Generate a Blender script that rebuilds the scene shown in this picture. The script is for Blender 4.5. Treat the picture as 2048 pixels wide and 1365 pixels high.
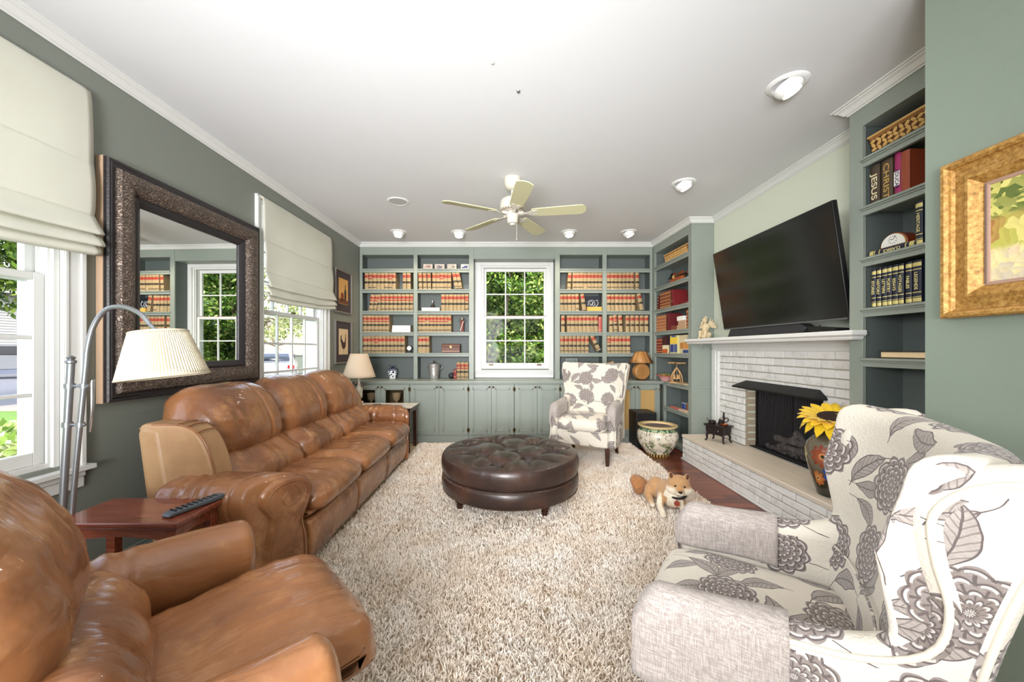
import bpy, bmesh, math, random
import numpy as np
from mathutils import Vector, Matrix, noise

for o in list(bpy.data.objects):
    bpy.data.objects.remove(o)
SC = bpy.context.scene
COL = SC.collection
PI = math.pi
random.seed(7)
RNG = np.random.default_rng(11)

# ---------------------------------------------------------------- camera, world, lights, exposure
CAMZ = 1.242
cd = bpy.data.cameras.new('camera')
cam = bpy.data.objects.new('camera', cd)
COL.objects.link(cam)
cam.location = (0, 0, CAMZ)
cam.rotation_euler = (PI/2, 0, 0)
cd.sensor_width = 36
cd.lens = 740/2048*36
cd.shift_x = 14/2048
cd.shift_y = 16.5/2048
cd.clip_start = 0.02
cd.clip_end = 300
SC.camera = cam

W = bpy.data.worlds.new('sky_world')
SC.world = W
W.use_nodes = True
nt = W.node_tree
nt.nodes.clear()
wo = nt.nodes.new('ShaderNodeOutputWorld')
bg = nt.nodes.new('ShaderNodeBackground')
sky = nt.nodes.new('ShaderNodeTexSky')
sky.sky_type = 'NISHITA'
sky.sun_disc = False
sky.sun_elevation = math.radians(48)
sky.sun_rotation = math.radians(140)
sky.air_density = 1.0
sky.dust_density = 3.0
sky.ozone_density = 1.0
hs = nt.nodes.new('ShaderNodeHueSaturation')
hs.inputs['Saturation'].default_value = 0.6
nt.links.new(sky.outputs[0], hs.inputs['Color'])
nt.links.new(hs.outputs[0], bg.inputs['Color'])
bg.inputs['Strength'].default_value = 0.44
nt.links.new(bg.outputs[0], wo.inputs['Surface'])

def light(name, typ, loc, energy, color=(1, 1, 1), rot=(0, 0, 0), size=1, size_y=None, **kw):
    ld = bpy.data.lights.new(name, typ)
    ld.energy = energy
    ld.color = color
    if typ == 'AREA':
        ld.size = size
        if size_y:
            ld.shape = 'RECTANGLE'
            ld.size_y = size_y
    for k, v in kw.items():
        setattr(ld, k, v)
    o = bpy.data.objects.new(name, ld)
    COL.objects.link(o)
    o.location = loc
    o.rotation_euler = rot
    return o
SUN = light('sun', 'SUN', (0, 0, 20), .8, (1, .95, .86), rot=(math.radians(44), 0, math.radians(38)))
SUN.data.angle = math.radians(1.0)
# added fill lights behind the camera, out of view, to brighten the room
light('rear_front_fill', 'AREA', (-0.3, -4.2, 2.3), 24, (1, .99, .985), (math.radians(78), 0, 0), 3.4, .8)  # added frontal fill, not a fixture of the room
light('rear_up_fill', 'AREA', (-0.2, -3.0, 1.0), 75, (.985, .99, 1), (math.radians(148), 0, 0), 3.0, 1.4)  # added fill thrown up for ceiling bounce
def aim(frm, to):
    return (Vector(to)-Vector(frm)).to_track_quat('-Z', 'Y').to_euler()
p_ = (-.5, -1.0, 2.0)
light('shelf_fill_spot', 'SPOT', p_, 170, (1, .99, .985), aim(p_, (.1, 5.2, 1.35)), spot_size=math.radians(66), spot_blend=1, shadow_soft_size=.45)  # added spot that lifts the far bookcases
p_ = (-.7, -1.2, 1.15)
light('ceiling_fill_spot', 'SPOT', p_, 335, (.97, .985, 1), aim(p_, (-.15, 3.9, 2.72)), spot_size=math.radians(90), spot_blend=1, shadow_soft_size=.5)  # added spot that brightens the ceiling; no lamp stands there
p_ = (-1.85, -.7, 1.75)
light('chimney_fill_spot', 'SPOT', p_, 170, (.96, .98, 1), aim(p_, (2.3, 3.3, .95)), spot_size=math.radians(52), spot_blend=1, shadow_soft_size=.5)  # added spot without a real source, brightens fireplace and chimney wall
CANS = [(-1.36, 4.72), (-.59, 4.74), (.817, 4.72), (1.577, 4.72), (1.608, 3.333), (1.596, 2.09)]
for cx, cy in CANS:
    l = light('downlight_bulb', 'SPOT', (cx, cy+.0, 2.655), 11, (1, .86, .68), (math.radians(14), 0, 0),
              spot_size=math.radians(125), spot_blend=.7, shadow_soft_size=.05)
    if cx == 1.577 or cy < 4:
        l.rotation_euler = (0, math.radians(22), 0)

SC.view_settings.view_transform = 'Standard'
SC.view_settings.look = 'None'
SC.view_settings.exposure = 1.3
SC.view_settings.gamma = 1
SC.view_settings.use_curve_mapping = False

# ---------------------------------------------------------------- materials
def lin(c):
    return tuple((x/12.92 if x <= .04045 else ((x+.055)/1.055)**2.4) for x in [v/255 for v in c])

class NT:
    """tiny node-expression helper"""
    def __init__(s, tree):
        s.t = tree
    def new(s, typ, **kw):
        n = s.t.nodes.new(typ)
        for k, v in kw.items():
            setattr(n, k, v)
        return n
    def put(s, sock, v):
        if isinstance(v, bpy.types.NodeSocket):
            s.t.links.new(v, sock)
        else:
            sock.default_value = v
    def m(s, op, a, b=None, c=None, clamp=False):
        n = s.new('ShaderNodeMath', operation=op, use_clamp=clamp)
        s.put(n.inputs[0], a)
        if b is not None: s.put(n.inputs[1], b)
        if c is not None: s.put(n.inputs[2], c)
        return n.outputs[0]
    def mix(s, f, a, b, blend='MIX'):
        n = s.new('ShaderNodeMix', data_type='RGBA', blend_type=blend)
        s.put(n.inputs[0], f)
        s.put(n.inputs[6], a if isinstance(a, bpy.types.NodeSocket) else (*a[:3], 1))
        s.put(n.inputs[7], b if isinstance(b, bpy.types.NodeSocket) else (*b[:3], 1))
        return n.outputs[2]
    def noise(s, scale=5, detail=3, vec=None, rough=.5, dist=0, out=0):
        n = s.new('ShaderNodeTexNoise')
        n.inputs['Scale'].default_value = scale
        n.inputs['Detail'].default_value = detail
        n.inputs['Roughness'].default_value = rough
        n.inputs['Distortion'].default_value = dist
        if vec is not None: s.t.links.new(vec, n.inputs['Vector'])
        return n.outputs[out]
    def coord(s, which='Object'):
        return s.new('ShaderNodeTexCoord').outputs[which]
    def mapping(s, vec, scale=(1, 1, 1), rot=(0, 0, 0), loc=(0, 0, 0)):
        n = s.new('ShaderNodeMapping')
        s.t.links.new(vec, n.inputs[0])
        n.inputs['Location'].default_value = loc
        n.inputs['Rotation'].default_value = rot
        n.inputs['Scale'].default_value = scale
        return n.outputs[0]
    def ramp(s, fac, stops, interp='LINEAR'):
        n = s.new('ShaderNodeValToRGB')
        cr = n.color_ramp
        cr.interpolation = interp
        while len(cr.elements) < len(stops): cr.elements.new(.5)
        for e, (p, c) in zip(cr.elements, stops):
            e.position = p
            e.color = (*c[:3], 1)
        s.t.links.new(fac, n.inputs[0])
        return n.outputs[0]
    def smooth(s, v, a, b):
        n = s.new('ShaderNodeMapRange', interpolation_type='SMOOTHSTEP')
        s.put(n.inputs[0], v); s.put(n.inputs[1], a); s.put(n.inputs[2], b)
        n.inputs[3].default_value = 0; n.inputs[4].default_value = 1
        return n.outputs[0]
    def sep(s, v):
        n = s.new('ShaderNodeSeparateXYZ')
        s.t.links.new(v, n.inputs[0])
        return n.outputs[0], n.outputs[1], n.outputs[2]
    def bump(s, h, strength=.3, dist=.01, normal=None):
        n = s.new('ShaderNodeBump')
        n.inputs['Strength'].default_value = strength
        n.inputs['Distance'].default_value = dist
        s.t.links.new(h, n.inputs['Height'])
        if normal is not None: s.t.links.new(normal, n.inputs['Normal'])
        return n.outputs[0]

MATS = {}
def mat(name, col, rough=.5, metal=0, var=.06, vscale=6, bump=0, bscale=60, spec=.5, coat=0, randv=0, fn=None, alpha=None, emit=None, sheen=0, raw=False):
    if name in MATS: return MATS[name]
    m = bpy.data.materials.new(name)
    m.use_nodes = True
    t = m.node_tree
    N = NT(t)
    b = t.nodes['Principled BSDF']
    c = col if raw else lin(col)
    b.inputs['Roughness'].default_value = rough
    b.inputs['Metallic'].default_value = metal
    b.inputs['Specular IOR Level'].default_value = spec
    b.inputs['Coat Weight'].default_value = coat
    b.inputs['Sheen Weight'].default_value = sheen
    co = N.coord('Object')
    f = N.noise(vscale, 3, co)
    out = N.mix(f, tuple(x*(1-var) for x in c), tuple(min(1, x*(1+var)) for x in c))
    if randv:
        oi = N.new('ShaderNodeObjectInfo').outputs['Random']
        h = N.new('ShaderNodeHueSaturation')
        t.links.new(out, h.inputs['Color'])
        t.links.new(N.m('MULTIPLY_ADD', oi, randv*2, 1-randv), h.inputs['Value'])
        out = h.outputs[0]
    if fn:
        out = fn(N, out, b, co) or out
    t.links.new(out, b.inputs['Base Color'])
    if bump and not b.inputs['Normal'].is_linked:
        t.links.new(N.bump(N.noise(bscale, 4, co), bump, .004), b.inputs['Normal'])
    if emit:
        b.inputs['Emission Color'].default_value = (*lin(emit[0]), 1)
        b.inputs['Emission Strength'].default_value = emit[1]
    MATS[name] = m
    return m

# ---------------------------------------------------------------- mesh building
class MB:
    def __init__(s):
        s.v = []; s.f = []; s.mi = []; s.uv = []
    def add(s, vs, fs, mi=0, M=None, uvs=None):
        o = len(s.v)
        for p in vs:
            p = Vector(p)
            s.v.append(M @ p if M is not None else p)
        for k, f in enumerate(fs):
            s.f.append([i+o for i in f]); s.mi.append(mi)
            s.uv.append(uvs[k] if uvs else None)
        return s
    def box(s, x0, x1, y0, y1, z0, z1, mi=0, M=None):
        if x0 > x1: x0, x1 = x1, x0
        if y0 > y1: y0, y1 = y1, y0
        if z0 > z1: z0, z1 = z1, z0
        vs = [(x0, y0, z0), (x1, y0, z0), (x1, y1, z0), (x0, y1, z0), (x0, y0, z1), (x1, y0, z1), (x1, y1, z1), (x0, y1, z1)]
        fs = [(0, 3, 2, 1), (4, 5, 6, 7), (0, 1, 5, 4), (1, 2, 6, 5), (2, 3, 7, 6), (3, 0, 4, 7)]
        return s.add(vs, fs, mi, M)
    def rings(s, R, mi=0, M=None, cap=True, closed=True, loop=False):
        """loft rings of points; uv in metres"""
        n = len(R[0]); m = len(R)
        R = [[Vector(p) for p in r] for r in R]
        vs = [p for r in R for p in r]
        us = []
        for r in R:
            u = [0]
            for i in range(n): u.append(u[-1]+(r[(i+1) % n]-r[i]).length)
            us.append(u)
        mid = us[m//2]
        vv = [0]
        for j in range(m): 
            a = R[j]; b = R[(j+1) % m]
            vv.append(vv[-1]+sum((b[i]-a[i]).length for i in range(0, n, max(1, n//6)))/len(range(0, n, max(1, n//6))))
        fs = []; uvs = []
        for j in range(m if loop else m-1):
            for i in range(n if closed else n-1):
                i2 = (i+1) % n; j2 = (j+1) % m
                fs.append((j*n+i, j*n+i2, j2*n+i2, j2*n+i))
                uvs.append(((mid[i], vv[j]), (mid[i+1], vv[j]), (mid[i+1], vv[j+1]), (mid[i], vv[j+1])))
        if cap and not loop and closed:
            for j, rev in ((0, True), (m-1, False)):
                f = [j*n+i for i in range(n)]
                if rev: f = f[::-1]
                fs.append(tuple(f))
                c = sum(R[j], Vector())/n
                nrm = (R[j][n//3]-R[j][0]).cross(R[j][2*n//3]-R[j][0])
                ax = max(range(3), key=lambda k: abs(nrm[k]))
                a, b = [k for k in range(3) if k != ax]
                uvs.append(tuple((vs[k][a], vs[k][b]) for k in f))
        return s.add(vs, fs, mi, M, uvs)
    def cyl(s, p0, p1, r0, r1=None, n=16, mi=0, M=None, cap=True):
        return s.tube([p0, p1], [r0, r0 if r1 is None else r1], n, mi, M, cap)
    def tube(s, path, r, n=8, mi=0, M=None, cap=True, loop=False):
        P = [Vector(p) for p in path]
        if not isinstance(r, (list, tuple)): r = [r]*len(P)
        R = []
        up = None
        for i, p in enumerate(P):
            if loop: d = P[(i+1) % len(P)]-P[i-1]
            elif i == 0: d = P[1]-P[0]
            elif i == len(P)-1: d = P[-1]-P[-2]
            else: d = (P[i+1]-P[i]).normalized()+(P[i]-P[i-1]).normalized()
            d.normalize()
            if up is None:
                up = Vector((0, 0, 1)) if abs(d.z) < .9 else Vector((1, 0, 0))
            x = up.cross(d); x.normalize()
            y = d.cross(x); up = y
            R.append([p+x*math.cos(a)*r[i]+y*math.sin(a)*r[i] for a in [2*PI*k/n for k in range(n)]])
        return s.rings(R, mi, M, cap, True, loop)
    def lathe(s, prof, n=32, c=(0, 0, 0), mi=0, M=None, cap=True, sx=1, sy=1):
        R = [[(c[0]+sx*r*math.cos(2*PI*k/n), c[1]+sy*r*math.sin(2*PI*k/n), c[2]+z) for k in range(n)] for r, z in prof]
        return s.rings(R, mi, M, cap)
    def ell(s, c, r, nu=16, nv=10, mi=0, M=None, rot=None):
        if not isinstance(r, (list, tuple)): r = (r, r, r)
        R = []
        for j in range(nv+1):
            t = PI*j/nv
            st = max(math.sin(t), .02); ct = -math.cos(t)
            ring = [Vector((r[0]*st*math.cos(2*PI*k/nu), r[1]*st*math.sin(2*PI*k/nu), r[2]*ct)) for k in range(nu)]
            if rot is not None: ring = [rot @ p for p in ring]
            R.append([p+Vector(c) for p in ring])
        return s.rings(R, mi, M)
    def prism(s, poly, lo, hi, plane='xz', mi=0, M=None, inset=0):
        """extrude a 2D polygon; plane gives which axes poly uses"""
        def P(a, b, t):
            return {'xz': (a, t, b), 'xy': (a, b, t), 'yz': (t, a, b)}[plane]
        n = len(poly)
        vs = [P(a, b, lo) for a, b in poly]+[P(a, b, hi) for a, b in poly]
        fs = [tuple(range(n))[::-1], tuple(range(n, 2*n))]+[(i, (i+1) % n, n+(i+1) % n, n+i) for i in range(n)]
        return s.add(vs, fs, mi, M)
    def grid(s, P, mi=0, M=None, uvs=None):
        m = len(P); n = len(P[0])
        fs = []; uv = []
        for j in range(m-1):
            for i in range(n-1):
                fs.append((j*n+i, j*n+i+1, (j+1)*n+i+1, (j+1)*n+i))
                if uvs: uv.append((uvs[j][i], uvs[j][i+1], uvs[j+1][i+1], uvs[j+1][i]))
        return s.add([p for r in P for p in r], fs, mi, M, uv if uvs else None)

MW = {}
def build(name, mb, mats, parent=None, frame=None, bevel=0, angle=.7, sub=0, solid=0, kind=None, seg=2, recalc=True):
    """one mesh object. With a parent, coordinates are the parent's local space unless frame is given."""
    if not isinstance(mats, (list, tuple)): mats = [mats]
    vs = mb.v
    if frame is not None:
        vs = [frame @ p for p in vs]
        if parent is not None:
            inv = MW[parent.name].inverted()
            vs = [inv @ p for p in vs]
    loc = Vector((0, 0, 0))
    if parent is None:
        xs = [p.x for p in vs]; ys = [p.y for p in vs]; zs = [p.z for p in vs]
        loc = Vector(((min(xs)+max(xs))/2, (min(ys)+max(ys))/2, min(zs)))
        vs = [p-loc for p in vs]
    me = bpy.data.meshes.new(name)
    me.from_pydata([tuple(p) for p in vs], [], mb.f)
    for m in mats: me.materials.append(m)
    me.polygons.foreach_set('material_index', mb.mi)
    if any(u is not None for u in mb.uv) or 'cream_floral_cloth' in [m.name for m in mats]:
        ul = me.uv_layers.new(name='UVMap')
        fl = []
        for f, u in zip(mb.f, mb.uv):
            if u is None: 
                for k in f: fl += [vs[k].x+vs[k].y*.7, vs[k].z+vs[k].y*.3]
            else:
                for q in u: fl += [q[0], q[1]]
        ul.data.foreach_set('uv', fl)
    if recalc:
        bm = bmesh.new(); bm.from_mesh(me)
        bmesh.ops.recalc_face_normals(bm, faces=bm.faces)
        bm.to_mesh(me); bm.free()
    me.shade_smooth()
    me.set_sharp_from_angle(angle=angle)
    o = bpy.data.objects.new(name, me)
    COL.objects.link(o)
    if parent is not None:
        o.parent = parent
        MW[o.name] = MW[parent.name].copy()
    else:
        o.location = loc
        MW[o.name] = Matrix.Translation(loc)
    if bevel:
        b = o.modifiers.new('bevel', 'BEVEL'); b.width = bevel; b.segments = seg; b.limit_method = 'ANGLE'; b.angle_limit = .6
        b.harden_normals = False
    if sub:
        b = o.modifiers.new('sub', 'SUBSURF'); b.levels = sub; b.render_levels = sub
    if solid:
        b = o.modifiers.new('solid', 'SOLIDIFY'); b.thickness = solid; b.offset = 0
    if kind: o['kind'] = kind
    return o

def tag(o, label=None, cat=None, group=None, kind=None):
    if label: o['label'] = label
    if cat: o['category'] = cat
    if group: o['group'] = group
    if kind: o['kind'] = kind
    return o

def thing(name, label, cat, loc=(0, 0, 0), rz=0, frame=None, group=None, kind=None, tilt=None):
    o = bpy.data.objects.new(name, None)
    o.empty_display_size = .05
    COL.objects.link(o)
    M = Matrix.Translation(Vector(loc)) @ Matrix.Rotation(rz, 4, 'Z')
    if tilt is not None: M = M @ tilt
    if frame is not None: M = frame @ M
    o.matrix_basis = M
    MW[o.name] = M
    tag(o, label, cat, group, kind)
    return o

def children(o):
    return [c for c in bpy.data.objects if c.parent == o]

def copy_tree(o, M, label=None, group=None, kids=None):
    """copy a thing with its parts and sub-parts"""
    c = o.copy(); COL.objects.link(c)
    c.matrix_basis = M
    MW[c.name] = M
    if label: c['label'] = label
    if group: c['group'] = group
    for ch in (kids if kids is not None else children(o)):
        k = ch.copy(); COL.objects.link(k); k.parent = c
        MW[k.name] = M.copy()
        if kids is None:
            for g in children(ch):
                d = g.copy(); COL.objects.link(d); d.parent = k
    return c

def T(x, y, z, rz=0, rx=0, ry=0):
    return Matrix.Translation((x, y, z)) @ Matrix.Rotation(rz, 4, 'Z') @ Matrix.Rotation(rx, 4, 'X') @ Matrix.Rotation(ry, 4, 'Y')

def crom(pts, n, closed=False):
    """Catmull-Rom resample of points to n samples"""
    P = [Vector(p) for p in pts]; m = len(P)
    out = []
    segs = m if closed else m-1
    for k in range(n):
        t = k/n*segs if closed else k/(n-1)*segs
        i = min(int(t), segs-1); f = t-i
        if closed: a, b, c, d = P[(i-1) % m], P[i], P[(i+1) % m], P[(i+2) % m]
        else: a, b, c, d = P[max(i-1, 0)], P[i], P[min(i+1, m-1)], P[min(i+2, m-1)]
        out.append(.5*((2*b)+(c-a)*f+(2*a-5*b+4*c-d)*f*f+(3*b-a-3*c+d)*f**3))
    return out

def even(pts, n, closed=True):
    """resample polyline evenly by length"""
    P = [Vector(p) for p in pts]
    if closed: P = P+[P[0]]
    L = [0]
    for a, b in zip(P, P[1:]): L.append(L[-1]+(b-a).length)
    out = []; j = 0
    for k in range(n):
        d = L[-1]*k/(n if closed else n-1)
        while j < len(P)-2 and L[j+1] < d: j += 1
        f = (d-L[j])/max(L[j+1]-L[j], 1e-9)
        out.append(P[j].lerp(P[j+1], f))
    return out

def nz(x, y, z, s=1.0, seed=0):
    return noise.noise(Vector((x*s+seed*7.3, y*s+seed*3.1, z*s-seed*5.7)))

def cushion(mb, prof, y0, y1, r=.05, n=48, m=20, disp=None, mi=0, to=None, bulge=0, M=None):
    """closed smooth 2D profile (a,b) swept from y0 to y1 with rounded ends. to(a,b,y)->point"""
    to = to or (lambda a, b, y: (a, y, b))
    P = even(crom([(a, b, 0) for a, b in prof], 120, True), n)
    c = sum(P, Vector())/n
    st = []
    L = y1-y0; r = min(r, L/2)
    ne = 5
    for k in range(ne+1):
        a = PI/2*k/ne
        st.append((y0+r*(1-math.cos(a)), r*(1-math.sin(a))))
    for k in range(1, m): st.append((y0+r+(L-2*r)*k/m, 0))
    for k in range(ne+1):
        a = PI/2*(1-k/ne)
        st.append((y1-r*(1-math.cos(a)), r*(1-math.sin(a))))
    R = []
    for y, ins in st:
        u = (y-y0)/L
        b = bulge*(1-abs(2*u-1)**2.5)
        ring = []
        for k in range(n):
            q = P[k]-c; l = q.length
            tng = P[(k+1) % n]-P[k-1]
            nr = Vector((tng.y, -tng.x, 0)).normalized()
            if nr.dot(q) < 0: nr = -nr
            p = (P[k]-nr*min(ins, l*.9)+nr*b) if r < .09 else (c+q*(1-ins/(r*1.25))+nr*b)
            if disp:
                p = p+nr*disp(p.x, p.y, y, u, k/n)*min(1, (min(u, 1-u)*L+.002)/.03)
            ring.append(to(p.x, p.y, y))
        R.append(ring)
    mb.rings(R, mi, M)
    return mb
# ---------------------------------------------------------------- shared materials
PAINT = mat('sage_wall_paint', (126, 130, 121), .55, var=.03, vscale=2, bump=.05, bscale=180)
PAINT_PIER = mat('green_wall_paint', (130, 142, 129), .6, var=.03, vscale=2, bump=.05, bscale=180)
PALE = mat('pale_green_wall_paint', (212, 217, 199), .6, var=.02, vscale=2, bump=.04, bscale=200)
CAB = mat('sage_cabinet_paint', (140, 148, 139), .38, var=.05, vscale=7, bump=.05, bscale=60)
CABIN = mat('shaded_shelf_interior', (92, 100, 97), .5, var=.06, vscale=5)  # cabinet paint darkened: the shade inside the shelves is put into the colour
CEIL = mat('ceiling_paint', (228, 229, 231), .8, var=.01, bump=.03, bscale=150)
WHITE = mat('white_trim_paint', (224, 224, 221), .4, var=.02)
BRASS = mat('aged_brass', (96, 84, 62), .45, .8)
BLACK = mat('black_plastic', (16, 16, 17), .4, var=.1)
IRON = mat('dark_cast_iron', (52, 42, 40), .5, .6, bump=.4, bscale=70)
STEEL = mat('brushed_steel', (150, 152, 155), .38, .85)
CHROME = mat('polished_silver', (205, 206, 210), .15, 1)
PAPER = mat('page_paper', (222, 205, 165), .8, var=.12, vscale=90)
GOLD = mat('gold_leaf', (205, 172, 96), .4, .6)
SCREEN = mat('screen_glass', (10, 10, 11), .16, var=.02, spec=.6)

def _leather(N, c, b, co):
    t = N.t
    patch = N.noise(2.2, 4, co)
    d = N.mix(N.smooth(patch, .42, .62), c, lin((124, 78, 48)))
    e = N.mix(N.smooth(N.noise(7, 5, co, .6), .5, .75), d, lin((178, 126, 82)))
    warp = N.noise(1.4, 3, co, out=1)
    vm = N.new('ShaderNodeVectorMath', operation='MULTIPLY_ADD')
    t.links.new(warp, vm.inputs[0]); vm.inputs[1].default_value = (.35, .35, .35); t.links.new(co, vm.inputs[2])
    wr = N.noise(5, 3, N.mapping(vm.outputs[0], (.8, 3.6, 2.2)), .45)
    fine = N.noise(90, 3, co)
    n1 = N.bump(N.m('ABSOLUTE', N.m('SUBTRACT', wr, .5)), .30, .03)
    n2 = N.bump(fine, .16, .002, n1)
    t.links.new(n2, b.inputs['Normal'])
    return e
LEATHER = mat('tan_leather', (156, 104, 66), .27, var=.05, spec=.5, coat=.25, fn=_leather)
def _leather2(N, c, b, co):
    t = N.t
    e = N.mix(N.smooth(N.noise(3, 4, co, .6), .4, .7), c, lin((184, 146, 104)))
    t.links.new(N.bump(N.noise(70, 3, co), .15, .003), b.inputs['Normal'])
    return e
LEATHER_SIDE = mat('light_tan_leather', (166, 126, 88), .42, var=.05, fn=_leather2)
def _oleather(N, c, b, co):
    t = N.t
    e = N.mix(N.smooth(N.noise(4, 4, co, .6), .45, .75), c, lin((74, 50, 40)))
    wr = N.noise(14, 3, co)
    n1 = N.bump(wr, .25, .006)
    t.links.new(N.bump(N.noise(120, 3, co), .12, .002, n1), b.inputs['Normal'])
    return e
OLEATHER = mat('dark_brown_leather', (50, 37, 33), .34, var=.06, coat=.1, fn=_oleather)

def _wood(cols, scale=(1, 12, 12)):
    def f(N, c, b, co):
        v = N.mapping(co, scale)
        n = N.noise(3, 6, v, .6, 1.2)
        return N.ramp(n, [(.25, lin(cols[0])), (.5, lin(cols[1])), (.75, lin(cols[2]))])
    return f
TABLEWOOD = mat('cherry_wood', (120, 52, 34), .25, coat=.4, fn=_wood([(88, 40, 28), (122, 58, 38), (150, 82, 56)]))
DARKWOOD = mat('dark_stained_wood', (58, 30, 20), .35, coat=.2, fn=_wood([(36, 18, 12), (62, 33, 22), (80, 46, 30)]))
def _plank(N, c, b, co):
    r = N.new('ShaderNodeObjectInfo').outputs['Random']
    v = N.mapping(co, (1.5, 26, 10))
    n = N.noise(3, 6, v, .6, 1)
    a = N.ramp(n, [(.25, lin((74, 32, 20))), (.5, lin((112, 54, 34))), (.8, lin((140, 76, 50)))])
    h = N.new('ShaderNodeHueSaturation'); N.t.links.new(a, h.inputs['Color'])
    N.t.links.new(N.m('MULTIPLY_ADD', r, .7, .65), h.inputs['Value'])
    return h.outputs[0]
PLANK = mat('reddish_floorboard', (110, 54, 34), .28, coat=.15, fn=_plank)

def _brick(N, c, b, co):
    r = N.new('ShaderNodeObjectInfo').outputs['Random']
    n = N.noise(16, 5, co, .65)
    w = N.mix(N.smooth(n, .48, .72), c, lin((216, 213, 206)))
    h = N.new('ShaderNodeHueSaturation'); N.t.links.new(w, h.inputs['Color'])
    N.t.links.new(N.m('MULTIPLY_ADD', r, .1, .93), h.inputs['Value'])
    N.t.links.new(N.bump(n, .35, .006), b.inputs['Normal'])
    return h.outputs[0]
BRICK = mat('whitewashed_brick', (240, 239, 236), .6, fn=_brick)
MORTAR = mat('painted_mortar', (176, 169, 154), .8, bump=.3)
STONE = mat('hearth_slab_paint', (218, 206, 190), .5, var=.05, bump=.1)

# cloth printed with large flowers, leaves and stems
def _floral(N, c, b, co):
    t = N.t
    uv = N.coord('UV')
    dk = lin((96, 86, 84)); md = lin((140, 130, 126)); lt = lin((176, 168, 160))
    wob = N.noise(14, 2, uv, out=1)
    vm = N.new('ShaderNodeVectorMath', operation='MULTIPLY_ADD')
    t.links.new(wob, vm.inputs[0]); vm.inputs[1].default_value = (.02, .02, 0); t.links.new(uv, vm.inputs[2])
    P = vm.outputs[0]
    def cell(scale, rnd, off):
        vo = N.new('ShaderNodeTexVoronoi', voronoi_dimensions='2D', feature='F1')
        v = N.mapping(P, (scale, scale, 1), loc=(off, off*.6, 0))
        t.links.new(v, vo.inputs['Vector'])
        vo.inputs['Scale'].default_value = 1
        vo.inputs['Randomness'].default_value = rnd
        sb = N.new('ShaderNodeVectorMath', operation='SUBTRACT')
        t.links.new(v, sb.inputs[0]); t.links.new(vo.outputs['Position'], sb.inputs[1])
        x, y, _ = N.sep(sb.outputs[0])
        cr = N.new('ShaderNodeSeparateColor'); t.links.new(vo.outputs['Color'], cr.inputs[0])
        return x, y, vo.outputs['Distance'], cr.outputs
    col = c
    # leaves, two layers
    def leaves(col, scale, rnd, off, L, Wd, keep):
        x, y, d, cr = cell(scale, rnd, off)
        a = N.m('MULTIPLY', cr[0], 6.283)
        ca = N.m('COSINE', a); sa = N.m('SINE', a)
        lx = N.m('ADD', N.m('MULTIPLY', x, ca), N.m('MULTIPLY', y, sa))
        ly = N.m('SUBTRACT', N.m('MULTIPLY', y, ca), N.m('MULTIPLY', x, sa))
        ly = N.m('ADD', ly, N.m('MULTIPLY', N.m('MULTIPLY', lx, lx), .6))
        e = N.m('SUBTRACT', 1, N.m('POWER', N.m('ABSOLUTE', N.m('DIVIDE', lx, L)), 1.7))
        wd = N.m('MULTIPLY', N.m('MAXIMUM', e, 0), Wd)
        ab = N.m('ABSOLUTE', ly)
        inside = N.m('LESS_THAN', ab, wd)
        use = N.m('GREATER_THAN', cr[1], 1-keep)
        inside = N.m('MULTIPLY', inside, use)
        edge = N.m('GREATER_THAN', ab, N.m('SUBTRACT', wd, .018))
        rib = N.m('LESS_THAN', ab, .010)
        vein = N.m('GREATER_THAN', N.m('SINE', N.m('MULTIPLY', N.m('SUBTRACT', lx, ab), 70)), .75)
        dark = N.m('MAXIMUM', N.m('MAXIMUM', edge, rib), N.m('MULTIPLY', vein, .6))
        fillc = N.mix(N.noise(30, 2, uv), md, lt)
        lc = N.mix(dark, fillc, dk)
        # stem running on from the leaf
        st = N.m('MULTIPLY', N.m('LESS_THAN', ab, .009), use)
        st = N.m('MULTIPLY', st, N.m('LESS_THAN', N.m('ABSOLUTE', lx), L*1.7))
        col = N.mix(st, col, dk)
        return N.mix(inside, col, lc)
    col = leaves(col, 7.2, .8, 3.3, .44, .19, .62)
    col = leaves(col, 5.6, .7, 9.1, .40, .17, .6)
    # dahlias
    x, y, d, cr = cell(3.9, .45, 0)
    th = N.m('ARCTAN2', y, x)
    th = N.m('ADD', th, N.m('MULTIPLY', cr[0], 3))
    pet = N.m('ABSOLUTE', N.m('SINE', N.m('MULTIPLY', th, 5.5)))
    Rr = N.m('MULTIPLY_ADD', pet, .045, .285)
    flower = N.m('MULTIPLY', N.m('LESS_THAN', d, Rr), N.m('GREATER_THAN', cr[1], .12))
    ringv = N.m('MULTIPLY', d, 15)
    k = N.m('FLOOR', ringv)
    odd = N.m('MULTIPLY', N.m('MODULO', k, 2), PI/2)
    pp = N.m('ABSOLUTE', N.m('SINE', N.m('ADD', N.m('MULTIPLY', th, 5.5), odd)))
    scal = N.m('ADD', N.m('FRACT', N.m('ADD', ringv, N.m('MULTIPLY', pp, -.45))), 0)
    line = N.m('MAXIMUM', N.m('LESS_THAN', pp, .22), N.m('LESS_THAN', scal, .22))
    tip = N.m('MULTIPLY', N.m('GREATER_THAN', scal, .72), N.m('GREATER_THAN', pp, .55))
    fc = N.mix(N.smooth(N.noise(22, 3, uv), .4, .65), md, lin((128, 117, 110)))
    fc = N.mix(N.m('MULTIPLY', tip, .75), fc, lin((214, 206, 200)))
    fc = N.mix(line, fc, dk)
    col = N.mix(flower, col, fc)
    wv = N.new('ShaderNodeTexVoronoi'); wv.inputs['Scale'].default_value = 170
    t.links.new(uv, wv.inputs['Vector'])
    t.links.new(N.bump(wv.outputs['Distance'], .35, .004), b.inputs['Normal'])
    return col
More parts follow.
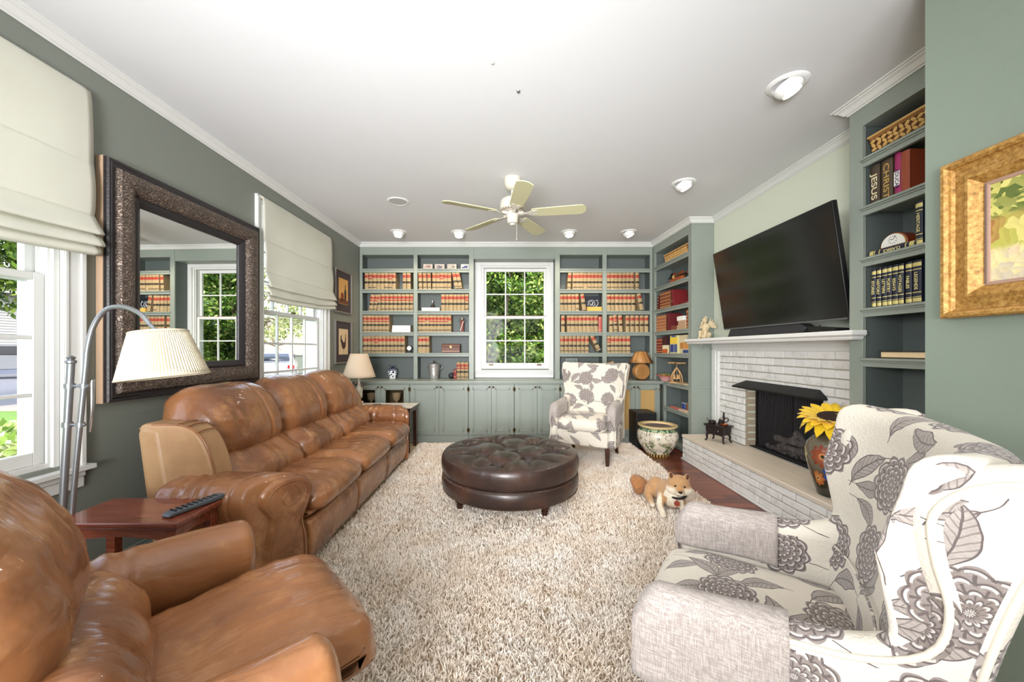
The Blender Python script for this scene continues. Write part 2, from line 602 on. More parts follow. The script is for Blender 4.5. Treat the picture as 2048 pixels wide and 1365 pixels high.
FLORAL = mat('cream_floral_cloth', (214, 206, 192), .85, var=.02, sheen=.2, fn=_floral)
PIPING = mat('cream_piping_cloth', (222, 214, 198), .8, var=.04, bump=.3, bscale=300)
def _linen(N, c, b, co):
    v1 = N.noise(1, 2, N.mapping(co, (420, 420, 30)))
    v2 = N.noise(1, 2, N.mapping(co, (40, 40, 480)))
    k = N.m('MULTIPLY', N.m('ADD', v1, v2), .5)
    N.t.links.new(N.bump(k, .4, .003), b.inputs['Normal'])
    return N.mix(N.smooth(k, .35, .65), lin((142, 132, 126)), lin((182, 172, 166)))
LINEN = mat('grey_beige_linen', (180, 172, 166), .9, sheen=.2, fn=_linen)

def thin_glass(name, tint=(1, 1, 1), ref=.04):
    m = bpy.data.materials.new(name); m.use_nodes = True
    t = m.node_tree; t.nodes.clear(); N = NT(t)
    out = N.new('ShaderNodeOutputMaterial')
    tr = N.new('ShaderNodeBsdfTransparent'); tr.inputs[0].default_value = (*tint, 1)
    gl = N.new('ShaderNodeBsdfGlossy'); gl.inputs['Roughness'].default_value = .02
    lw = N.new('ShaderNodeLayerWeight'); lw.inputs[0].default_value = .35
    mx = N.new('ShaderNodeMixShader')
    t.links.new(N.m('MULTIPLY_ADD', lw.outputs['Fresnel'], .07, ref*.05), mx.inputs[0])
    t.links.new(tr.outputs[0], mx.inputs[1]); t.links.new(gl.outputs[0], mx.inputs[2])
    t.links.new(mx.outputs[0], out.inputs[0])
    return m
GLASS = thin_glass('window_glass')
SMOKED = thin_glass('smoked_cabinet_glass', (.86, .78, .68))

def cloth_translucent(name, col, tr=.35, stripes=0):
    m = bpy.data.materials.new(name); m.use_nodes = True
    t = m.node_tree; t.nodes.clear(); N = NT(t)
    out = N.new('ShaderNodeOutputMaterial')
    d = N.new('ShaderNodeBsdfDiffuse'); d.inputs[0].default_value = (*lin(col), 1)
    s = N.new('ShaderNodeBsdfTranslucent'); s.inputs[0].default_value = (*lin(col), 1)
    mx = N.new('ShaderNodeMixShader'); mx.inputs[0].default_value = tr
    co = N.coord('Object')
    bp = N.bump(N.noise(160, 2, co), .12, .003)
    t.links.new(bp, d.inputs['Normal'])
    t.links.new(d.outputs[0], mx.inputs[1]); t.links.new(s.outputs[0], mx.inputs[2])
    t.links.new(mx.outputs[0], out.inputs[0])
    return m
SHADECLOTH = cloth_translucent('cream_shade_cloth', (236, 234, 222), .3)
LAMPCLOTH = cloth_translucent('ivory_lampshade_cloth', (224, 214, 190), .3)
LAMPCLOTH2 = cloth_translucent('peach_lampshade_cloth', (232, 212, 186), .3)
# ---------------------------------------------------------------- frames of reference
TH_L = math.radians(90-1.318)
F_LEFT = T(-2.184, 0, 0, TH_L)          # local x runs away from the camera along the left wall, y goes out through it
F_BACK = T(0, 5.23, 0)                  # local x = right, y into the shelves
F_FAR = T(2.092, 5.23, 0, math.radians(-90+2.58))
F_NEAR = T(2.14, 2.30, 0, math.radians(-90))
CH = 2.742

# ---------------------------------------------------------------- shell
b = MB()
b.box(-2.5, 3.0, -4.8, 5.6, -.12, -.012)
b.box(-2.2, 3.0, -4.8, 1.9, -.012, 0)
floor = build('floor', b, mat('floor_underlay', (96, 48, 32), .4), kind='structure')
rows = 0
y = 1.905
while y < 5.0:
    x = -2.15 - random.random()*.5
    while x < 2.4:
        L = random.choice([1.2, 1.5, 1.8])
        a, c = max(x, -2.15), min(x+L, 2.42)
        if c-a > .05:
            p = MB().box(a+.0008, c-.0008, y+.0008, y+.0822, -.0115, random.uniform(-.0006, .0004))
            build('floorboard', p, PLANK, parent=floor, frame=Matrix())
        x += L
    y += .083
build('ceiling', MB().box(-2.6, 3.0, -4.9, 5.7, CH, CH+.12), CEIL, kind='structure')

# left wall with two window openings
WIN = [(.74, 1.78), (3.21, 4.26)]
WZ0, WZ1 = .68, 2.47
b = MB()
xs = [-4.8, WIN[0][0], WIN[0][1], WIN[1][0], WIN[1][1], 5.6]
for i in range(5):
    if i in (1, 3):
        b.box(xs[i], xs[i+1], 0, .18, 0, WZ0); b.box(xs[i], xs[i+1], 0, .18, WZ1, CH)
    else:
        b.box(xs[i], xs[i+1], 0, .18, 0, CH)
build('wall_left', b, PAINT, frame=F_LEFT, kind='structure')
b = MB()
b.box(-2.5, -.345, 5.46, 5.62, 0, CH); b.box(.647, 3.0, 5.46, 5.62, 0, CH)
b.box(-.345, .647, 5.46, 5.62, 0, .955); b.box(-.345, .647, 5.46, 5.62, 2.47, CH)
build('wall_back', b, PAINT, kind='structure')
# chimney breast and the wall beside it, with the firebox hole
b = MB()
b.box(2.40, 2.62, 2.2, 4.25, 1.26, CH)
b.box(2.425, 2.62, 3.69, 4.25, 0, 1.26); b.box(2.425, 2.62, 2.2, 2.775, 0, 1.26)
b.box(2.425, 2.62, 2.775, 3.69, 0, .28); b.box(2.425, 2.62, 2.775, 3.69, .87, 1.26)
build('wall_right', b, PALE, kind='structure')
b = MB(); b.box(2.62, 3.0, 1.4, 5.46, 0, CH)
b.box(2.42, 2.62, 4.251, 5.46, 0, CH); b.box(2.48, 2.62, 1.46, 2.2, 0, CH)
build('wall_right_outer', b, PAINT, kind='structure')
b = MB(); b.box(1.66, 2.9, -4.8, 1.462, 0, CH)
build('wall_pier', b, PAINT_PIER, kind='structure')
build('wall_rear', MB().box(-2.6, 1.66, -4.8, -4.65, 0, CH), PALE, kind='structure')

# crown moulding swept round the room
def sweep(path, prof, name, m, side=1):
    R = []
    P = [Vector((x, y)) for x, y in path]
    for i, p in enumerate(P):
        def nrm(a, b):
            d = (b-a).normalized(); return Vector((d.y, -d.x))*side
        if i == 0: n = nrm(P[0], P[1]); k = 1
        elif i == len(P)-1: n = nrm(P[-2], P[-1]); k = 1
        else:
            n1, n2 = nrm(P[i-1], p), nrm(p, P[i+1])
            n = (n1+n2).normalized(); k = 1/max(n.dot(n1), .3)
        R.append([(p.x+n.x*o*k, p.y+n.y*o*k, z) for o, z in prof])
    return build(name, MB().rings(R), m, kind='structure', angle=.35)
def xl(Y): return -2.064-.023*(5.23-Y)
crown = [(0, CH-.052), (.006, CH-.054), (.010, CH-.047), (.018, CH-.044), (.026, CH-.034), (.036, CH-.022), (.050, CH-.014), (.052, CH-.009), (.062, CH-.007), (.064, CH+.002), (0, CH+.002)]
sweep([(xl(-4.6), -4.6), (xl(5.23), 5.23), (2.092, 5.23), (2.137, 4.24), (2.40, 4.24), (2.40, 2.30), (2.14, 2.30), (2.14, 1.5)], crown, 'trim_1', WHITE)
base = [(0, 0), (.016, 0), (.016, .09), (.010, .10), (.008, .115), (0, .12)]
sweep([(xl(-4.6), -4.6), (xl(4.9), 4.9)], base, 'baseboard_left', mat('sage_baseboard', (120, 130, 122), .4))
sweep([(1.66, 1.462), (1.66, -4.6)], base, 'baseboard_pier', mat('sage_baseboard', (120, 130, 122), .4))

# ---------------------------------------------------------------- windows
def window(name, F, x0, x1, z0, z1, zm, cols, rt, rb, cw, wall, label=None, headw=None, lower_slide=0, stool=.05, lifts=False):
    """double hung window; x0..x1, z0..z1 is the wall opening"""
    root = thing(name, None, None, ((x0+x1)/2, 0, z0), frame=F, kind='structure')
    hw = headw or cw
    def part(n, mb, m, **k): return build(n, mb, m, parent=root, frame=F, **k)
    b = MB()
    for s, a in ((-1, x0), (1, x1)):
        lo, hi = sorted((a, a+s*cw))
        b.box(lo, hi, -.020, 0, z0-.02, z1+hw)
        lo, hi = sorted((a+s*(cw-.022), a+s*cw))
        b.box(lo, hi, -.030, -.020, z0-.02, z1+hw)
        lo, hi = sorted((a+s*.004, a+s*.02))
        b.box(lo, hi, -.026, -.020, z0-.02, z1+.02)
    b.box(x0, x1, -.020, 0, z1, z1+hw); b.box(x0-cw, x1+cw, -.030, -.020, z1+hw-.022, z1+hw)
    part('casing', b, WHITE, bevel=.003)
    b = MB()
    t = .022
    b.box(x0, x0+t, 0, wall, z0, z1); b.box(x1-t, x1, 0, wall, z0, z1)
    b.box(x0+t, x1-t, 0, wall, z1-t, z1); b.box(x0+t, x1-t, .02, wall, z0, z0+t)
    for a in (x0+t, x1-t-.010):
        b.box(a, a+.010, .018, .030, z0+t, z1-t); b.box(a, a+.010, .070, .078, z0+t, z1-t)
    part('jamb', b, WHITE)
    b = MB(); b.box(x0-cw-.03, x1+cw+.03, -stool, .03, z0-.045, z0-.02)
    b.box(x0-cw, x1+cw, -.018, 0, z0-.13, z0-.045); b.box(x0-cw, x1+cw, -.026, -.018, z0-.075, z0-.045)
    part('sill', b, WHITE, bevel=.004)
    b = MB(); b.box(x0-.1, x1+.1, wall, wall+.05, z0-.06, z0); 
    for s, a in ((-1, x0), (1, x1)):
        lo, hi = sorted((a, a+s*.09)); b.box(lo, hi, wall, wall+.03, z0, z1+.09)
    b.box(x0-.09, x1+.09, wall, wall+.03, z1, z1+.09)
    part('outer_casing', b, WHITE)
    def sash(nm, za, zb, ya, cols, rows, sw=.042, rail=.045, br=.06):
        s = MB(); a, c = x0+t+.002, x1-t-.002
        s.box(a, a+sw, ya, ya+.032, za, zb); s.box(c-sw, c, ya, ya+.032, za, zb)
        s.box(a+sw, c-sw, ya, ya+.032, za, za+br); s.box(a+sw, c-sw, ya, ya+.032, zb-rail, zb)
        so = part(nm, s, WHITE, bevel=.003)
        ga, gc, gb, gt = a+sw, c-sw, za+br, zb-rail
        w = (gc-ga)/cols; h = (gt-gb)/rows
        for i in range(1, cols):
            build('muntin', MB().box(ga+w*i-.009, ga+w*i+.009, ya+.004, ya+.028, gb, gt), WHITE, parent=so, frame=F, bevel=.003)
        for j in range(1, rows):
            build('muntin', MB().box(ga, gc, ya+.005, ya+.027, gb+h*j-.009, gb+h*j+.009), WHITE, parent=so, frame=F, bevel=.003)
        for i in range(cols):
            for j in range(rows):
                g = .009
                p = MB().add([(ga+w*i+g, ya+.016, gb+h*j+g), (ga+w*(i+1)-g, ya+.016, gb+h*j+g), (ga+w*(i+1)-g, ya+.016, gb+h*(j+1)-g), (ga+w*i+g, ya+.016, gb+h*(j+1)-g)], [(0, 1, 2, 3)])
                build('pane', p, GLASS, parent=so, frame=F, recalc=False)
        return so
    sash('upper_sash', zm-.02, z1-t, .086, cols, rt, br=.035)
    lo = sash('lower_sash', z0+t, zm+.02, .042, cols, rb, rail=.035)
    if lifts:
        for fx in (.14, .86):
            xx = x0+(x1-x0)*fx
            m = MB().box(xx-.034, xx+.034, .034, .043, z0+t+.022, z0+t+.046)
            m.box(xx-.03, xx+.03, .026, .036, z0+t+.038, z0+t+.046)
            build('sash_lift', m, BRASS, parent=lo, frame=F)
    if lifts:
        build('worn_sash_top', MB().box(x0+t+.004, x1-t-.004, .040, .075, zm+.0205, zm+.026), mat('bare_reddish_wood', (158, 112, 92), .7), parent=lo, frame=F)
    if not lifts:
        m = MB(); xx = (x0+x1)/2
        m.box(xx-.03, xx+.03, .030, .05, zm+.02, zm+.03)
        build('sash_lock', m, BRASS, parent=lo, frame=F)
    return root
window('window_1', F_LEFT, WIN[0][0], WIN[0][1], WZ0, WZ1, 1.58, 4, 3, 3, .09, .18)
window('window_2', F_LEFT, WIN[1][0], WIN[1][1], WZ0, WZ1, 1.58, 4, 3, 3, .09, .18)
window('window_3', T(0, 5.46, 0), -.345, .647, .955, 2.47, 1.715, 3, 2, 2, .10, .16, headw=.085, lifts=True, stool=.04)

# roman shades hung over the two left windows
def roman_shade(x0, x1, label, seed, lift):
    root = thing('roman_shade', label, 'shade', ((x0+x1)/2, -.03, 1.75), frame=F_LEFT, group='roman shades on the left wall windows')
    prof = [(.030, 2.555), (.040, 2.50), (.046, 2.36), (.046, 2.19), (.040, 2.182), (.048, 2.174), (.058, 2.06), (.056, 1.93), (.048, 1.922), (.058, 1.912),
            (.078, 1.87), (.100, 1.83), (.098, 1.815), (.060, 1.825), (.050, 1.835), (.066, 1.82), (.090, 1.79), (.104, 1.765), (.098, 1.755), (.062, 1.772), (.052, 1.78), (.068, 1.762), (.086, 1.738), (.084, 1.715), (.05, 1.712)]
    nx = 46
    G = []
    pts = crom([(a, c, 0) for a, c in prof], 120)
    for k, p in enumerate(pts):
        row = []
        low = max(0, min(1, (1.95-p.y)/.2))
        for i in range(nx+1):
            u = i/nx; x = x0+(x1-x0)*u
            edge = (abs(2*u-1))**6
            pinch = -.028*edge*math.exp(-((p.y-2.0)/.12)**2)*(1 if u < .5 else -1)*-1
            y = -(p.x)-low*.010*nz(x, p.y*2, 0, 4, seed)-.004*nz(x, p.y, 0, 5, seed+3)
            z = p.y+low*(lift*(1-u)*1.0+.018*nz(x, 0, 1, 3, seed)-.015*math.sin(u*PI))
            row.append((x+pinch*low, y-.0, z))
        G.append(row)
    build('shade_cloth', MB().grid(G), SHADECLOTH, parent=root, frame=F_LEFT, solid=.003, angle=1.2, recalc=False)
    build('headrail', MB().box(x0+.004, x1-.01, -.026, -.002, 2.525, 2.550), mat('headrail_wood', (150, 120, 90), .5), parent=root, frame=F_LEFT)
    c = MB().tube([(x1-.03, -.09, 1.9), (x1-.03, -.088, 1.5), (x1-.028, -.09, 1.35)], .0012, 5)
roman_shade(.62, 1.885, 'cream roman shade over the near left window by the arched lamp', 1, 0.0)
roman_shade(3.17, 4.37, 'cream roman shade over the far left window beyond the mirror', 5, -.06)
# ---------------------------------------------------------------- built-in shelving
ZT = [2.38, 2.09, 1.785, 1.485, 1.19]           # shelf tops
TOP = 2.578
def bookcase(name, label, F, stiles, depth, z0, zs=ZT, cat='bookcase', extra=None, top=TOP, lip=.052, backm=None, group=None):
    """stiles: list of (xa, xb) face-frame uprights; shelves between"""
    xa, xb = stiles[0][0], stiles[-1][1]
    r = thing(name, label, cat, ((xa+xb)/2, depth/2, z0), frame=F, group=group)
    def part(n, m, mm=CAB, **k): return build(n, m, mm, parent=r, frame=F, **k)
    for a, c in stiles:
        part('upright', MB().box(a, c, 0, .022, z0, CH-.03), bevel=.002)
    for (a0, a1), (b0, b1) in zip(stiles, stiles[1:]):
        part('header', MB().box(a1, b0, 0, .022, top, CH-.03))
        part('bay_top', MB().box(a1, b0, .022, depth, top, top+.02))
        for z in zs:
            m = MB().box(a1, b0, .0, depth, z-.022, z)
            m.box(a1, b0, .0, .02, z-lip, z-.022)
            m.box(a1-.008, b0+.008, -.014, 0, z-.014, z)
            m.box(a1-.004, b0+.004, -.007, 0, z-.024, z-.014)
            part('shelf', m, bevel=.002)
    # side walls of the bays
    n = len(stiles)
    for i, (a, c) in enumerate(stiles):
        lo, hi = a, c
        if i == 0: lo = a; hi = c-.004
        if i == n-1: lo = a+.004
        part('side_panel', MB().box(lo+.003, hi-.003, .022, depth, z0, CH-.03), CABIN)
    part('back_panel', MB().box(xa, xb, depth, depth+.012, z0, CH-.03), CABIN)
    return r
bookcase('built_in_bookcase', 'sage built-in bookcase left of the back window, holding law books', F_BACK, [(-2.055, -2.017), (-1.293, -1.237), (-.509, -.442)], .215, .82)
bookcase('built_in_bookcase', 'sage built-in bookcase right of the back window, behind the flowered armchair', F_BACK, [(.707, .777), (1.378, 1.439), (2.05, 2.088)], .215, .82)
FX = [(0, .062), (.922, .99)]
bookcase('built_in_bookcase', 'sage built-in bookcase on the right wall between back corner and fireplace', F_FAR, FX, .24, .82)
# valance over the window
bb = MB().box(-.442, .707, .004, .026, 2.52, CH-.03)
bb.box(-.442, .707, .026, .215, 2.52, 2.535)
tag(build('window_header_panel', bb, CAB, frame=F_BACK, bevel=.002), 'plain sage panel bridging the two bookcases above the back window', 'panel')
# near bookcase
NB = bookcase('built_in_bookcase', 'sage bookcase beside the television, partly hidden by the green pier wall', F_NEAR, [(0, .085), (.72, .80)], .25, .0, zs=ZT+[.62, .12])
# side panel of the far bookcase, facing the room, runs to the floor
m = MB().box(.985, .99, .0, .262, 0, CH-.03)
c4 = [o for o in bpy.data.objects if o.name.startswith('built_in_bookcase') and o.get('label', '').startswith('sage built-in bookcase on the right')][0]
build('end_panel', MB().box(.952, .992, .0, .262, 0, CH-.03), CAB, parent=c4, frame=F_FAR)

# countertop along the back wall and round the corner
b = MB()
b.prism([(-2.07, 5.45), (-2.072, 4.915), (2.092, 4.915), (2.118, 4.915), (2.137-.001, 4.24), (2.36, 4.24), (2.36, 5.45)], .792, .82, 'xy')
b.prism([(-2.072, 4.925), (2.10, 4.925), (2.10, 4.95), (-2.072, 4.95)], .775, .792, 'xy')
tag(build('countertop', b, CAB, bevel=.004), 'long sage painted countertop running under the back bookcases', 'countertop')

# lower cabinets, one unit per pair of doors
KNOB = MB().lathe([(.002, 0), (.005, .002), (.005, .010), (.012, .016), (.014, .022), (.010, .027), (.002, .029)], 12)
def cabinet(x0, x1, label, style='panel', hinge=(True, True)):
    z0, z1 = .0, .775
    r = thing('base_cabinet', label, 'cabinet', ((x0+x1)/2, 4.94, 0), group='base cabinets under the back countertop')
    def part(n, m, mm=CAB, **k): return build(n, m, mm, parent=r, frame=Matrix(), **k)
    m = MB()
    m.box(x0, x1, 4.95, 5.45, .0, .02); m.box(x0, x0+.018, 4.95, 5.45, .02, z1); m.box(x1-.018, x1, 4.95, 5.45, .02, z1)
    m.box(x0+.018, x1-.018, 5.43, 5.45, .02, z1); m.box(x0+.018, x1-.018, 4.95, 4.97, z1-.02, z1); m.box(x0+.018, x1-.018, 4.95, 4.97, .02, .11)
    part('carcass', m)
    part('plinth', MB().box(x0, x1, 4.928, 4.95, 0, .085).box(x0, x1, 4.922, 4.928, 0, .02), bevel=.002)
    mid = (x0+x1)/2
    for s, (a, c) in enumerate(((x0+.006, mid-.0015), (mid+.0015, x1-.006))):
        za, zb = .105, .768
        fr = .052
        d = MB()
        d.box(a, a+fr, 4.930, 4.95, za, zb); d.box(c-fr, c, 4.930, 4.95, za, zb)
        d.box(a+fr, c-fr, 4.930, 4.95, za, za+fr); d.box(a+fr, c-fr, 4.930, 4.95, zb-fr, zb)
        if style == 'panel': d.box(a+fr, c-fr, 4.944, 4.95, za+fr, zb-fr)
        do = part('door', d, bevel=.0015)
        e = .018
        k = MB(); A, C, ZA, ZB = a+fr, c-fr, za+fr, zb-fr
        for o, w, h in ((0, .011, 4.918), (.011, .009, 4.927)):
            k.box(A-.004+o, A-.004+o+w, h, 4.945, ZA-.004+o, ZB+.004-o); k.box(C+.004-o-w, C+.004-o, h, 4.945, ZA-.004+o, ZB+.004-o)
            k.box(A-.004+o, C+.004-o, h, 4.945, ZA-.004+o, ZA-.004+o+w); k.box(A-.004+o, C+.004-o, h, 4.945, ZB+.004-o-w, ZB+.004-o)
        build('panel_moulding', k, CAB, parent=do, frame=Matrix())
        if style == 'glass':
            build('pane', MB().box(A, C, 4.940, 4.943, ZA, ZB), SMOKED, parent=do, frame=Matrix())
        if style == 'cloth':
            build('cane_insert', MB().box(A, C, 4.940, 4.944, ZA, ZB), mat('amber_cane', (186, 150, 92), .7, bump=.5, bscale=300), parent=do, frame=Matrix())
        kx = (c-.024) if s == 0 else (a+.024)
        kb = MB().add(KNOB.v, KNOB.f, 0, T(kx, 4.930, zb-.03, 0, PI/2), KNOB.uv)
        build('knob', kb, BRASS, parent=do, frame=Matrix())
        for zz in (za+.06, zb-.06):
            hx = a if s == 0 else c
            hb = MB().cyl((hx, 4.926, zz-.026), (hx, 4.926, zz+.026), .005, n=8)
            hb.box(hx-.012, hx+.012, 4.9275, 4.9305, zz-.02, zz+.02)
            build('hinge', hb, BRASS, parent=do, frame=Matrix())
    if style == 'glass':
        part('inner_shelf', MB().box(x0+.018, x1-.018, 5.0, 5.43, .42, .435))
    return r
CX = [(-2.045, -1.275, 'glass', 'glass-doored sage base cabinet at the left wall, behind the lamp table'),
      (-1.27, -.490, 'panel', 'sage two-door base cabinet under the silver ice bucket'),
      (-.486, .122, 'panel', 'sage two-door base cabinet under the left half of the window'),
      (.126, .734, 'panel', 'sage two-door base cabinet under the right half of the window'),
      (.738, 1.40, 'panel', 'sage two-door base cabinet behind the flowered armchair'),
      (1.404, 2.07, 'cloth', 'sage base cabinet with amber cane door panels in the right corner')]
for a, c, st, lb in CX: cabinet(a, c, lb, st)
# something glittering behind the smoked doors
for x, z in ((-1.50, .435), (-1.85, .435)):
    b = MB().lathe([(.05, 0), (.05, .006), (.012, .012), (.012, .08), (.05, .12), (.06, .2), (.055, .2), (.045, .125), (.006, .09)], 20)
    b.v = [p+Vector((x, 5.12, z)) for p in b.v]
    tag(build('crystal_goblet', b, mat('crystal', (225, 228, 230), .1, var=0, spec=.9)), 'crystal goblet behind the %s smoked door of the left cabinet' % ('right' if x > -1.6 else 'left'), 'glass')

# open lower unit below the far bookcase
r = thing('open_base_unit', 'open sage shelf unit under the corner of the right bookcase', 'shelf unit', (.6, .12, 0), frame=F_FAR)
for a_, c_ in ((.29, .335), (.922, .952)): build('upright', MB().box(a_, c_, 0, .03, 0, .792), CAB, parent=r, frame=F_FAR, bevel=.002)
build('rail', MB().box(.335, .922, 0, .03, .765, .792), CAB, parent=r, frame=F_FAR)
for z in (.49, .06):
    m = MB().box(.335, .922, 0, .24, z-.02, z).box(.335, .922, 0, .02, z-.05, z-.02).box(.33, .926, -.012, 0, z-.014, z)
    build('shelf', m, CAB, parent=r, frame=F_FAR, bevel=.002)
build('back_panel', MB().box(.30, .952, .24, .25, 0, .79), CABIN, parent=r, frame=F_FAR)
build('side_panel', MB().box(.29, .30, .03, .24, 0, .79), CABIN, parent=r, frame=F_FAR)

# ---------------------------------------------------------------- books
TAN = mat('tan_buckram', (168, 145, 108), .75, var=.10, vscale=40, bump=.2, bscale=300, randv=.10)
REDL = mat('red_spine_label', (166, 40, 38), .6, randv=.08)
BLKL = mat('black_spine_label', (26, 24, 26), .55)
GOLDT = mat('gold_lettering', (204, 170, 96), .45, .4)
PGS = mat('book_page_edges', (214, 192, 148), .85, var=.15, vscale=160)
def book_mesh(w, d, h, cover, bands, extra=(), hollow=.004, round_=True):
    """spine faces -y; origin bottom front left"""
    m = MB(); t = .0028
    m.box(0, t, 0, d, 0, h, 0); m.box(w-t, w, 0, d, 0, h, 0)
    R = []
    n = 5
    pr = [(w*i/n, -.006*math.sin(PI*i/n)) for i in range(n+1)]+[(w, t), (0, t)]
    m.prism([(x, y) for x, y in pr], 0, h, 'xy', 0)
    m.box(t, w-t, t, d-hollow, .003, h-hollow, 1)
    for z0, z1, mi in bands:
        pr2 = [(w*(.0+i/n), -.0012-.006*math.sin(PI*i/n)) for i in range(n+1)]+[(w, -.0002), (0, -.0002)]
        m.prism(pr2, z0*h, z1*h, 'xy', mi)
    return m
def mesh_of(name, mb, mats):
    o = build(name, mb, mats)
    me = o.data
    # shift back so that the mesh keeps its own origin
    me.transform(Matrix.Translation(o.location)); 
    bpy.data.objects.remove(o)
    return me
BOOKMATS = [TAN, PGS, REDL, BLKL, GOLDT]
def lawbands(k):
    if k == 0: b = [(.70, .86, 2), (.36, .48, 3)]
    elif k == 1: b = [(.72, .86, 2), (.60, .66, 2), (.36, .47, 3), (.09, .13, 3)]
    else: b = [(.68, .84, 2), (.36, .47, 3), (.09, .115, 3), (.135, .15, 3)]
    b = b+[(.665, .672, 4), (.885, .892, 4), (.50, .507, 4), (.325, .333, 4)]
    for z in (.745, .80): b.append((z, z+.012, 4))
    b.append((.41, .42, 4))
    return b
LAW = []
for k in range(3):
    for w in (.0535, .050):
        m = MB()
        bd = lawbands(k)
        base = book_mesh(w, .175, .236+.003*k, None, bd)
        m = base
        LAW.append((w, .236+.003*k, mesh_of('law_book', m, BOOKMATS)))
ORD = ['', 'first', 'second', 'third', 'fourth', 'fifth', 'sixth', 'seventh', 'eighth', 'ninth', 'tenth', 'eleventh', 'twelfth', 'thirteenth']
def place_mesh(name, me, F, x, y, z, lean=0, label='', cat='book', group=None, rz=0):
    o = bpy.data.objects.new(name, me); COL.objects.link(o)
    M = F @ T(x, y, z, rz, 0, lean)
    o.matrix_basis = M
    MW[o.name] = M
    return tag(o, label, cat, group)
SHN = ['top', 'second', 'third', 'fourth', 'fifth', 'bottom']
ZR = ZT+[.82]
def law_row(bay, row, segs, style=0):
    """segs: (x_start, x_end, n, lean radians)"""
    i = 0
    for (xa, xb, n, lean) in segs:
        pitch = (xb-xa)/n
        for k in range(n):
            i += 1
            w, h, me = LAW[(style*2+(k*7+row) % 2) if random.random() < .8 else random.randrange(6)]
            ww = min(w, pitch)
            x = xa+pitch*k+(pitch-ww)/2
            z = ZR[row]+.0008
            if lean > 0: z += 0.0
            if lean < 0: z += abs(math.sin(lean))*w
            o = place_mesh('law_book', me, F_BACK, x, .012+random.uniform(0, .008), z, lean, '', group='law books on the back wall shelves')
            if lean > 0: pass
            how = 'leaning tan law book' if lean else 'tan law book'
            o['label'] = f'{how}, {ORD[i]} from left on {SHN[row]} shelf, {bay}'
def XA(zx): return -2.191+zx*.001553
def XB(zx): return .636+zx*.001553
B1, B2, B3, B4 = 'leftmost bay', 'bay left of window', 'bay right of window', 'bay in right corner'
law_row(B1, 1, [(XA(128), XA(414), 8, 0), (XA(474), XA(552), 2, 0)], 0)
law_row(B1, 2, [(XA(165), XA(236), 2, .14), (XA(240), XA(574), 9, 0)], 1)
law_row(B1, 3, [(XA(114), XA(352), 7, 0)], 1)
law_row(B1, 4, [(XA(114), XA(495), 11, 0)], 2)
law_row(B2, 1, [(XA(620), XA(740), 3, -.03), (XA(746), XA(920), 5, 0), (XA(950), XA(1022), 2, -.18)], 2)
law_row(B2, 2, [(XA(828), XA(1080), 7, 0)], 0)
law_row(B2, 3, [(XA(617), XA(920), 9, 0)], 1)
law_row(B2, 4, [(XA(617), XA(718), 3, 0)], 0)
law_row(B2, 5, [(XA(968), XA(1078), 3, 0)], 1)
law_row(B3, 1, [(XB(156), XB(192), 1, .06), (XB(206), XB(478), 8, 0)], 2)
law_row(B3, 2, [(XB(93), XB(270), 5, -.03), (XB(297), XB(333), 1, -.14)], 0)
law_row(B3, 3, [(XB(102), XB(138), 1, 0), (XB(156), XB(442), 8, -.02)], 0)
law_row(B3, 4, [(XB(93), XB(356), 7, 0), (XB(434), XB(468), 1, -.46)], 2)
law_row(B4, 1, [(XB(519), XB(768), 7, 0), (XB(778), XB(814), 1, 0)], 2)
law_row(B4, 2, [(XB(519), XB(780), 7, 0), (XB(822), XB(858), 1, -.2)], 0)
law_row(B4, 3, [(XB(540), XB(578), 1, 0), (XB(578), XB(672), 2, -.06), (XB(688), XB(904), 5, 0)], 0)
law_row(B4, 4, [(XB(521), XB(736), 6, 0)], 2)
law_row(B4, 5, [(XB(521), XB(560), 1, 0), (XB(566), XB(602), 1, -.1)], 2)

def book(name, F, x, y, z, w, d, h, col, label, bands=(), lean=0, rz=0, rx=None, bandcol=(205, 172, 96), text=None, textcol=None, rough=.5, group=None, bandm=None, M=None):
    cm = mat('cover_%d_%d_%d' % col, col, rough, var=.08, vscale=30, bump=.1)
    bmx = mat('band_%d_%d_%d' % bandcol, bandcol, .45, .3)
    MM = M if M is not None else T(x, y, z, rz, 0, lean)
    r = thing(name, label, 'book', frame=F @ MM, group=group)
    m = book_mesh(w, d, h, None, [])
    # split cover and pages
    mc = MB(); mp = MB()
    for f, k in zip(m.f, m.mi):
        (mc if k == 0 else mp).add([m.v[i] for i in f], [tuple(range(len(f)))])
    build('cover', mc, cm, parent=r, recalc=False); build('page_block', mp, PGS, parent=r, recalc=False)
    if bands:
        mb = MB(); n = 5
        for z0, z1 in bands:
            if len(bands) < 3: mb = MB()
            pr2 = [(w*(i/n), -.0012-.006*math.sin(PI*i/n)) for i in range(n+1)]+[(w, -.0002), (0, -.0002)]
            mb.prism(pr2, z0*h, z1*h, 'xy')
            if len(bands) < 3: build('spine_band', mb, bmx, parent=r)
        if len(bands) > 2: build('spine_bands', mb, bmx, parent=r, kind='stuff')
    if text:
        s, size, zz, sx = text
        tm = text_mesh(s, size, textcol or GOLDT)
        Mt = T(w/2, -.0075, zz) @ Matrix.Rotation(PI/2, 4, 'X') @ Matrix.Rotation(-PI/2, 4, 'Z') @ Matrix.Diagonal((1, sx, 1, 1))
        tm.data.transform(Mt); tm.parent = r; tm.name = 'spine_lettering'; MW[tm.name] = MW[r.name]
    return r
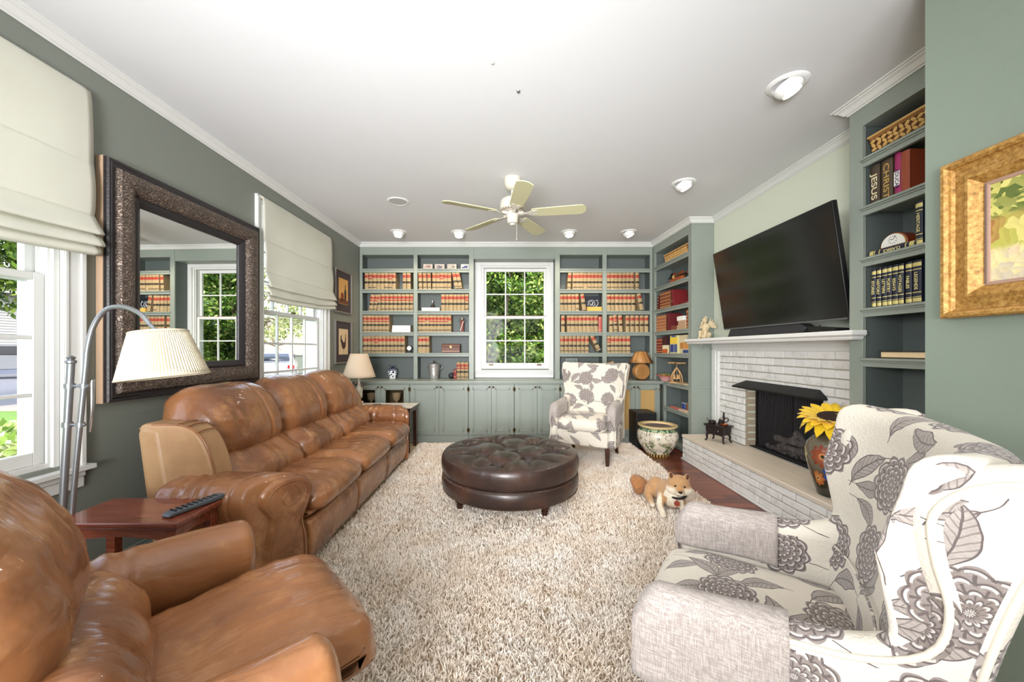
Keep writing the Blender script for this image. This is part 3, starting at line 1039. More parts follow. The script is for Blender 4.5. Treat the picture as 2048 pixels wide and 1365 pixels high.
def text_mesh(s, size, m, ext=.0006):
    cu = bpy.data.curves.new('txt', 'FONT'); cu.body = s; cu.size = size; cu.extrude = ext
    cu.align_x = 'CENTER'; cu.align_y = 'CENTER'; cu.offset = size*.012
    o = bpy.data.objects.new('txt', cu)
    COL.objects.link(o)
    dg = bpy.context.evaluated_depsgraph_get()
    me = bpy.data.meshes.new_from_object(o.evaluated_get(dg))
    bpy.data.objects.remove(o); bpy.data.curves.remove(cu)
    me.materials.clear(); me.materials.append(m)
    n = bpy.data.objects.new('lettering', me); COL.objects.link(n)
    return n
# ---------------------------------------------------------------- fireplace
fp = thing('fireplace', 'white-painted brick fireplace with black hood, mesh curtain and white mantel shelf', 'fireplace', (2.41, 3.2, .28))
I4 = Matrix()
def fpart(n, m, mm, **k): return build(n, m, mm, parent=fp, frame=I4, **k)
OY0, OY1, OZ1 = 2.775, 3.69, .87
# mortar bed behind the bricks
m = MB()
m.box(2.398, 2.424, OY1, 4.13, .28, 1.232); m.box(2.398, 2.424, 2.31, OY0, .28, 1.232); m.box(2.398, 2.424, OY0, OY1, OZ1, 1.232)
fpart('mortar_bed', m, MORTAR)
bh, bl = .068, .245
BR = []
for k in range(4):
    q = MB(); L = .237; H = .055
    q.box(-L/2, L/2, 0, .012, 0, H); 
    BR.append(q)
def add_brick(y0, y1, z, par, x=2.386, fr=None, h=.0595):
    q = MB().box(x+random.uniform(-.0012, .0012), x+.014, y0, y1, z+.004, z+.004+h)
    return build('brick', q, BRICK, parent=par, frame=fr or I4, bevel=.0025, seg=1)
row = 0
z = .28
while z < 1.22:
    h = min(.0595, 1.230-z-.006)
    y = 2.31-(.12 if row % 2 else 0)
    while y < 4.13:
        a, c = max(y, 2.312)+.0055, min(y+bl, 4.128)-.0055
        y += bl
        if h < .02: continue
        segs = [(a, c)]
        if z < OZ1-.02:
            segs = []
            if a < OY0: segs.append((a, min(c, OY0)))
            if c > OY1: segs.append((max(a, OY1), c))
        for p, q in segs:
            if q-p > .02: add_brick(p, q, z, fp, h=h)
    z += bh; row += 1
# bricks of the far reveal of the opening, turned towards the room
z = .28
while z < OZ1-.03:
    q = MB().box(2.40, 2.498, OY1-.002, OY1+.02, z+.004, z+.0585)
    build('brick', q, mat('tan_reveal_brick', (176, 160, 136), .7, bump=.3), parent=fp, frame=I4, bevel=.003, seg=1)
    z += bh
# trims
m = MB()
m.box(2.372, 2.40, 4.13, 4.236, .28, 1.235); m.box(2.364, 2.40, 4.165, 4.236, .28, 1.235); m.box(2.376, 2.40, 4.118, 4.13, .28, 1.235)
m.box(2.372, 2.40, 2.302, 4.236, 1.225, 1.305); m.box(2.362, 2.40, 2.302, 4.236, 1.262, 1.305); m.box(2.366, 2.40, 2.302, 4.236, 1.228, 1.240)
fpart('white_surround', m, WHITE, bevel=.003)
m = MB()
prof = [(0, 1.300), (.012, 1.300), (.020, 1.312), (.020, 1.318), (.030, 1.322), (.040, 1.330), (.040, 1.350), (.034, 1.356), (0, 1.356)]
R = []
def mant(o, z):   # outline offset from a core rectangle; shelf wraps slightly at the near end
    return z
for yy, e in ((4.205, 0), (2.215, 0)):
    R.append([(2.09-o, yy+(o if yy > 3 else -o), z) for o, z in prof])
pts0 = [(2.39, 4.205)]
Pth = [Vector((2.40, 4.23)), Vector((2.09, 4.205)), Vector((2.09, 2.215)), Vector((2.14, 2.215))]
m = MB()
Rr = []
for x, y, nx, ny in ((2.41, 4.205, 0, 1), (2.09, 4.205, -1, 1), (2.09, 2.225, -1, -1), (2.138, 2.225, 0, -1)):
    Rr.append([(x+nx*o, y+ny*o*(.6 if y > 4 else 1), z) for o, z in prof])
m.rings(Rr)
m.box(2.088, 2.41, 2.302, 4.205, 1.300, 1.3555); m.box(2.085, 2.138, 2.22, 2.302, 1.301, 1.3555)
fpart('mantel_shelf', m, WHITE, angle=.4)
# hook under the mantel end
fpart('hook', MB().tube(crom([(2.24, 4.22, 1.30), (2.24, 4.22, 1.27), (2.245, 4.20, 1.252), (2.25, 4.19, 1.262)], 10), .0016, 6), STEEL)
# firebox
m = MB()
FB = mat('sooty_firebox', (44, 41, 44), .9, bump=.3)
m.box(2.50, 2.615, OY0+.001, OY0+.008, .28, OZ1); m.box(2.50, 2.615, OY1-.008, OY1-.001, .28, OZ1); m.box(2.608, 2.615, OY0, OY1, .28, OZ1)
m.box(2.50, 2.615, OY0, OY1, OZ1-.008, OZ1-.001); m.box(2.43, 2.615, OY0, OY1, .281, .286)
fpart('firebox', m, FB)
m = MB()
m.box(2.497, 2.506, OY1-.02, OY1-.001, .28, OZ1); m.box(2.497, 2.506, OY0, OY0+.02, .28, OZ1); m.box(2.497, 2.506, OY0, OY1, OZ1-.03, OZ1)
m.box(2.497, 2.506, OY0, OY1, .286, .298)
fpart('metal_frame', m, BLACK)
# pleated mesh curtain
def _mesh(N, c, b, co):
    t = N.t
    x, y, z = N.sep(co)
    g = N.m('MAXIMUM', N.m('GREATER_THAN', N.m('SINE', N.m('MULTIPLY', y, 1900)), .2), N.m('GREATER_THAN', N.m('SINE', N.m('MULTIPLY', z, 1900)), .2))
    b.inputs['Alpha'].default_value = .45
    return c
MESHC = mat('black_mesh_curtain', (34, 30, 34), .5, .3, fn=_mesh)
for a, c in ((OY0+.012, (OY0+OY1)/2-.004), ((OY0+OY1)/2+.004, OY1-.012)):
    G = []
    for j in range(8):
        z = .292+(OZ1-.03-.292)*j/7
        G.append([(2.513+.006*math.sin(k*1.05)+.002*math.sin(k*.37+j), a+(c-a)*k/110, z) for k in range(111)])
    fpart('mesh_curtain', MB().grid(G), MESHC, recalc=False, angle=1.2)
for yy in (-.018, .018):
    fpart('curtain_pull', MB().cyl((2.503, (OY0+OY1)/2+yy, .62), (2.503, (OY0+OY1)/2+yy, .75), .004, n=8), IRON)
# logs and embers
LOG = mat('grey_ash_log', (150, 140, 136), .9, var=.4, vscale=25, bump=.8, bscale=40)
for (y0, z0, y1, z1, r, xx) in ((2.86, .36, 3.40, .34, .038, 2.565), (3.0, .43, 3.5, .40, .033, 2.570), (2.95, .36, 3.25, .50, .028, 2.555), (3.2, .50, 3.45, .33, .024, 2.550)):
    P = [(xx+.004*math.sin(k*1.3), y0+(y1-y0)*k/7, z0+(z1-z0)*k/7+.006*math.sin(k*2.1)) for k in range(8)]
    fpart('log', MB().tube(P, [r*(.9+.12*math.sin(k*1.7+y0*9)) for k in range(8)], 10), LOG)
m = MB()
for k in range(120):
    m.ell((random.uniform(2.535, 2.60), random.uniform(2.84, 3.62), .29+random.random()*.03), random.uniform(.008, .018), 6, 4)
e = fpart('ash_and_embers', m, LOG); e['kind'] = 'stuff'
# hood
H = MB()
ht, hb = .935, .862
A = [(2.386, 3.665, ht), (2.386, 2.78, ht), (2.30, 3.745, hb), (2.30, 2.735, hb), (2.386, 3.745, hb), (2.386, 2.735, hb),]
vs = [(2.386, 3.66, ht), (2.386, 2.80, ht), (2.295, 2.735, hb+.014), (2.295, 3.745, hb+.014), (2.295, 3.745, hb), (2.295, 2.735, hb), (2.386, 3.745, hb), (2.386, 2.735, hb), (2.386, 3.745, hb+.014), (2.386, 2.735, hb+.014)]
H.add(vs, [(0, 1, 2, 3), (3, 2, 5, 4), (0, 3, 8), (1, 9, 2), (3, 4, 6, 8), (2, 9, 7, 5), (4, 5, 7, 6), (0, 8, 6, 7, 9, 1)])
fpart('hood', H, mat('matt_black_metal', (22, 22, 23), .45, .2))
fpart('hood_seam', MB().add([(2.3865-.001, 3.0, ht+.001), (2.295-.001, 2.965, hb+.0155), (2.295-.001, 2.97, hb+.0155), (2.3865-.001, 3.005, ht+.001)], [(0, 1, 2, 3)]), BLACK, recalc=False)

# raised hearth
he = thing('hearth', 'raised whitewashed brick hearth with a smooth cream slab top', 'hearth', (2.2, 3.2, 0))
def hpart(n, m, mm, **k): return build(n, m, mm, parent=he, frame=I4, **k)
hpart('core', MB().box(2.024, 2.42, 2.306, 4.186, 0, .245).box(2.024, 2.136, 2.212, 2.306, 0, .245), MORTAR)
m = MB(); m.prism([(2.005, 2.196), (2.138, 2.196), (2.138, 2.304), (2.384, 2.304), (2.384, 4.20), (2.005, 4.20)], .245, .2795, 'xy'); m.box(2.384, 2.424, OY0, OY1, .245, .2795)
hpart('slab', m, STONE, bevel=.005)
for i, yy in enumerate((2.6, 3.0, 3.4, 3.8)):
    pass
for xx in (2.12, 2.25):
    hpart('slab_joint', MB().box(xx, xx+.003, 2.25, 4.1, .2795, .2802), MORTAR)
hpart('toe_strip', MB().box(1.995, 2.020, 2.19, 4.20, 0, .018), WHITE, bevel=.004)
row = 0; z = .016
for row in range(4):
    hh = .0495
    zz = .018+row*.0568
    y = 2.20-(.13 if row % 2 else 0)
    while y < 4.19:
        a, c = max(y, 2.202)+.0055, min(y+bl, 4.196)-.0055
        y += bl
        if c-a > .02:
            q = MB().box(2.010+random.uniform(-.0015, .0015), 2.026, a, c, zz+.003, zz+.003+hh)
            build('brick', q, BRICK, parent=he, frame=I4, bevel=.0025, seg=1)
    for a, c in ((2.026, 2.14), (2.148, 2.30), (2.308, 2.38)):
        for yy, yb in ((2.200, 2.214), (4.184, 4.197)):
            if yy < 3 and a > 2.14: continue
            q = MB().box(a, c, yy, yb, zz+.003, zz+.003+hh)
            build('brick', q, BRICK, parent=he, frame=I4, bevel=.0025, seg=1)

# ---------------------------------------------------------------- television and what stands on the mantel
tv = thing('television', 'large black flat-screen television leaning forward above the mantel', 'television', (2.16, 2.985, 1.434))
zb, zt = 1.434, 2.18
y0, y1 = 2.325, 3.655
tilt = math.atan2(.11, zt-zb)
Ft = T(2.175, 2.985, zb) @ Matrix.Rotation(-tilt, 4, 'Y')
hw = (y1-y0)/2; hh = .755
def tpart(n, m, mm, **k): return build(n, m, mm, parent=tv, frame=Ft, **k)
m = MB().box(-.016, .018, -hw, hw, 0, hh)
tpart('casing', m, BLACK, bevel=.004)
tpart('screen', MB().box(-.0175, -.0165, -hw+.008, hw-.008, .016, hh-.008), SCREEN)
tpart('back_housing', MB().box(.018, .055, -hw*.6, hw*.6, .06, hh*.7), BLACK, bevel=.01)
m = MB().box(-.02, -.016, -hw+.01, hw-.01, .001, .012)
tpart('lower_bezel', m, mat('silver_bezel', (120, 122, 125), .3, .7))
build('wall_bracket', MB().box(2.215, 2.3985, 2.85, 3.12, 1.66, 1.92), IRON, parent=tv, frame=I4)
sb = thing('soundbar', 'long charcoal soundbar on the mantel under the television', 'speaker', (2.16, 3.2, 1.356))
build('body', MB().prism([(3.60, 1.362), (3.56, 1.432), (2.72, 1.432), (2.66, 1.40), (2.70, 1.362)], 2.165, 2.25, 'yz'), mat('charcoal_speaker_cloth', (44, 44, 46), .7), parent=sb, frame=I4, bevel=.006)
for yy in (3.45, 2.85):
    build('foot', MB().box(2.17, 2.24, yy-.04, yy+.04, 1.3562, 1.363), BLACK, parent=sb, frame=I4)
bx = thing('set_top_box', 'flat black box beside the soundbar at the near end of the mantel', 'electronics', (2.22, 2.52, 1.3565))
build('case', MB().prism([(2.40, 1.38), (2.44, 1.3572), (2.62, 1.3572), (2.64, 1.405)], 2.15, 2.27, 'yz'), BLACK, parent=bx, frame=I4, bevel=.003)
build('cables', MB().tube(crom([(2.2, 2.66, 1.362), (2.19, 2.68, 1.40), (2.2, 2.70, 1.37), (2.21, 2.64, 1.39), (2.22, 2.60, 1.41)], 24), .003, 6), BLACK, parent=bx, frame=I4)
c = MB().tube(crom([(2.12, 3.55, 1.359), (2.11, 3.40, 1.359), (2.13, 3.25, 1.359), (2.12, 3.05, 1.36)], 20), .0028, 6)
tag(build('power_cable', c, BLACK), 'thin black cable lying along the mantel under the soundbar', 'cable')

# ---------------------------------------------------------------- smooth sculpted shapes
def blob(name, parts, m, parent=None, frame=None, voxel=.006, smooth=6, origin=None, paint=None):
    """union of ellipsoids / tubes remeshed into one continuous surface. parts are MB"""
    me = bpy.data.meshes.new('tmp')
    mb = MB()
    for p in parts:
        mb.add(p.v, p.f)
    me.from_pydata([tuple(v) for v in mb.v], [], mb.f)
    bm = bmesh.new(); bm.from_mesh(me); bmesh.ops.recalc_face_normals(bm, faces=bm.faces); bm.to_mesh(me); bm.free()
    o = bpy.data.objects.new('tmp', me); COL.objects.link(o)
    r = o.modifiers.new('r', 'REMESH'); r.mode = 'VOXEL'; r.voxel_size = voxel
    s = o.modifiers.new('s', 'SMOOTH'); s.iterations = smooth; s.factor = .5
    dg = bpy.context.evaluated_depsgraph_get(); dg.update()
    ev = o.evaluated_get(dg)
    me2 = bpy.data.meshes.new_from_object(ev)
    bpy.data.objects.remove(o)
    n = len(me2.vertices)
    co = np.empty(n*3, dtype=np.float32); me2.vertices.foreach_get('co', co); co = co.reshape(-1, 3)
    if paint:
        cols = paint(co)
        ca = me2.color_attributes.new('fur', 'FLOAT_COLOR', 'POINT')
        ca.data.foreach_set('color', np.hstack([cols, np.ones((n, 1))]).astype(np.float32).ravel())
    M = frame if frame is not None else I4
    if parent is not None: M = MW[parent.name].inverted() @ M
    me2.name = name
    me2.materials.clear(); me2.materials.append(m)
    me2.shade_smooth()
    ob = bpy.data.objects.new(name, me2); COL.objects.link(ob)
    if parent is not None:
        me2.transform(M)
        ob.parent = parent; MW[ob.name] = MW[parent.name].copy()
    else:
        me2.transform(M)
        co = np.empty(n*3, dtype=np.float32); me2.vertices.foreach_get('co', co); co = co.reshape(-1, 3)
        loc = Vector(((co[:, 0].min()+co[:, 0].max())/2, (co[:, 1].min()+co[:, 1].max())/2, co[:, 2].min()))
        me2.transform(Matrix.Translation(-loc)); ob.location = loc; MW[ob.name] = Matrix.Translation(loc)
    return ob
def E(c, r, rot=None): return MB().ell(c, r, 20, 14, rot=rot)
def TB(pts, r, n=10): return MB().tube(pts, r, n)
RX = lambda a: Matrix.Rotation(a, 3, 'X')
RY = lambda a: Matrix.Rotation(a, 3, 'Y')
RZ = lambda a: Matrix.Rotation(a, 3, 'Z')

PLASTER = mat('sand_coloured_resin', (206, 186, 150), .7, var=.15, vscale=30, bump=.4, bscale=90)
# winged figure seated on a rock
gf = thing('winged_figurine', 'sand-coloured winged seated figurine at the far end of the mantel', 'figurine', (2.22, 4.10, 1.3562), rz=math.radians(-55))
P = [E((0, 0, .03), (.055, .05, .032)), E((.03, .01, .05), (.03, .03, .028)), E((-.03, 0, .05), (.03, .032, .03)),
     E((0, 0, .11), (.034, .030, .05)), E((0, 0, .145), (.040, .028, .028)), TB([(0, 0, .15), (0, -.005, .185)], [.014, .012]),
     E((0, -.012, .205), (.026, .030, .028)), TB([(.012, 0, .22), (.018, .005, .25)], [.010, .003]), TB([(-.012, 0, .22), (-.018, .005, .248)], [.010, .003]), TB([(0, .0, .225), (0, .008, .262)], [.012, .003]),
     TB([(.034, 0, .155), (.046, -.018, .12), (.025, -.045, .115)], [.013, .011, .009]), TB([(-.034, 0, .155), (-.046, -.018, .12), (-.02, -.045, .165), (-.012, -.038, .19)], [.013, .011, .009, .009]),
     TB([(.018, -.01, .075), (.03, -.06, .085), (.03, -.065, .025)], [.022, .017, .012]), TB([(-.018, -.01, .075), (-.03, -.06, .08), (-.03, -.062, .02)], [.022, .017, .012]),
     E((.03, -.075, .014), (.012, .022, .012)), E((-.03, -.075, .012), (.012, .022, .012)), E((0, -.038, .198), (.008, .012, .008))]
blob('body', P, PLASTER, parent=gf, frame=MW[gf.name], voxel=.0035, smooth=3)
for s in (-1, 1):
    W1 = []
    for k in range(6):
        a = math.radians(78-k*17)
        W1.append(TB([(s*.012, .022, .13+.004*k), (s*(.012+.05*math.cos(a)), .045+.006*k, .13+.05*math.sin(a)), (s*(.012+(.10-.006*k)*math.cos(a)), .055+.006*k, .13+(.115-.012*k)*math.sin(a))], [.012, .012, .003], 8))
    blob('wing', W1, PLASTER, parent=gf, frame=MW[gf.name], voxel=.0035, smooth=2)
# ---------------------------------------------------------------- leather seating
def fold(p, q, y, s, seed, amp):
    return amp*nz(p, q, y, s, seed)
def seating(name, label, cat, M, n, wseat, wing=True, front_out=0.0, group=None, armw=.26, fat=1.0, bs=0.0, fz=0.0):
    """local frame: x forward (front at 0), y sideways (left), z up"""
    r = thing(name, label, cat, frame=M)
    def part(nm, m, mm=LEATHER, **k):
        k.setdefault('angle', 1.2)
        return build(nm, m, mm, parent=r, **k)
    half = wseat*n/2
    ya = half+armw
    # body between the arms
    part('base', MB().box(-.80, -.10, -half-.02, half+.02, .05, .36), LEATHER_SIDE, bevel=.02)
    part('back_frame', MB().prism([(-.70, .06), (-.80, .82), (-.78, .87), (-.68, .85), (-.60, .40), (-.52, .06)], -half-.16, half+.16, 'xz'), LEATHER_SIDE, bevel=.03, seg=3)
    for i in range(n):
        a = -half+i*wseat+.007; c = a+wseat-.014
        sd = i*3.7+len(name)
        # footrest panel under the seat
        def dpan(p, q, y, u, k): return -.006*math.exp(-((u-.5)/.5)**2)+.003*nz(p*.3, q*.6, y*6, 3, sd)
        m = cushion(MB(), [(-.18, .10), (-.10, .07), (-.035, .085), (-.008, .20), (-.018, .300), (-.06, .318), (-.18, .31)], a, c, .02, 40, 22, dpan)
        part('footrest_panel', m)
        def dlip(p, q, y, u, k): return .004*nz(p, q, y, 9, sd)
        m = cushion(MB(), [(-.20, .315), (-.08, .322), (-.028, .338), (-.024, .358), (-.07, .372), (-.20, .37)], a+.004, c-.004, .02, 32, 18, dlip)
        part('front_roll', m)
        # seat cushion
        fo = front_out
        def dseat(p, q, y, u, k):
            e = min(u, 1-u)*wseat
            top = 1 if q > .40 else .3
            d = .010*nz(p, q, y, 5, sd)*top+.0055*nz(p*2.2, q, y*5, 3.2, sd+9)*top
            d += .006*math.exp(-e/.05)*math.sin(p*70+2*nz(p, 0, y, 6, sd))*top
            back = math.exp(-((p+.5)/.14)**2)
            d += .008*back*math.sin(y*55+p*18)
            return d
        m = cushion(MB(), [(-.66, .36), (-.3, .345), (-.06, .35), (.012+fo, .365), (.030+fo, .405+fz*.5), (.010+fo, .452+fz), (-.06+fo*.7, .482+fz), (-.20, .492), (-.42, .475), (-.66, .46)], a, c, .07, 76, 44, dseat, bulge=.014)
        part('seat_cushion', m)
        # lower back roll
        def dlum(p, q, y, u, k):
            e = min(u, 1-u)*wseat
            return .016*nz(p, q*.6, y, 7, sd+2)+.010*nz(p*1.5, q*3, y*7, 2.4, sd+5)+.008*math.exp(-e/.06)*math.sin(q*90)
        m = cushion(MB(), ([(-.72, .42), (-.50, .40), (-.42, .43), (-.385, .49), (-.40, .56), (-.47, .61), (-.56, .65), (-.72, .64)] if n > 1 else [(-.66, .42), (-.46, .42), (-.36, .45), (-.31, .52), (-.32, .58), (-.38, .64), (-.48, .66), (-.66, .66)]), a-.006, c+.006, .07, 60, 40, dlum, bulge=.022)
        part('lumbar_cushion', m)
        # upper back cushion
        def dup_(p, q, y, u, k):
            e = min(u, 1-u)*wseat
            d = .012*nz(p, q, y, 4, sd+3)
            fr = math.exp(-((q-.60)/.05)**2)
            d += .010*math.exp(-e/.05)*math.sin(q*75+4*nz(p, q, 0, 3, sd))
            d += .007*math.exp(-((q-.86)/.05)**2)*math.sin(y*85+3*nz(p, y, 0, 3, sd))*math.exp(-e/.16)
            d -= .016*math.exp(-((y-(a+wseat*.66))/.012)**2)*(1 if p > -.62 else .3)
            d += .004*nz(p, q*5, y*1.2, 6, sd+7)
            return d
        m = cushion(MB(), [(q0+bs, q1+(.04 if bs else 0)) for q0, q1 in [(-.66, .55), (-.52, .545), (-.42, .58), (-.375, .66), (-.385, .76), (-.43, .86), (-.50, .93), (-.585, .965), (-.66, .95), (-.72, .88), (-.70, .70)]], a-.012, c+.012, .12, 84, 56, dup_, bulge=.03)
        part('back_cushion', m)
    for s in (-1, 1):
        y_in, y_out = s*half, s*ya
        lo, hi = sorted((y_in, y_out))
        w = armw
        # arm body: rolled top, profile in (y, z) swept forward
        cy = s*(half+w*.52)
        if wing:
            pr = [(-.12, .06), (-.125, .30), (-.135, .46), (-.145, .53), (-.115, .592), (-.04, .612), (.04, .605), (.10, .575), (.115, .52), (.105, .46), (.10, .30), (.10, .06)]
        else:
            pr = [(-.085, .08), (-.095, .30), (-.125, .44), (-.135, .52), (-.105, .585), (-.04, .615), (.04, .608), (.095, .57), (.11, .51), (.09, .44), (.085, .30), (.085, .08)]
        pr = [(-s*a, b) if s > 0 else (a, b) for a, b in pr]
        pr = [(cy+(-a if False else a)*(w/.26)*1.0, b) for a, b in pr]
        def darm(p, q, x, u, k):
            d = .005*nz(p, q, x, 6, 4)
            if q > .5: d += .006*math.exp(-((x+.42)/.10)**2)*math.sin(x*95+3*nz(p, q, 0, 5))
            if wing: d -= .008*math.exp(-((x+.14)/.006)**2)*(q > .44)
            # gentle rise and fall of the top
            if q > .45: d += .012*math.sin((x+.6)*4.5)
            return d
        sl = (.13 if wing else .0)
        slant = lambda a, x: x-sl*max(0, min(1, (x+.45)/.43))*min(1, max(0, (abs(a)-half)/armw))
        m = cushion(MB(), pr, -.60 if wing else -.50, -.015, .035, 64, 40, darm, to=lambda a, b, x: (slant(a, x), a, b))
        part('arm', m)
        if wing:
            # scrolled front panel of the arm
            sc = [(.0, .055), (-.10, .055), (-.105, .25), (-.085, .36), (-.115, .44), (-.135, .50), (-.12, .56), (-.07, .59), (0, .60), (.06, .585), (.10, .55), (.105, .50), (.085, .46), (.06, .40), (.085, .25), (.10, .055)]
            P = even(crom([(cy+(s*-1)*a*-1, b, 0) for a, b in sc], 120, True), 70)
            c = Vector((cy, .33, 0))
            R = []
            for x, ins in ((-.03, 0), (-.005, .0), (.008, .006), (.012, .016)):
                R.append([(slant((c+(p-c)*(1-ins/.15)).x, x), (c+(p-c)*(1-ins/.15)).x, (c+(p-c)*(1-ins/.15)).y) for p in P])
            part('arm_front_panel', MB().rings(R), angle=.9)
            ring = [(slant((c+(p-c)*.82).x, .013), (c+(p-c)*.82).x, (c+(p-c)*.88).y+.01) for p in P]
            part('scroll_stitching', MB().tube(ring, .0035, 6, loop=True))
            # carved-looking spiral on the panel
            sp = [(.013, cy+s*(-.01)+math.cos(t)*(.012+.006*t)*-s, .50+math.sin(t)*(.012+.006*t)) for t in [k*.35 for k in range(22)]]
            sp = [(slant(b_, a_), b_, c_) for a_, b_, c_ in sp]
            part('scroll_seam', MB().tube(sp, .003, 6))
            # wing that closes the end of the back
            wg = [(-.69, .28), (-.745, .60), (-.79, .845), (-.70, .865), (-.575, .86), (-.50, .82), (-.45, .74), (-.415, .62), (-.395, .50), (-.395, .20), (-.69, .10)]
            def dw(p, q, y, u, k): return .003*nz(p, q, y, 5, 2)
            y0, y1 = sorted((s*(half+.02), s*(half+.155)))
            if s > 0: wg = [(max(-.80, a_-.13*(1 if a_ > -.6 else .2)), b_) for a_, b_ in wg]
            m = cushion(MB(), wg, y0, y1, .018, 90, 6, dw, bulge=.0)
            part('wing', m, LEATHER_SIDE)
            # piping along the wing edge with three gathered tucks
            yy = s*(half+.157)
            part('wing_piping', MB().tube([(a, yy-s*.012, b) for a, b, _ in crom([(x, z, 0) for x, z in wg[2:9]], 40)], .005, 6))
            for k in range(3):
                part('tuck', MB().tube(crom([(-.60+.05*k, s*(half+.15), .868-.016*k*k*.6), (-.595+.05*k, s*(half+.10), .872-.016*k*k*.6), (-.59+.05*k, s*(half+.04), .868-.016*k*k*.6)], 8), .004, 6))
    return r
M_SOFA = T(-1.03, 2.965, 0, math.radians(0))
seating('leather_sofa', 'long tan leather three-seat reclining sofa along the window wall', 'sofa', M_SOFA, 3, .65, armw=.28, bs=-.15)
ang = math.radians(45.4)
M_REC = T(-.642, 1.095, 0, ang)
seating('leather_recliner', 'tan leather recliner at the near left corner of the rug', 'armchair', M_REC, 1, .56, wing=False, front_out=.13, armw=.18, bs=-.055, fz=.035)

# ---------------------------------------------------------------- round tufted ottoman
OC = Vector((.04, 2.96, 0)); OR = .54
ot = thing('round_ottoman', 'round dark brown tufted leather ottoman in the middle of the rug', 'ottoman', OC)
BT = [(-.057, 2.604), (.17, 2.734), (-.178, 2.819), (.036, 2.959), (.377, 2.91), (.245, 3.127), (-.309, 3.086), (-.088, 3.211), (.132, 3.378)]
BT = [(x-OC.x, y-OC.y) for x, y in BT]
SEG = []
for i in range(len(BT)):
    for j in range(i):
        d = math.dist(BT[i], BT[j])
        if d < .285: SEG.append((BT[i], BT[j]))
for (x, y) in BT:      # pleats running out to the rim
    rr = math.hypot(x, y)
    if rr > .25:
        a = math.atan2(y, x)
        for da in (-.26, .26): SEG.append(((x, y), ((OR-.03)*math.cos(a+da), (OR-.03)*math.sin(a+da))))
def segd(p, s):
    (ax, ay), (bx, by) = s
    dx, dy = bx-ax, by-ay
    t = max(0, min(1, ((p[0]-ax)*dx+(p[1]-ay)*dy)/(dx*dx+dy*dy)))
    return math.hypot(p[0]-ax-t*dx, p[1]-ay-t*dy), t
NT_ = 150
G = []
prof = [(r_, 0) for r_ in [OR*.93*math.sqrt(k/46) for k in range(1, 47)]]
for r_, _ in prof:
    row = []
    for k in range(NT_):
        a = 2*PI*k/NT_
        x, y = r_*math.cos(a), r_*math.sin(a)
        h = .462-.016*(r_/OR)**4-.012*max(0, (r_-OR*.8)/(OR*.13))**2
        db = min(math.dist((x, y), b) for b in BT)
        pull = .052*math.exp(-(db/.030)**2)+.022*math.exp(-(db/.08)**2)
        ds = min(segd((x, y), s)[0] for s in SEG)
        cr = .013*math.exp(-(ds/.011)**2)+.014*math.exp(-(ds/.05)**2)
        nb = min(BT, key=lambda b: math.dist((x, y), b))
        th = math.atan2(y-nb[1], x-nb[0])
        star = .004*math.exp(-((db-.05)/.03)**2)*math.sin(th*11)
        h -= pull+cr*(1 if r_ < OR*.86 else max(0, 1-(r_-OR*.86)/(OR*.07))*.8)-star
        row.append((x, y, h))
    G.append(row)
side = [(.965, .438), (.988, .422), (1.0, .40), (1.003, .375), (1.0, .345), (.99, .318), (.972, .300), (.95, .296)]
for f_, z_ in side:
    row = []
    for k in range(NT_):
        a = 2*PI*k/NT_
        g = 0
        for q in range(12):
            d = (a-q*2*PI/12-.2+PI) % (2*PI)-PI
            g += .006*math.exp(-(d/.018)**2)
        rr = OR*f_-g*(1 if .31 < z_ < .43 else .4)+.002*nz(math.cos(a), math.sin(a), z_*3, 6)
        row.append((rr*math.cos(a), rr*math.sin(a), z_))
    G.append(row)
build('tufted_cushion', MB().rings(G), OLEATHER, parent=ot, angle=1.2)
build('base_band', MB().lathe([(OR*.94, .298), (OR*.975, .292), (OR*.995, .27), (OR*1.0, .235), (OR*.99, .20), (OR*.965, .172), (OR*.93, .165), (OR*.3, .165)], 96), OLEATHER, parent=ot, angle=1.2)
for zz, rr in ((.287, OR*.984), (.178, OR*.978)):
    m = MB()
    for k in range(150):
        a = 2*PI*k/150
        m.ell((rr*math.cos(a), rr*math.sin(a), zz), .0048, 6, 4)
    o = build('nailhead_trim', m, mat('bronze_nailheads', (104, 82, 62), .4, .8), parent=ot); o['kind'] = 'stuff'
for x, y in BT:
    build('button', MB().ell((x, y, .462-.070), (.012, .012, .006), 12, 6), OLEATHER, parent=ot)
for x, y in ((.25, -.26), (-.385, -.14), (.32, .26), (-.30, .28)):
    build('leg', MB().lathe([(.030, .17), (.034, .155), (.024, .148), (.037, .125), (.040, .105), (.034, .082), (.020, .066), (.027, .060), (.022, .052), (.024, .042), (.018, .03)], 20, (x, y, 0)), DARKWOOD, parent=ot)

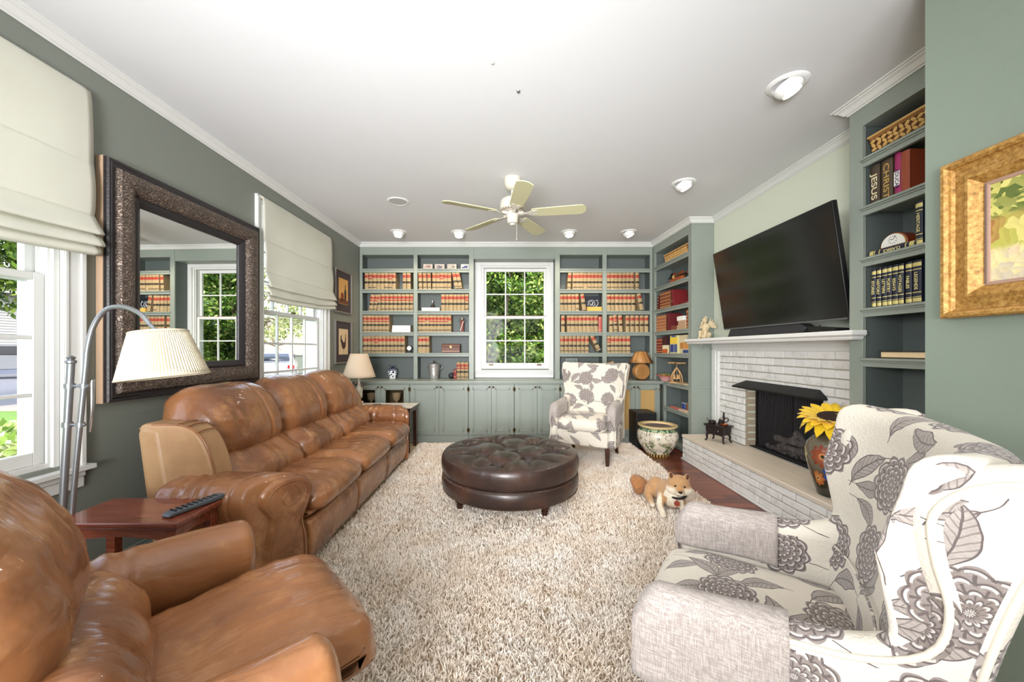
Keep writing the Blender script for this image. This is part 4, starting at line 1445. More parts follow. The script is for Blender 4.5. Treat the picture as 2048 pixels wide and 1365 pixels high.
# ---------------------------------------------------------------- wing armchairs
def wing_chair():
    r = thing('wing_armchair', '', 'armchair')
    def part(nm, m, mm=FLORAL, **k):
        k.setdefault('angle', 1.1)
        return build(nm, m, mm, parent=r, **k)
    out = [(-.19, .18), (-.205, .45), (-.235, .68), (-.27, .85), (-.318, 1.0), (-.312, 1.04), (-.27, 1.052), (-.20, 1.04), (-.145, 1.005), (-.113, .945), (-.120, .86), (-.139, .775), (-.128, .705), (-.080, .666), (-.01, .644), (.12, .632), (.26, .620), (.345, .604), (.378, .566), (.384, .50), (.368, .36), (.352, .18)]
    P = even(crom([(a, b, 0) for a, b in out], 260, True), 130)
    nr = []
    for k in range(len(P)):
        t = P[(k+2) % len(P)]-P[k-2]; nr.append(Vector((t.y, -t.x, 0)).normalized())
    area = sum(P[k].x*P[(k+1) % len(P)].y-P[(k+1) % len(P)].x*P[k].y for k in range(len(P)))
    sg = 1 if area > 0 else -1
    def flare(x, z):      # wings lean out towards their top
        return .05*max(0, (z-.62)/.42)+.012*max(0, (x-.1)/.3)
    def thick(x, z): return .044
    for s in (-1, 1):
        R = []
        rad = .040
        for k in range(9):
            a = -PI/2+PI*k/8
            ins = rad*(1-math.cos(a)); yy = .006*(0)+rad*math.sin(a)
            ring = []
            for p, n in zip(P, nr):
                q = p-n*sg*ins
                # soft swelling
                y = s*(.302+flare(q.x, q.y))+yy
                ring.append((q.x, y, q.y))
            R.append(ring)
        part('side_wing_and_arm', MB().rings(R))
        # piping round the outer face
        ring = []
        for p, n in zip(P, nr):
            q = p-n*sg*.026
            ring.append((q.x, s*(.302+flare(q.x, q.y)+.037), q.y))
        ks = [k for k in range(len(ring)) if ring[k][2] > .2]
        i0 = next(k for k in range(len(ring)) if ring[k][2] <= .2 and ring[(k+1) % len(ring)][2] > .2)
        seq = [ring[(i0+1+j) % len(ring)] for j in range(len(ks))]
        part('piping', MB().tube(seq, .0065, 8), PIPING)
    # back: cross-section (x,z) swept sideways
    bk = [(-.20, .20), (-.212, .45), (-.245, .68), (-.28, .85), (-.325, 1.0), (-.315, 1.045), (-.27, 1.055), (-.232, 1.03), (-.215, .96), (-.185, .85), (-.155, .72), (-.125, .58), (-.105, .46), (-.11, .40), (-.12, .20)]
    def dback(p, q, y, u, k):
        e = abs(2*u-1)
        return .004*nz(p, q, y, 4)
    def tob(a, b, y):
        w = 1+.15*max(0, (b-.62)/.42)
        return (a+(.05+.05*max(0, min(1, (b-.7)/.15)))*min(1.1, abs(y)/.30)**3*(1 if b > .5 else b/.5), y*w, b-.012*(1-(y/.3)**2)*(b > .9))
    part('backrest', cushion(MB(), bk, -.325, .325, .02, 110, 30, dback, to=tob, bulge=0))
    # a seam line across the back
    part('back_seam', MB().tube([(-.118+.05*(abs(y)/.30)**3+.004, y, .605) for y in [-.24+.48*k/20 for k in range(21)]], .003, 6))
    def dse(p, q, y, u, k): return .005*nz(p, q, y, 5, 8)+(.014*math.sin(u*PI)*math.exp(-((p-.1)/.2)**2) if q > .42 else 0)
    part('seat_cushion', cushion(MB(), [(-.11, .345), (.15, .335), (.34, .345), (.395, .37), (.405, .42), (.375, .462), (.25, .478), (.05, .472), (-.11, .455)], -.262, .262, .05, 70, 30, dse, bulge=.008))
    for zz, pr in ((.468, 0), (.35, 1)):
        pass
    part('cushion_piping', MB().tube([(.385, y, .353) for y in [-.22+.44*k/10 for k in range(11)]], .004, 6), PIPING)
    part('front_rail', MB().box(-.18, .362, -.275, .275, .185, .345), bevel=.02, seg=3)
    # linen arm covers
    for s in (-1, 1):
        R = []
        for k in range(24):
            x = .06+.330*k/23
            f = 0 if x < .33 else (x-.33)/.06
            top = .655-.09*x-.075*f*f-.004*math.sin(x*9)
            zi, zo = .475+.01*math.sin(x*13), .40+.012*math.sin(x*11)
            T_ = .0475+.0025*math.sin(x*17)-.012*f*f
            cyy = s*(.302+.012*max(0, (x-.1)/.3))
            ring = []
            def pt(y, z): ring.append((x, cyy+s*y, z))
            n1 = 8
            for j in range(n1): pt(-T_, zi+(top-T_-zi)*j/n1)
            for j in range(13):
                a = PI-PI*j/12
                pt(T_*math.cos(a), top-T_+T_*math.sin(a))
            for j in range(1, n1+1): pt(T_+.002*math.sin(j+x*20), top-T_+(zo-top+T_)*j/n1)
            R.append(ring)
        # front drop of the cover
        last = R[-1]
        for k in range(1, 5):
            g = k/4
            ctr = Vector((.394, s*.314, .50))
            R.append([tuple(Vector(p).lerp(Vector((.396-.004*g, p[1]*(1-.0)+0, min(p[2], .60-.02*g))), g).lerp(ctr, g*.85 if k == 4 else g*.45)) for p in last])
        part('arm_cover', MB().rings(R, closed=False), LINEN, solid=.004, recalc=False)
    for x, y, dx, dy in ((.32, .265, .012, .0), (.32, -.265, .012, .0), (-.13, .25, -.09, .01), (-.13, -.25, -.09, -.01)):
        R = []
        for z, w, t in ((.19, .026, 0), (.10, .022, .4), (.0, .016, 1)):
            cx, cy = x+dx*t, y+dy*t
            R.append([(cx-w, cy-w, z), (cx+w, cy-w, z), (cx+w, cy+w, z), (cx-w, cy+w, z)])
        part('leg', MB().rings(R), DARKWOOD, bevel=.003, angle=.5)
    return r
wc = wing_chair()
def chair_M(cx, cy, fx, fy, z=0): return T(cx, cy, z, math.atan2(fy, fx))
M1 = chair_M(.856, 1.046, -.825, .565)
wc.matrix_basis = M1; MW[wc.name] = M1
for c in children(wc): MW[c.name] = M1
wc['label'] = 'large cream wing armchair with grey flowers, in the near right corner'
wc['group'] = 'matching flowered wing armchairs'
copy_tree(wc, chair_M(.976, 4.24, -.46, -.887, .03), 'cream wing armchair with grey flowers, facing the room before the back bookcase', 'matching flowered wing armchairs')
# ---------------------------------------------------------------- shag rug
def _rug(N, c, b, co):
    a = N.new('ShaderNodeAttribute', attribute_name='shade')
    h = N.new('ShaderNodeHueSaturation')
    n = N.noise(5, 4, N.coord('Object'))
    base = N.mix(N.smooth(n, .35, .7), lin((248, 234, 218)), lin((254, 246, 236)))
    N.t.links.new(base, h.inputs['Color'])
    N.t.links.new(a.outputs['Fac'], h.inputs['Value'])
    return h.outputs[0]
RUGM = mat('cream_shag_pile', (222, 206, 180), .95, spec=.1, fn=_rug)
RX0, RX1, RY0, RY1 = -1.55, 1.62, -.4, 4.80
rug = thing('shag_rug', 'large cream shag rug under the ottoman and seating', 'rug', ((RX0+RX1)/2, (RY0+RY1)/2, 0))
bk = build('backing', MB().box(RX0, RX1, RY0, RY1, .001, .012), mat('rug_backing', (176, 154, 124), .95, bump=.5, bscale=120), parent=rug, frame=I4)
def pile(n, x0, x1, y0, y1, w, h):
    X = RNG.uniform(x0, x1, n); Y = RNG.uniform(y0, y1, n)
    # locks lean together in patches
    ang = 2.2*np.sin(X*9+3*np.sin(Y*7))+2.0*np.cos(Y*11+2*np.sin(X*8))+RNG.normal(0, 1.7, n)
    lean = RNG.uniform(.1, .8, n)
    H = h*RNG.uniform(.75, 1.15, n)
    wa = RNG.uniform(0, np.pi*2, n)
    dx, dy = np.cos(ang)*lean, np.sin(ang)*lean
    wx, wy = np.cos(wa)*w/2, np.sin(wa)*w/2
    V = np.empty((n, 6, 3), np.float32)
    for k, (t, ww) in enumerate(((0, 1.0), (.6, 1.0), (1.0, .35))):
        cx = X+dx*H*t*t; cy = Y+dy*H*t*t; cz = .008+H*t*(1-.25*lean*t)
        V[:, 2*k] = np.stack([cx-wx*ww, cy-wy*ww, cz], 1)
        V[:, 2*k+1] = np.stack([cx+wx*ww, cy+wy*ww, cz], 1)
    s = RNG.uniform(.92, 1.08, n)
    return V, s
parts = [pile(95000, RX0+.3, RX1, .9, 2.4, .0065, .031), pile(85000, -1.1, RX1, 2.4, 4.80, .008, .031), pile(40000, RX0, RX1, RY0, .9, .010, .031)]
V = np.concatenate([p[0] for p in parts]); S = np.concatenate([p[1] for p in parts])
n = len(V)
me = bpy.data.meshes.new('pile')
me.vertices.add(n*6); me.vertices.foreach_set('co', V.ravel()-np.tile(np.array([(RX0+RX1)/2, (RY0+RY1)/2, 0], np.float32), n*6))
base_i = (np.arange(n)*6)[:, None]
F = np.concatenate([base_i+np.array([0, 1, 3, 2]), base_i+np.array([2, 3, 5, 4])], 1).ravel()
me.loops.add(n*8); me.loops.foreach_set('vertex_index', F.astype(np.int32))
me.polygons.add(n*2); me.polygons.foreach_set('loop_start', np.arange(n*2, dtype=np.int32)*4)
me.update(calc_edges=True)
at = me.attributes.new('shade', 'FLOAT', 'POINT')
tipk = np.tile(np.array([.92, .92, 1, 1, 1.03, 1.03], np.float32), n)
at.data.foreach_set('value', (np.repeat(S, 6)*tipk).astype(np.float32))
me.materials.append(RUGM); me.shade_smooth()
po = bpy.data.objects.new('pile', me); COL.objects.link(po); po.parent = rug; po['kind'] = 'stuff'
MW[po.name] = MW[rug.name]
# ---------------------------------------------------------------- mirror on the left wall
mi = thing('framed_mirror', 'large mirror in a wide dark carved frame between the left windows', 'mirror', (2.515, -.02, .96), frame=F_LEFT)
def _carved(N, c, b, co):
    t = N.t
    n = N.noise(16, 4, co, .6, 1.6)
    w = N.new('ShaderNodeTexWave'); w.wave_type = 'RINGS'; w.inputs['Scale'].default_value = 15; w.inputs['Distortion'].default_value = 16; w.inputs['Detail'].default_value = 2; w.inputs['Detail Scale'].default_value = 2.2
    t.links.new(co, w.inputs['Vector'])
    col = N.mix(N.smooth(w.outputs['Fac'], .6, .95), lin((84, 72, 64)), lin((132, 116, 104)))
    t.links.new(N.bump(w.outputs['Fac'], .45, .008), b.inputs['Normal'])
    return col
CARVED = mat('carved_bronze_frame', (90, 78, 70), .42, .35, fn=_carved)
FRAMEDK = mat('dark_frame_wood', (44, 40, 42), .4, var=.3, vscale=60, bump=.6, bscale=90)
def frame_ring(x0, x1, z0, z1, prof, m, nm, parent, F=F_LEFT, **k):
    """prof: (inset from outer edge, height off the wall) ; mitred"""
    R = []
    for sx, sz in ((0, 0), (1, 0), (1, 1), (0, 1)):
        ring = []
        for ins, h in prof:
            ring.append(((x0+ins if sx == 0 else x1-ins), -h, (z0+ins if sz == 0 else z1-ins)))
        R.append(ring)
    return build(nm, MB().rings(R, loop=True, cap=False), m, parent=parent, frame=F, angle=.5, **k)
MX0, MX1, MZ0, MZ1 = 1.935, 3.095, .96, 2.255
frame_ring(MX0, MX1, MZ0, MZ1, [(0, .006), (0, .058), (.006, .066), (.040, .060), (.046, .052), (.046, .006)], FRAMEDK, 'outer_moulding', mi)
frame_ring(MX0, MX1, MZ0, MZ1, [(.042, .01), (.042, .070), (.052, .086), (.075, .094), (.100, .092), (.128, .078), (.145, .058), (.150, .050), (.150, .01)], CARVED, 'carved_band', mi)
frame_ring(MX0, MX1, MZ0, MZ1, [(.148, .01), (.148, .050), (.162, .056), (.176, .050), (.196, .034), (.200, .022), (.200, .01)], FRAMEDK, 'inner_moulding', mi)
build('beaded_edge', MB().tube([(a, -.060, c) for a, c in ((MX0+.02, MZ0+.02), (MX1-.02, MZ0+.02), (MX1-.02, MZ1-.02), (MX0+.02, MZ1-.02))], .006, 6, loop=True), FRAMEDK, parent=mi, frame=F_LEFT)
build('backing_board', MB().box(MX0+.004, MX1-.004, -.010, -.001, MZ0+.004, MZ1-.004), mat('raw_frame_wood', (190, 160, 132), .7), parent=mi, frame=F_LEFT)
frame_ring(MX0-.003, MX1+.003, MZ0-.003, MZ1+.003, [(0, .003), (0, .040), (.004, .040), (.004, .003)], mat('raw_frame_wood', (190, 160, 132), .7), 'raw_wood_edge', mi)
mm = bpy.data.materials.new('mirror_glass'); mm.use_nodes = True
b_ = mm.node_tree.nodes['Principled BSDF']; b_.inputs['Metallic'].default_value = 1; b_.inputs['Roughness'].default_value = 0.005; b_.inputs['Base Color'].default_value = (.9, .92, .91, 1)
build('mirror_glass', MB().box(MX0+.19, MX1-.19, -.024, -.014, MZ0+.19, MZ1-.19), mm, parent=mi, frame=F_LEFT)

# ---------------------------------------------------------------- two small framed prints on the left wall
def disc2(cx, cz, rx, rz, n=20, a0=0):
    return [(cx+rx*math.cos(2*PI*k/n+a0), cz+rz*math.sin(2*PI*k/n+a0)) for k in range(n)]
for which, z0 in (('bottle', 1.70), ('rooster', 1.06)):
    x0, x1 = 4.50, 4.96
    z1 = z0+.545
    r = thing('framed_print', 'dark matted %s print in pewter frame, %s of two by the bookcase' % (('wine bottle', 'upper') if which == 'bottle' else ('rooster', 'lower')), 'picture', ((x0+x1)/2, -.01, z0), frame=F_LEFT, group='two small prints beyond the far left window')
    frame_ring(x0, x1, z0, z1, [(0, .002), (0, .022), (.008, .026), (.018, .020), (.018, .002)], mat('pewter_frame', (150, 146, 140), .4, .5), 'frame', r)
    build('dark_mat', MB().box(x0+.016, x1-.016, -.010, -.004, z0+.016, z1-.016), mat('plum_mat_board', (66, 56, 58), .8, var=.15, vscale=60), parent=r, frame=F_LEFT)
    a, c = x0+.105, x1-.105; za, zb = z0+.115, z1-.105
    build('print_sheet', MB().box(a, c, -.012, -.010, za, zb), mat('print_%s' % which, (198, 150, 84) if which == 'bottle' else (216, 190, 150), .7, var=.25, vscale=12), parent=r, frame=F_LEFT)
    def flat(nm, poly, col):
        build(nm, MB().prism(poly, -.0132, -.012, 'xz'), mat('ink_%d_%d_%d' % col, col, .7, var=.2, vscale=30), parent=r, frame=F_LEFT)
    mx = (a+c)/2
    if which == 'bottle':
        flat('painted_bottle', [(mx+.02, za+.06), (mx+.075, za+.06), (mx+.078, za+.17), (mx+.058, za+.20), (mx+.056, za+.26), (mx+.040, za+.26), (mx+.038, za+.20), (mx+.018, za+.17)], (52, 50, 40))
        flat('painted_jug', disc2(mx-.035, za+.10, .04, .05), (120, 56, 34))
        flat('painted_table', [(a+.005, za+.005), (c-.005, za+.005), (c-.005, za+.055), (a+.005, za+.07)], (104, 62, 40))
        for q in range(4): flat('painted_fruit', disc2(mx-.06+.03*q, za+.05+.006*(q % 2), .018, .018, 12), (150, 40, 36) if q % 2 else (90, 100, 50))
    else:
        flat('painted_rooster_body', [(mx-.06, za+.13), (mx-.045, za+.20), (mx-.02, za+.165), (mx+.02, za+.15), (mx+.045, za+.19), (mx+.05, za+.235), (mx+.07, za+.22), (mx+.062, za+.16), (mx+.055, za+.10), (mx+.02, za+.07), (mx-.03, za+.075)], (70, 42, 36))
        flat('painted_comb', [(mx+.045, za+.235), (mx+.05, za+.262), (mx+.057, za+.245), (mx+.065, za+.26), (mx+.07, za+.235)], (150, 40, 34))
        flat('painted_tail', [(mx-.055, za+.13), (mx-.085, za+.17), (mx-.08, za+.23), (mx-.05, za+.25), (mx-.06, za+.20), (mx-.035, za+.17)], (44, 44, 56))
        flat('painted_legs', [(mx-.005, za+.04), (mx+.004, za+.04), (mx+.02, za+.08), (mx+.01, za+.08)], (130, 96, 50))

# ---------------------------------------------------------------- painting in gilt frame on the pier
F_PIER = T(1.66, 1.462, 0, math.radians(-90))
pa = thing('framed_painting', 'gilt-framed painting of a sunny garden path on the green pier', 'painting', (.5, -.02, 1.33), frame=F_PIER)
def _gilt(N, c, b, co):
    n = N.noise(70, 5, co, .7)
    col = N.ramp(n, [(.3, lin((120, 84, 36))), (.5, lin((176, 132, 66))), (.7, lin((206, 168, 100)))])
    N.t.links.new(N.bump(n, .3, .004), b.inputs['Normal'])
    return col
GILT = mat('antique_gilt', (196, 148, 70), .45, .3, fn=_gilt)
px0, px1, pz0, pz1 = .089, .86, 1.355, 1.918
frame_ring(px0, px1, pz0, pz1, [(0, .004), (0, .045), (.006, .052), (.016, .052), (.024, .044), (.026, .036), (.034, .030), (.058, .034), (.072, .044), (.080, .044), (.088, .036), (.098, .030), (.104, .022), (.108, .012), (.108, .004)], GILT, 'gilt_frame', pa, F=F_PIER)
m = MB()
for k in range(60):
    z = pz0+.112+(pz1-pz0-.224)*k/59
    m.ell((px0+.111, -.020, z), (.0032, .0032, .003), 6, 4)
o = build('beaded_liner', m, mat('grey_beads', (120, 100, 92), .5), parent=pa, frame=F_PIER); o['kind'] = 'stuff'
frame_ring(px0+.106, px1-.106, pz0+.106, pz1-.106, [(0, .004), (0, .018), (.010, .014), (.014, .004)], mat('pinkish_liner', (170, 138, 120), .6), 'inner_liner', pa, F=F_PIER)
def _paint(N, c, b, co):
    t = N.t
    x, y, z = N.sep(N.coord('Generated'))
    vo = N.new('ShaderNodeTexVoronoi'); vo.inputs['Scale'].default_value = 42; vo.inputs['Randomness'].default_value = 1
    wv = N.noise(6, 3, co, out=1)
    vm = N.new('ShaderNodeVectorMath', operation='MULTIPLY_ADD'); t.links.new(wv, vm.inputs[0]); vm.inputs[1].default_value = (.25, .25, .25); t.links.new(co, vm.inputs[2])
    t.links.new(vm.outputs[0], vo.inputs['Vector'])
    n = N.noise(9, 5, vo.outputs['Position'], .75)
    low = N.ramp(n, [(.25, lin((150, 146, 168))), (.42, lin((196, 184, 170))), (.55, lin((236, 220, 160))), (.7, lin((222, 190, 170)))])
    mid = N.ramp(n, [(.25, lin((92, 110, 56))), (.42, lin((176, 122, 70))), (.52, lin((190, 186, 90))), (.64, lin((236, 220, 140))), (.75, lin((150, 140, 160)))])
    top = N.ramp(n, [(.28, lin((58, 72, 40))), (.45, lin((100, 116, 52))), (.56, lin((206, 200, 110))), (.68, lin((244, 232, 150))), (.8, lin((170, 182, 200)))])
    zz = N.m('ADD', z, N.m('MULTIPLY', N.noise(5, 3, co), .25))
    c1 = N.mix(N.smooth(zz, .42, .50), low, mid)
    c2 = N.mix(N.smooth(zz, .72, .82), c1, top)
    t.links.new(N.bump(vo.outputs['Distance'], .4, .004), b.inputs['Normal'])
    return c2
build('canvas', MB().box(px0+.112, px1-.112, -.011, -.005, pz0+.112, pz1-.112), mat('garden_painting', (200, 190, 140), .5, fn=_paint), parent=pa, frame=F_PIER)

# ---------------------------------------------------------------- ceiling fan and ceiling fittings
FC = Vector((.066, 3.255, 0))
FANW = mat('ivory_enamel', (204, 198, 184), .35, coat=.2)
BLADE = mat('cream_fan_blade', (206, 202, 162), .45, var=.03)
fan = thing('ceiling_fan', 'cream five-bladed ceiling fan with pull chain', 'ceiling fan', (FC.x, FC.y, 2.38))
def fpart2(n, m, mm, **k): return build(n, m, mm, parent=fan, frame=T(FC.x, FC.y, 0), **k)
fpart2('canopy', MB().lathe([(.02, 2.64), (.045, 2.648), (.066, 2.668), (.074, 2.70), (.076, 2.742), (.01, 2.742)], 36), FANW)
fpart2('downrod', MB().cyl((0, 0, 2.56), (0, 0, 2.66), .013), FANW)
fpart2('motor_housing', MB().lathe([(.03, 2.575), (.06, 2.572), (.094, 2.558), (.108, 2.54), (.112, 2.52), (.112, 2.48), (.104, 2.462), (.07, 2.452), (.03, 2.45)], 40), FANW)
m = MB()
for k in range(26):
    a = 2*PI*k/26
    m.box(.084, .1095, -.004, .004, 2.455, 2.468, M=T(0, 0, 0, a))
o = fpart2('vent_ribs', m, mat('fan_shadow_rib', (150, 138, 120), .5)); o['kind'] = 'stuff'
fpart2('switch_housing', MB().lathe([(.02, 2.345), (.040, 2.350), (.048, 2.362), (.050, 2.40), (.056, 2.41), (.056, 2.425), (.04, 2.452)], 32), FANW)
fpart2('bottom_cap', MB().lathe([(.002, 2.330), (.022, 2.333), (.026, 2.345)], 20), FANW)
fpart2('pull_chain', MB().cyl((.036, -.035, 2.20), (.034, -.034, 2.36), .0014, n=6).ell((.036, -.035, 2.20), (.004, .004, .008), 8, 5), FANW)
for k in range(5):
    a = math.radians(-10.4+72*k)
    Mb = T(FC.x, FC.y, 2.435, a) @ Matrix.Rotation(math.radians(-12), 4, 'X')
    bl = [(.17, -.050), (.20, -.056), (.40, -.064), (.58, -.068), (.605, -.064), (.632, -.030), (.636, 0), (.632, .030), (.605, .064), (.58, .068), (.40, .064), (.20, .056), (.17, .050)]
    m = MB().prism(bl, -.004, .004, 'xy')
    bo = build('blade', m, BLADE, parent=fan, frame=Mb, bevel=.002)
    ir = MB().prism([(.085, -.016), (.13, -.014), (.17, -.036), (.215, -.040), (.225, -.018), (.20, 0), (.225, .018), (.215, .040), (.17, .036), (.13, .014), (.085, .016)], -.009, -.0045, 'xy')
    ir.box(.05, .10, -.014, .014, -.012, .012)
    for sy in (-1, 1): ir.ell((.19, sy*.024, -.010), (.006, .006, .003), 8, 4)
    build('blade_iron', ir, FANW, parent=bo, frame=Mb, bevel=.002)

BULB = mat('lit_lamp_face', (255, 250, 240), .5, emit=((255, 244, 226), 9))
TRIMW = mat('ceiling_fitting_white', (238, 238, 236), .4)
names = ['leftmost of the four in the back row', 'second from left in the back row, by a fan blade tip', 'third from left in the back row', 'rightmost of the four in the back row', 'between the fan and the television', 'large in view, nearest the near bookcase']
for (cx, cy), nm in zip(CANS, names):
    r = thing('recessed_light', 'white eyeball ceiling light, '+nm, 'ceiling light', (cx, cy, CH-.06), group='eyeball ceiling lights')
    right = cx > 1.5
    build('trim_ring', MB().lathe([(.102, CH+.001), (.102, CH-.004), (.094, CH-.010), (.078, CH-.012), (.074, CH-.006), (.072, CH+.001)], 40, (cx, cy, 0)), TRIMW, parent=r, frame=I4)
    Mt = T(cx, cy, CH-.004) @ Matrix.Rotation(math.radians(-24) if right else 0, 4, 'Y') @ Matrix.Rotation(math.radians(-14 if not right else -8), 4, 'X')
    pr = [(.074*math.cos(a), -.074*math.sin(a)) for a in [math.radians(d) for d in range(0, 52, 6)]]
    build('eyeball', MB().lathe(pr+[(.046, -.054), (.044, -.050)], 36), TRIMW, parent=r, frame=Mt)
    build('lamp_face', MB().lathe([(.002, -.053), (.045, -.052), (.045, -.048), (.002, -.048)], 28), BULB, parent=r, frame=Mt)
r = thing('ceiling_speaker', 'round white ceiling speaker grille left of the fan', 'speaker', (-1.084, 3.75, CH-.01))
build('rim', MB().lathe([(.108, CH+.001), (.108, CH-.005), (.098, CH-.009), (.086, CH-.007), (.084, CH)], 40, (-1.084, 3.75, 0)), TRIMW, parent=r, frame=I4)
build('grille', MB().lathe([(.002, CH-.005), (.085, CH-.005), (.085, CH-.001), (.002, CH-.001)], 32, (-1.084, 3.75, 0)), mat('grey_grille_cloth', (196, 196, 194), .8, bump=.5, bscale=500), parent=r, frame=I4)
for x, y, lb in ((-.065, 1.93, 'tiny white ceiling sensor nearest the camera'), (.078, 2.15, 'tiny ceiling mark just right of the nearest sensor')):
    r = build('ceiling_sensor', MB().lathe([(.002, CH-.006), (.009, CH-.005), (.012, CH)], 16, (x, y, 0)), TRIMW if x < 0 else STEEL)
    tag(r, lb, 'sensor')

# ---------------------------------------------------------------- arched floor lamp
fl = thing('floor_lamp', 'arched steel floor lamp with pleated ivory shade, in front of the mirror', 'floor lamp', (-1.80, 1.53, 0))
def lp(n, m, mm, **k): return build(n, m, mm, parent=fl, frame=I4, **k)
lp('base', MB().lathe([(.002, .0), (.14, 0), (.145, .012), (.12, .022), (.03, .032), (.014, .06)], 36, (-1.86, 1.53, 0)), STEEL)
lp('pole', MB().tube([(-1.86, 1.53, .03), (-1.795, 1.53, 1.185)], .0125, 14), STEEL)
lp('finial', MB().lathe([(.0125, 0), (.017, .004), (.017, .012), (.010, .018), (.015, .026), (.004, .034)], 16, (-1.795, 1.53, 1.182)), STEEL)
AP = [(-1.795+.0, 1.53, .52), (-1.765, 1.53, .85), (-1.735, 1.53, 1.15), (-1.725, 1.53, 1.25), (-1.700, 1.53, 1.34), (-1.65, 1.53, 1.405), (-1.58, 1.53, 1.418), (-1.51, 1.53, 1.39), (-1.47, 1.53, 1.345)]
lp('arm', MB().tube(crom(AP, 50), .0095, 12), STEEL)
for z in (.93, 1.09):
    xa = -1.86+.065*(z-.03)/1.155; xb = -1.795+.06*(z-.52)/.63
    lp('clamp', MB().cyl((xa-.018, 1.53, z), (xb+.022, 1.53, z), .0055, n=8).cyl((xa, 1.53, z-.010), (xa, 1.53, z+.010), .017).cyl((xb, 1.53, z-.009), (xb, 1.53, z+.009), .014), STEEL)
lp('lever', MB().tube([(-1.712, 1.528, 1.09), (-1.70, 1.528, 1.11), (-1.705, 1.528, .99), (-1.715, 1.528, .90)], [.007, .008, .006, .003], 8), CHROME)
Ms = T(-1.43, 1.53, 1.312) @ Matrix.Rotation(math.radians(-7), 4, 'Y')
def shade_mesh(r0, r1, h, pleats=0, n=180, th=.0):
    R = []
    for j in range(9):
        t = j/8; rr = r0+(r1-r0)*t
        R.append([((rr+(.0022*math.cos(k*PI) if pleats else 0))*math.cos(2*PI*k/n), (rr+(.0022*math.cos(k*PI) if pleats else 0))*math.sin(2*PI*k/n), -h*t) for k in range(n)])
    return MB().rings(R, cap=False)
build('lamp_shade', shade_mesh(.092, .146, .185, 1), LAMPCLOTH, parent=fl, frame=Ms, recalc=False, solid=.002, angle=1.2)
for rr, z in ((.093, 0), (.147, -.185)):
    build('shade_binding', MB().tube([(rr*math.cos(2*PI*k/48), rr*math.sin(2*PI*k/48), z) for k in range(48)], .004, 6, loop=True), LAMPCLOTH, parent=fl, frame=Ms)
build('shade_spider', MB().cyl((-.091, 0, -.01), (.091, 0, -.01), .002, n=6).cyl((0, -.091, -.01), (0, .091, -.01), .002, n=6).cyl((0, 0, -.01), (-.04, 0, .045), .008, n=10), STEEL, parent=fl, frame=Ms)
build('bulb', MB().ell((0, 0, -.09), (.03, .03, .045), 16, 10), mat('frosted_bulb', (245, 244, 238), .3), parent=fl, frame=Ms)

# ---------------------------------------------------------------- side table with remote
def side_table(x0, x1, y0, y1, h, label, wood):
    r = thing('side_table', label, 'table', ((x0+x1)/2, (y0+y1)/2, 0))
    def tp(n, m, **k): return build(n, m, wood, parent=r, frame=I4, **k)
    tp('table_top', MB().box(x0, x1, y0, y1, h-.020, h).box(x0+.006, x1-.006, y0+.006, y1-.006, h-.030, h-.020), bevel=.005, seg=3)
    for xa, xb, ya, yb, nm in ((x0+.03, x1-.03, y0+.022, y0+.04, 0), (x0+.03, x1-.03, y1-.04, y1-.022, 0), (x0+.022, x0+.04, y0+.03, y1-.03, 1), (x1-.04, x1-.022, y0+.03, y1-.03, 1)):
        n = 14; top = h-.030
        poly = []
        L0, L1 = (xa, xb) if nm == 0 else (ya, yb)
        for k in range(n+1):
            u = k/n; poly.append((L0+(L1-L0)*u, top-.055+.022*math.sin(u*PI)))
        poly += [(L1, top), (L0, top)]
        if nm == 0: m = MB().prism(poly, ya, yb, 'xz')
        else: m = MB().prism(poly, xa, xb, 'yz')
        tp('apron', m)
    for xa in (x0+.018, x1-.056):
        for ya in (y0+.018, y1-.056):
            tp('leg', MB().box(xa, xa+.038, ya, ya+.038, 0, h-.030), bevel=.003)
    return r
side_table(-1.79, -1.285, 1.445, 1.697, .56, 'reddish cherry side table between the recliner and the sofa', TABLEWOOD)
rm = thing('remote_control', 'dark grey remote control lying on the cherry side table', 'remote control', (-1.335, 1.60, .5605), rz=math.radians(72))
def rp(n, m, mm, **k): return build(n, m, mm, parent=rm, **k)
rp('shell', MB().prism([(-.115, .002), (.105, .002), (.112, .010), (.105, .022), (-.10, .018), (-.115, .010)], -.024, .024, 'xz'), mat('slate_plastic', (84, 90, 98), .4), bevel=.004)
m = MB()
for i in range(9):
    for j in (-1, 0, 1): rp('button', MB().box(-.085+i*.02-.004, -.085+i*.02+.004, j*.013-.004, j*.013+.004, .0185+.0016*(i/9)+.0, .0235), BLACK, bevel=.001)

# lamp table beyond the sofa
side_table(-1.86, -1.11, 4.36, 4.76, .545, 'marble-topped dark table beyond the far end of the sofa', DARKWOOD)
tag(build('table_cloth', MB().box(-1.87, -1.105, 4.355, 4.765, .5455, .552), mat('cream_marble', (226, 216, 200), .3, var=.08, vscale=5), bevel=.002), 'thin cream slab covering the lamp table top', 'slab')
tl = thing('table_lamp', 'carved white table lamp with smooth peach shade beyond the sofa', 'lamp', (-1.775, 4.50, .5525))
def tlp(n, m, mm, **k): return build(n, m, mm, parent=tl, **k)
tlp('lamp_base', MB().lathe([(.002, 0), (.07, 0), (.072, .014), (.05, .022), (.045, .034), (.052, .044), (.050, .054), (.026, .062), (.018, .085), (.026, .11), (.036, .145), (.036, .18), (.028, .215), (.018, .24), (.022, .25), (.014, .262), (.012, .33), (.016, .34), (.010, .35), (.008, .37)], 28), mat('distressed_white', (214, 208, 192), .6, var=.12, vscale=25, bump=.4))
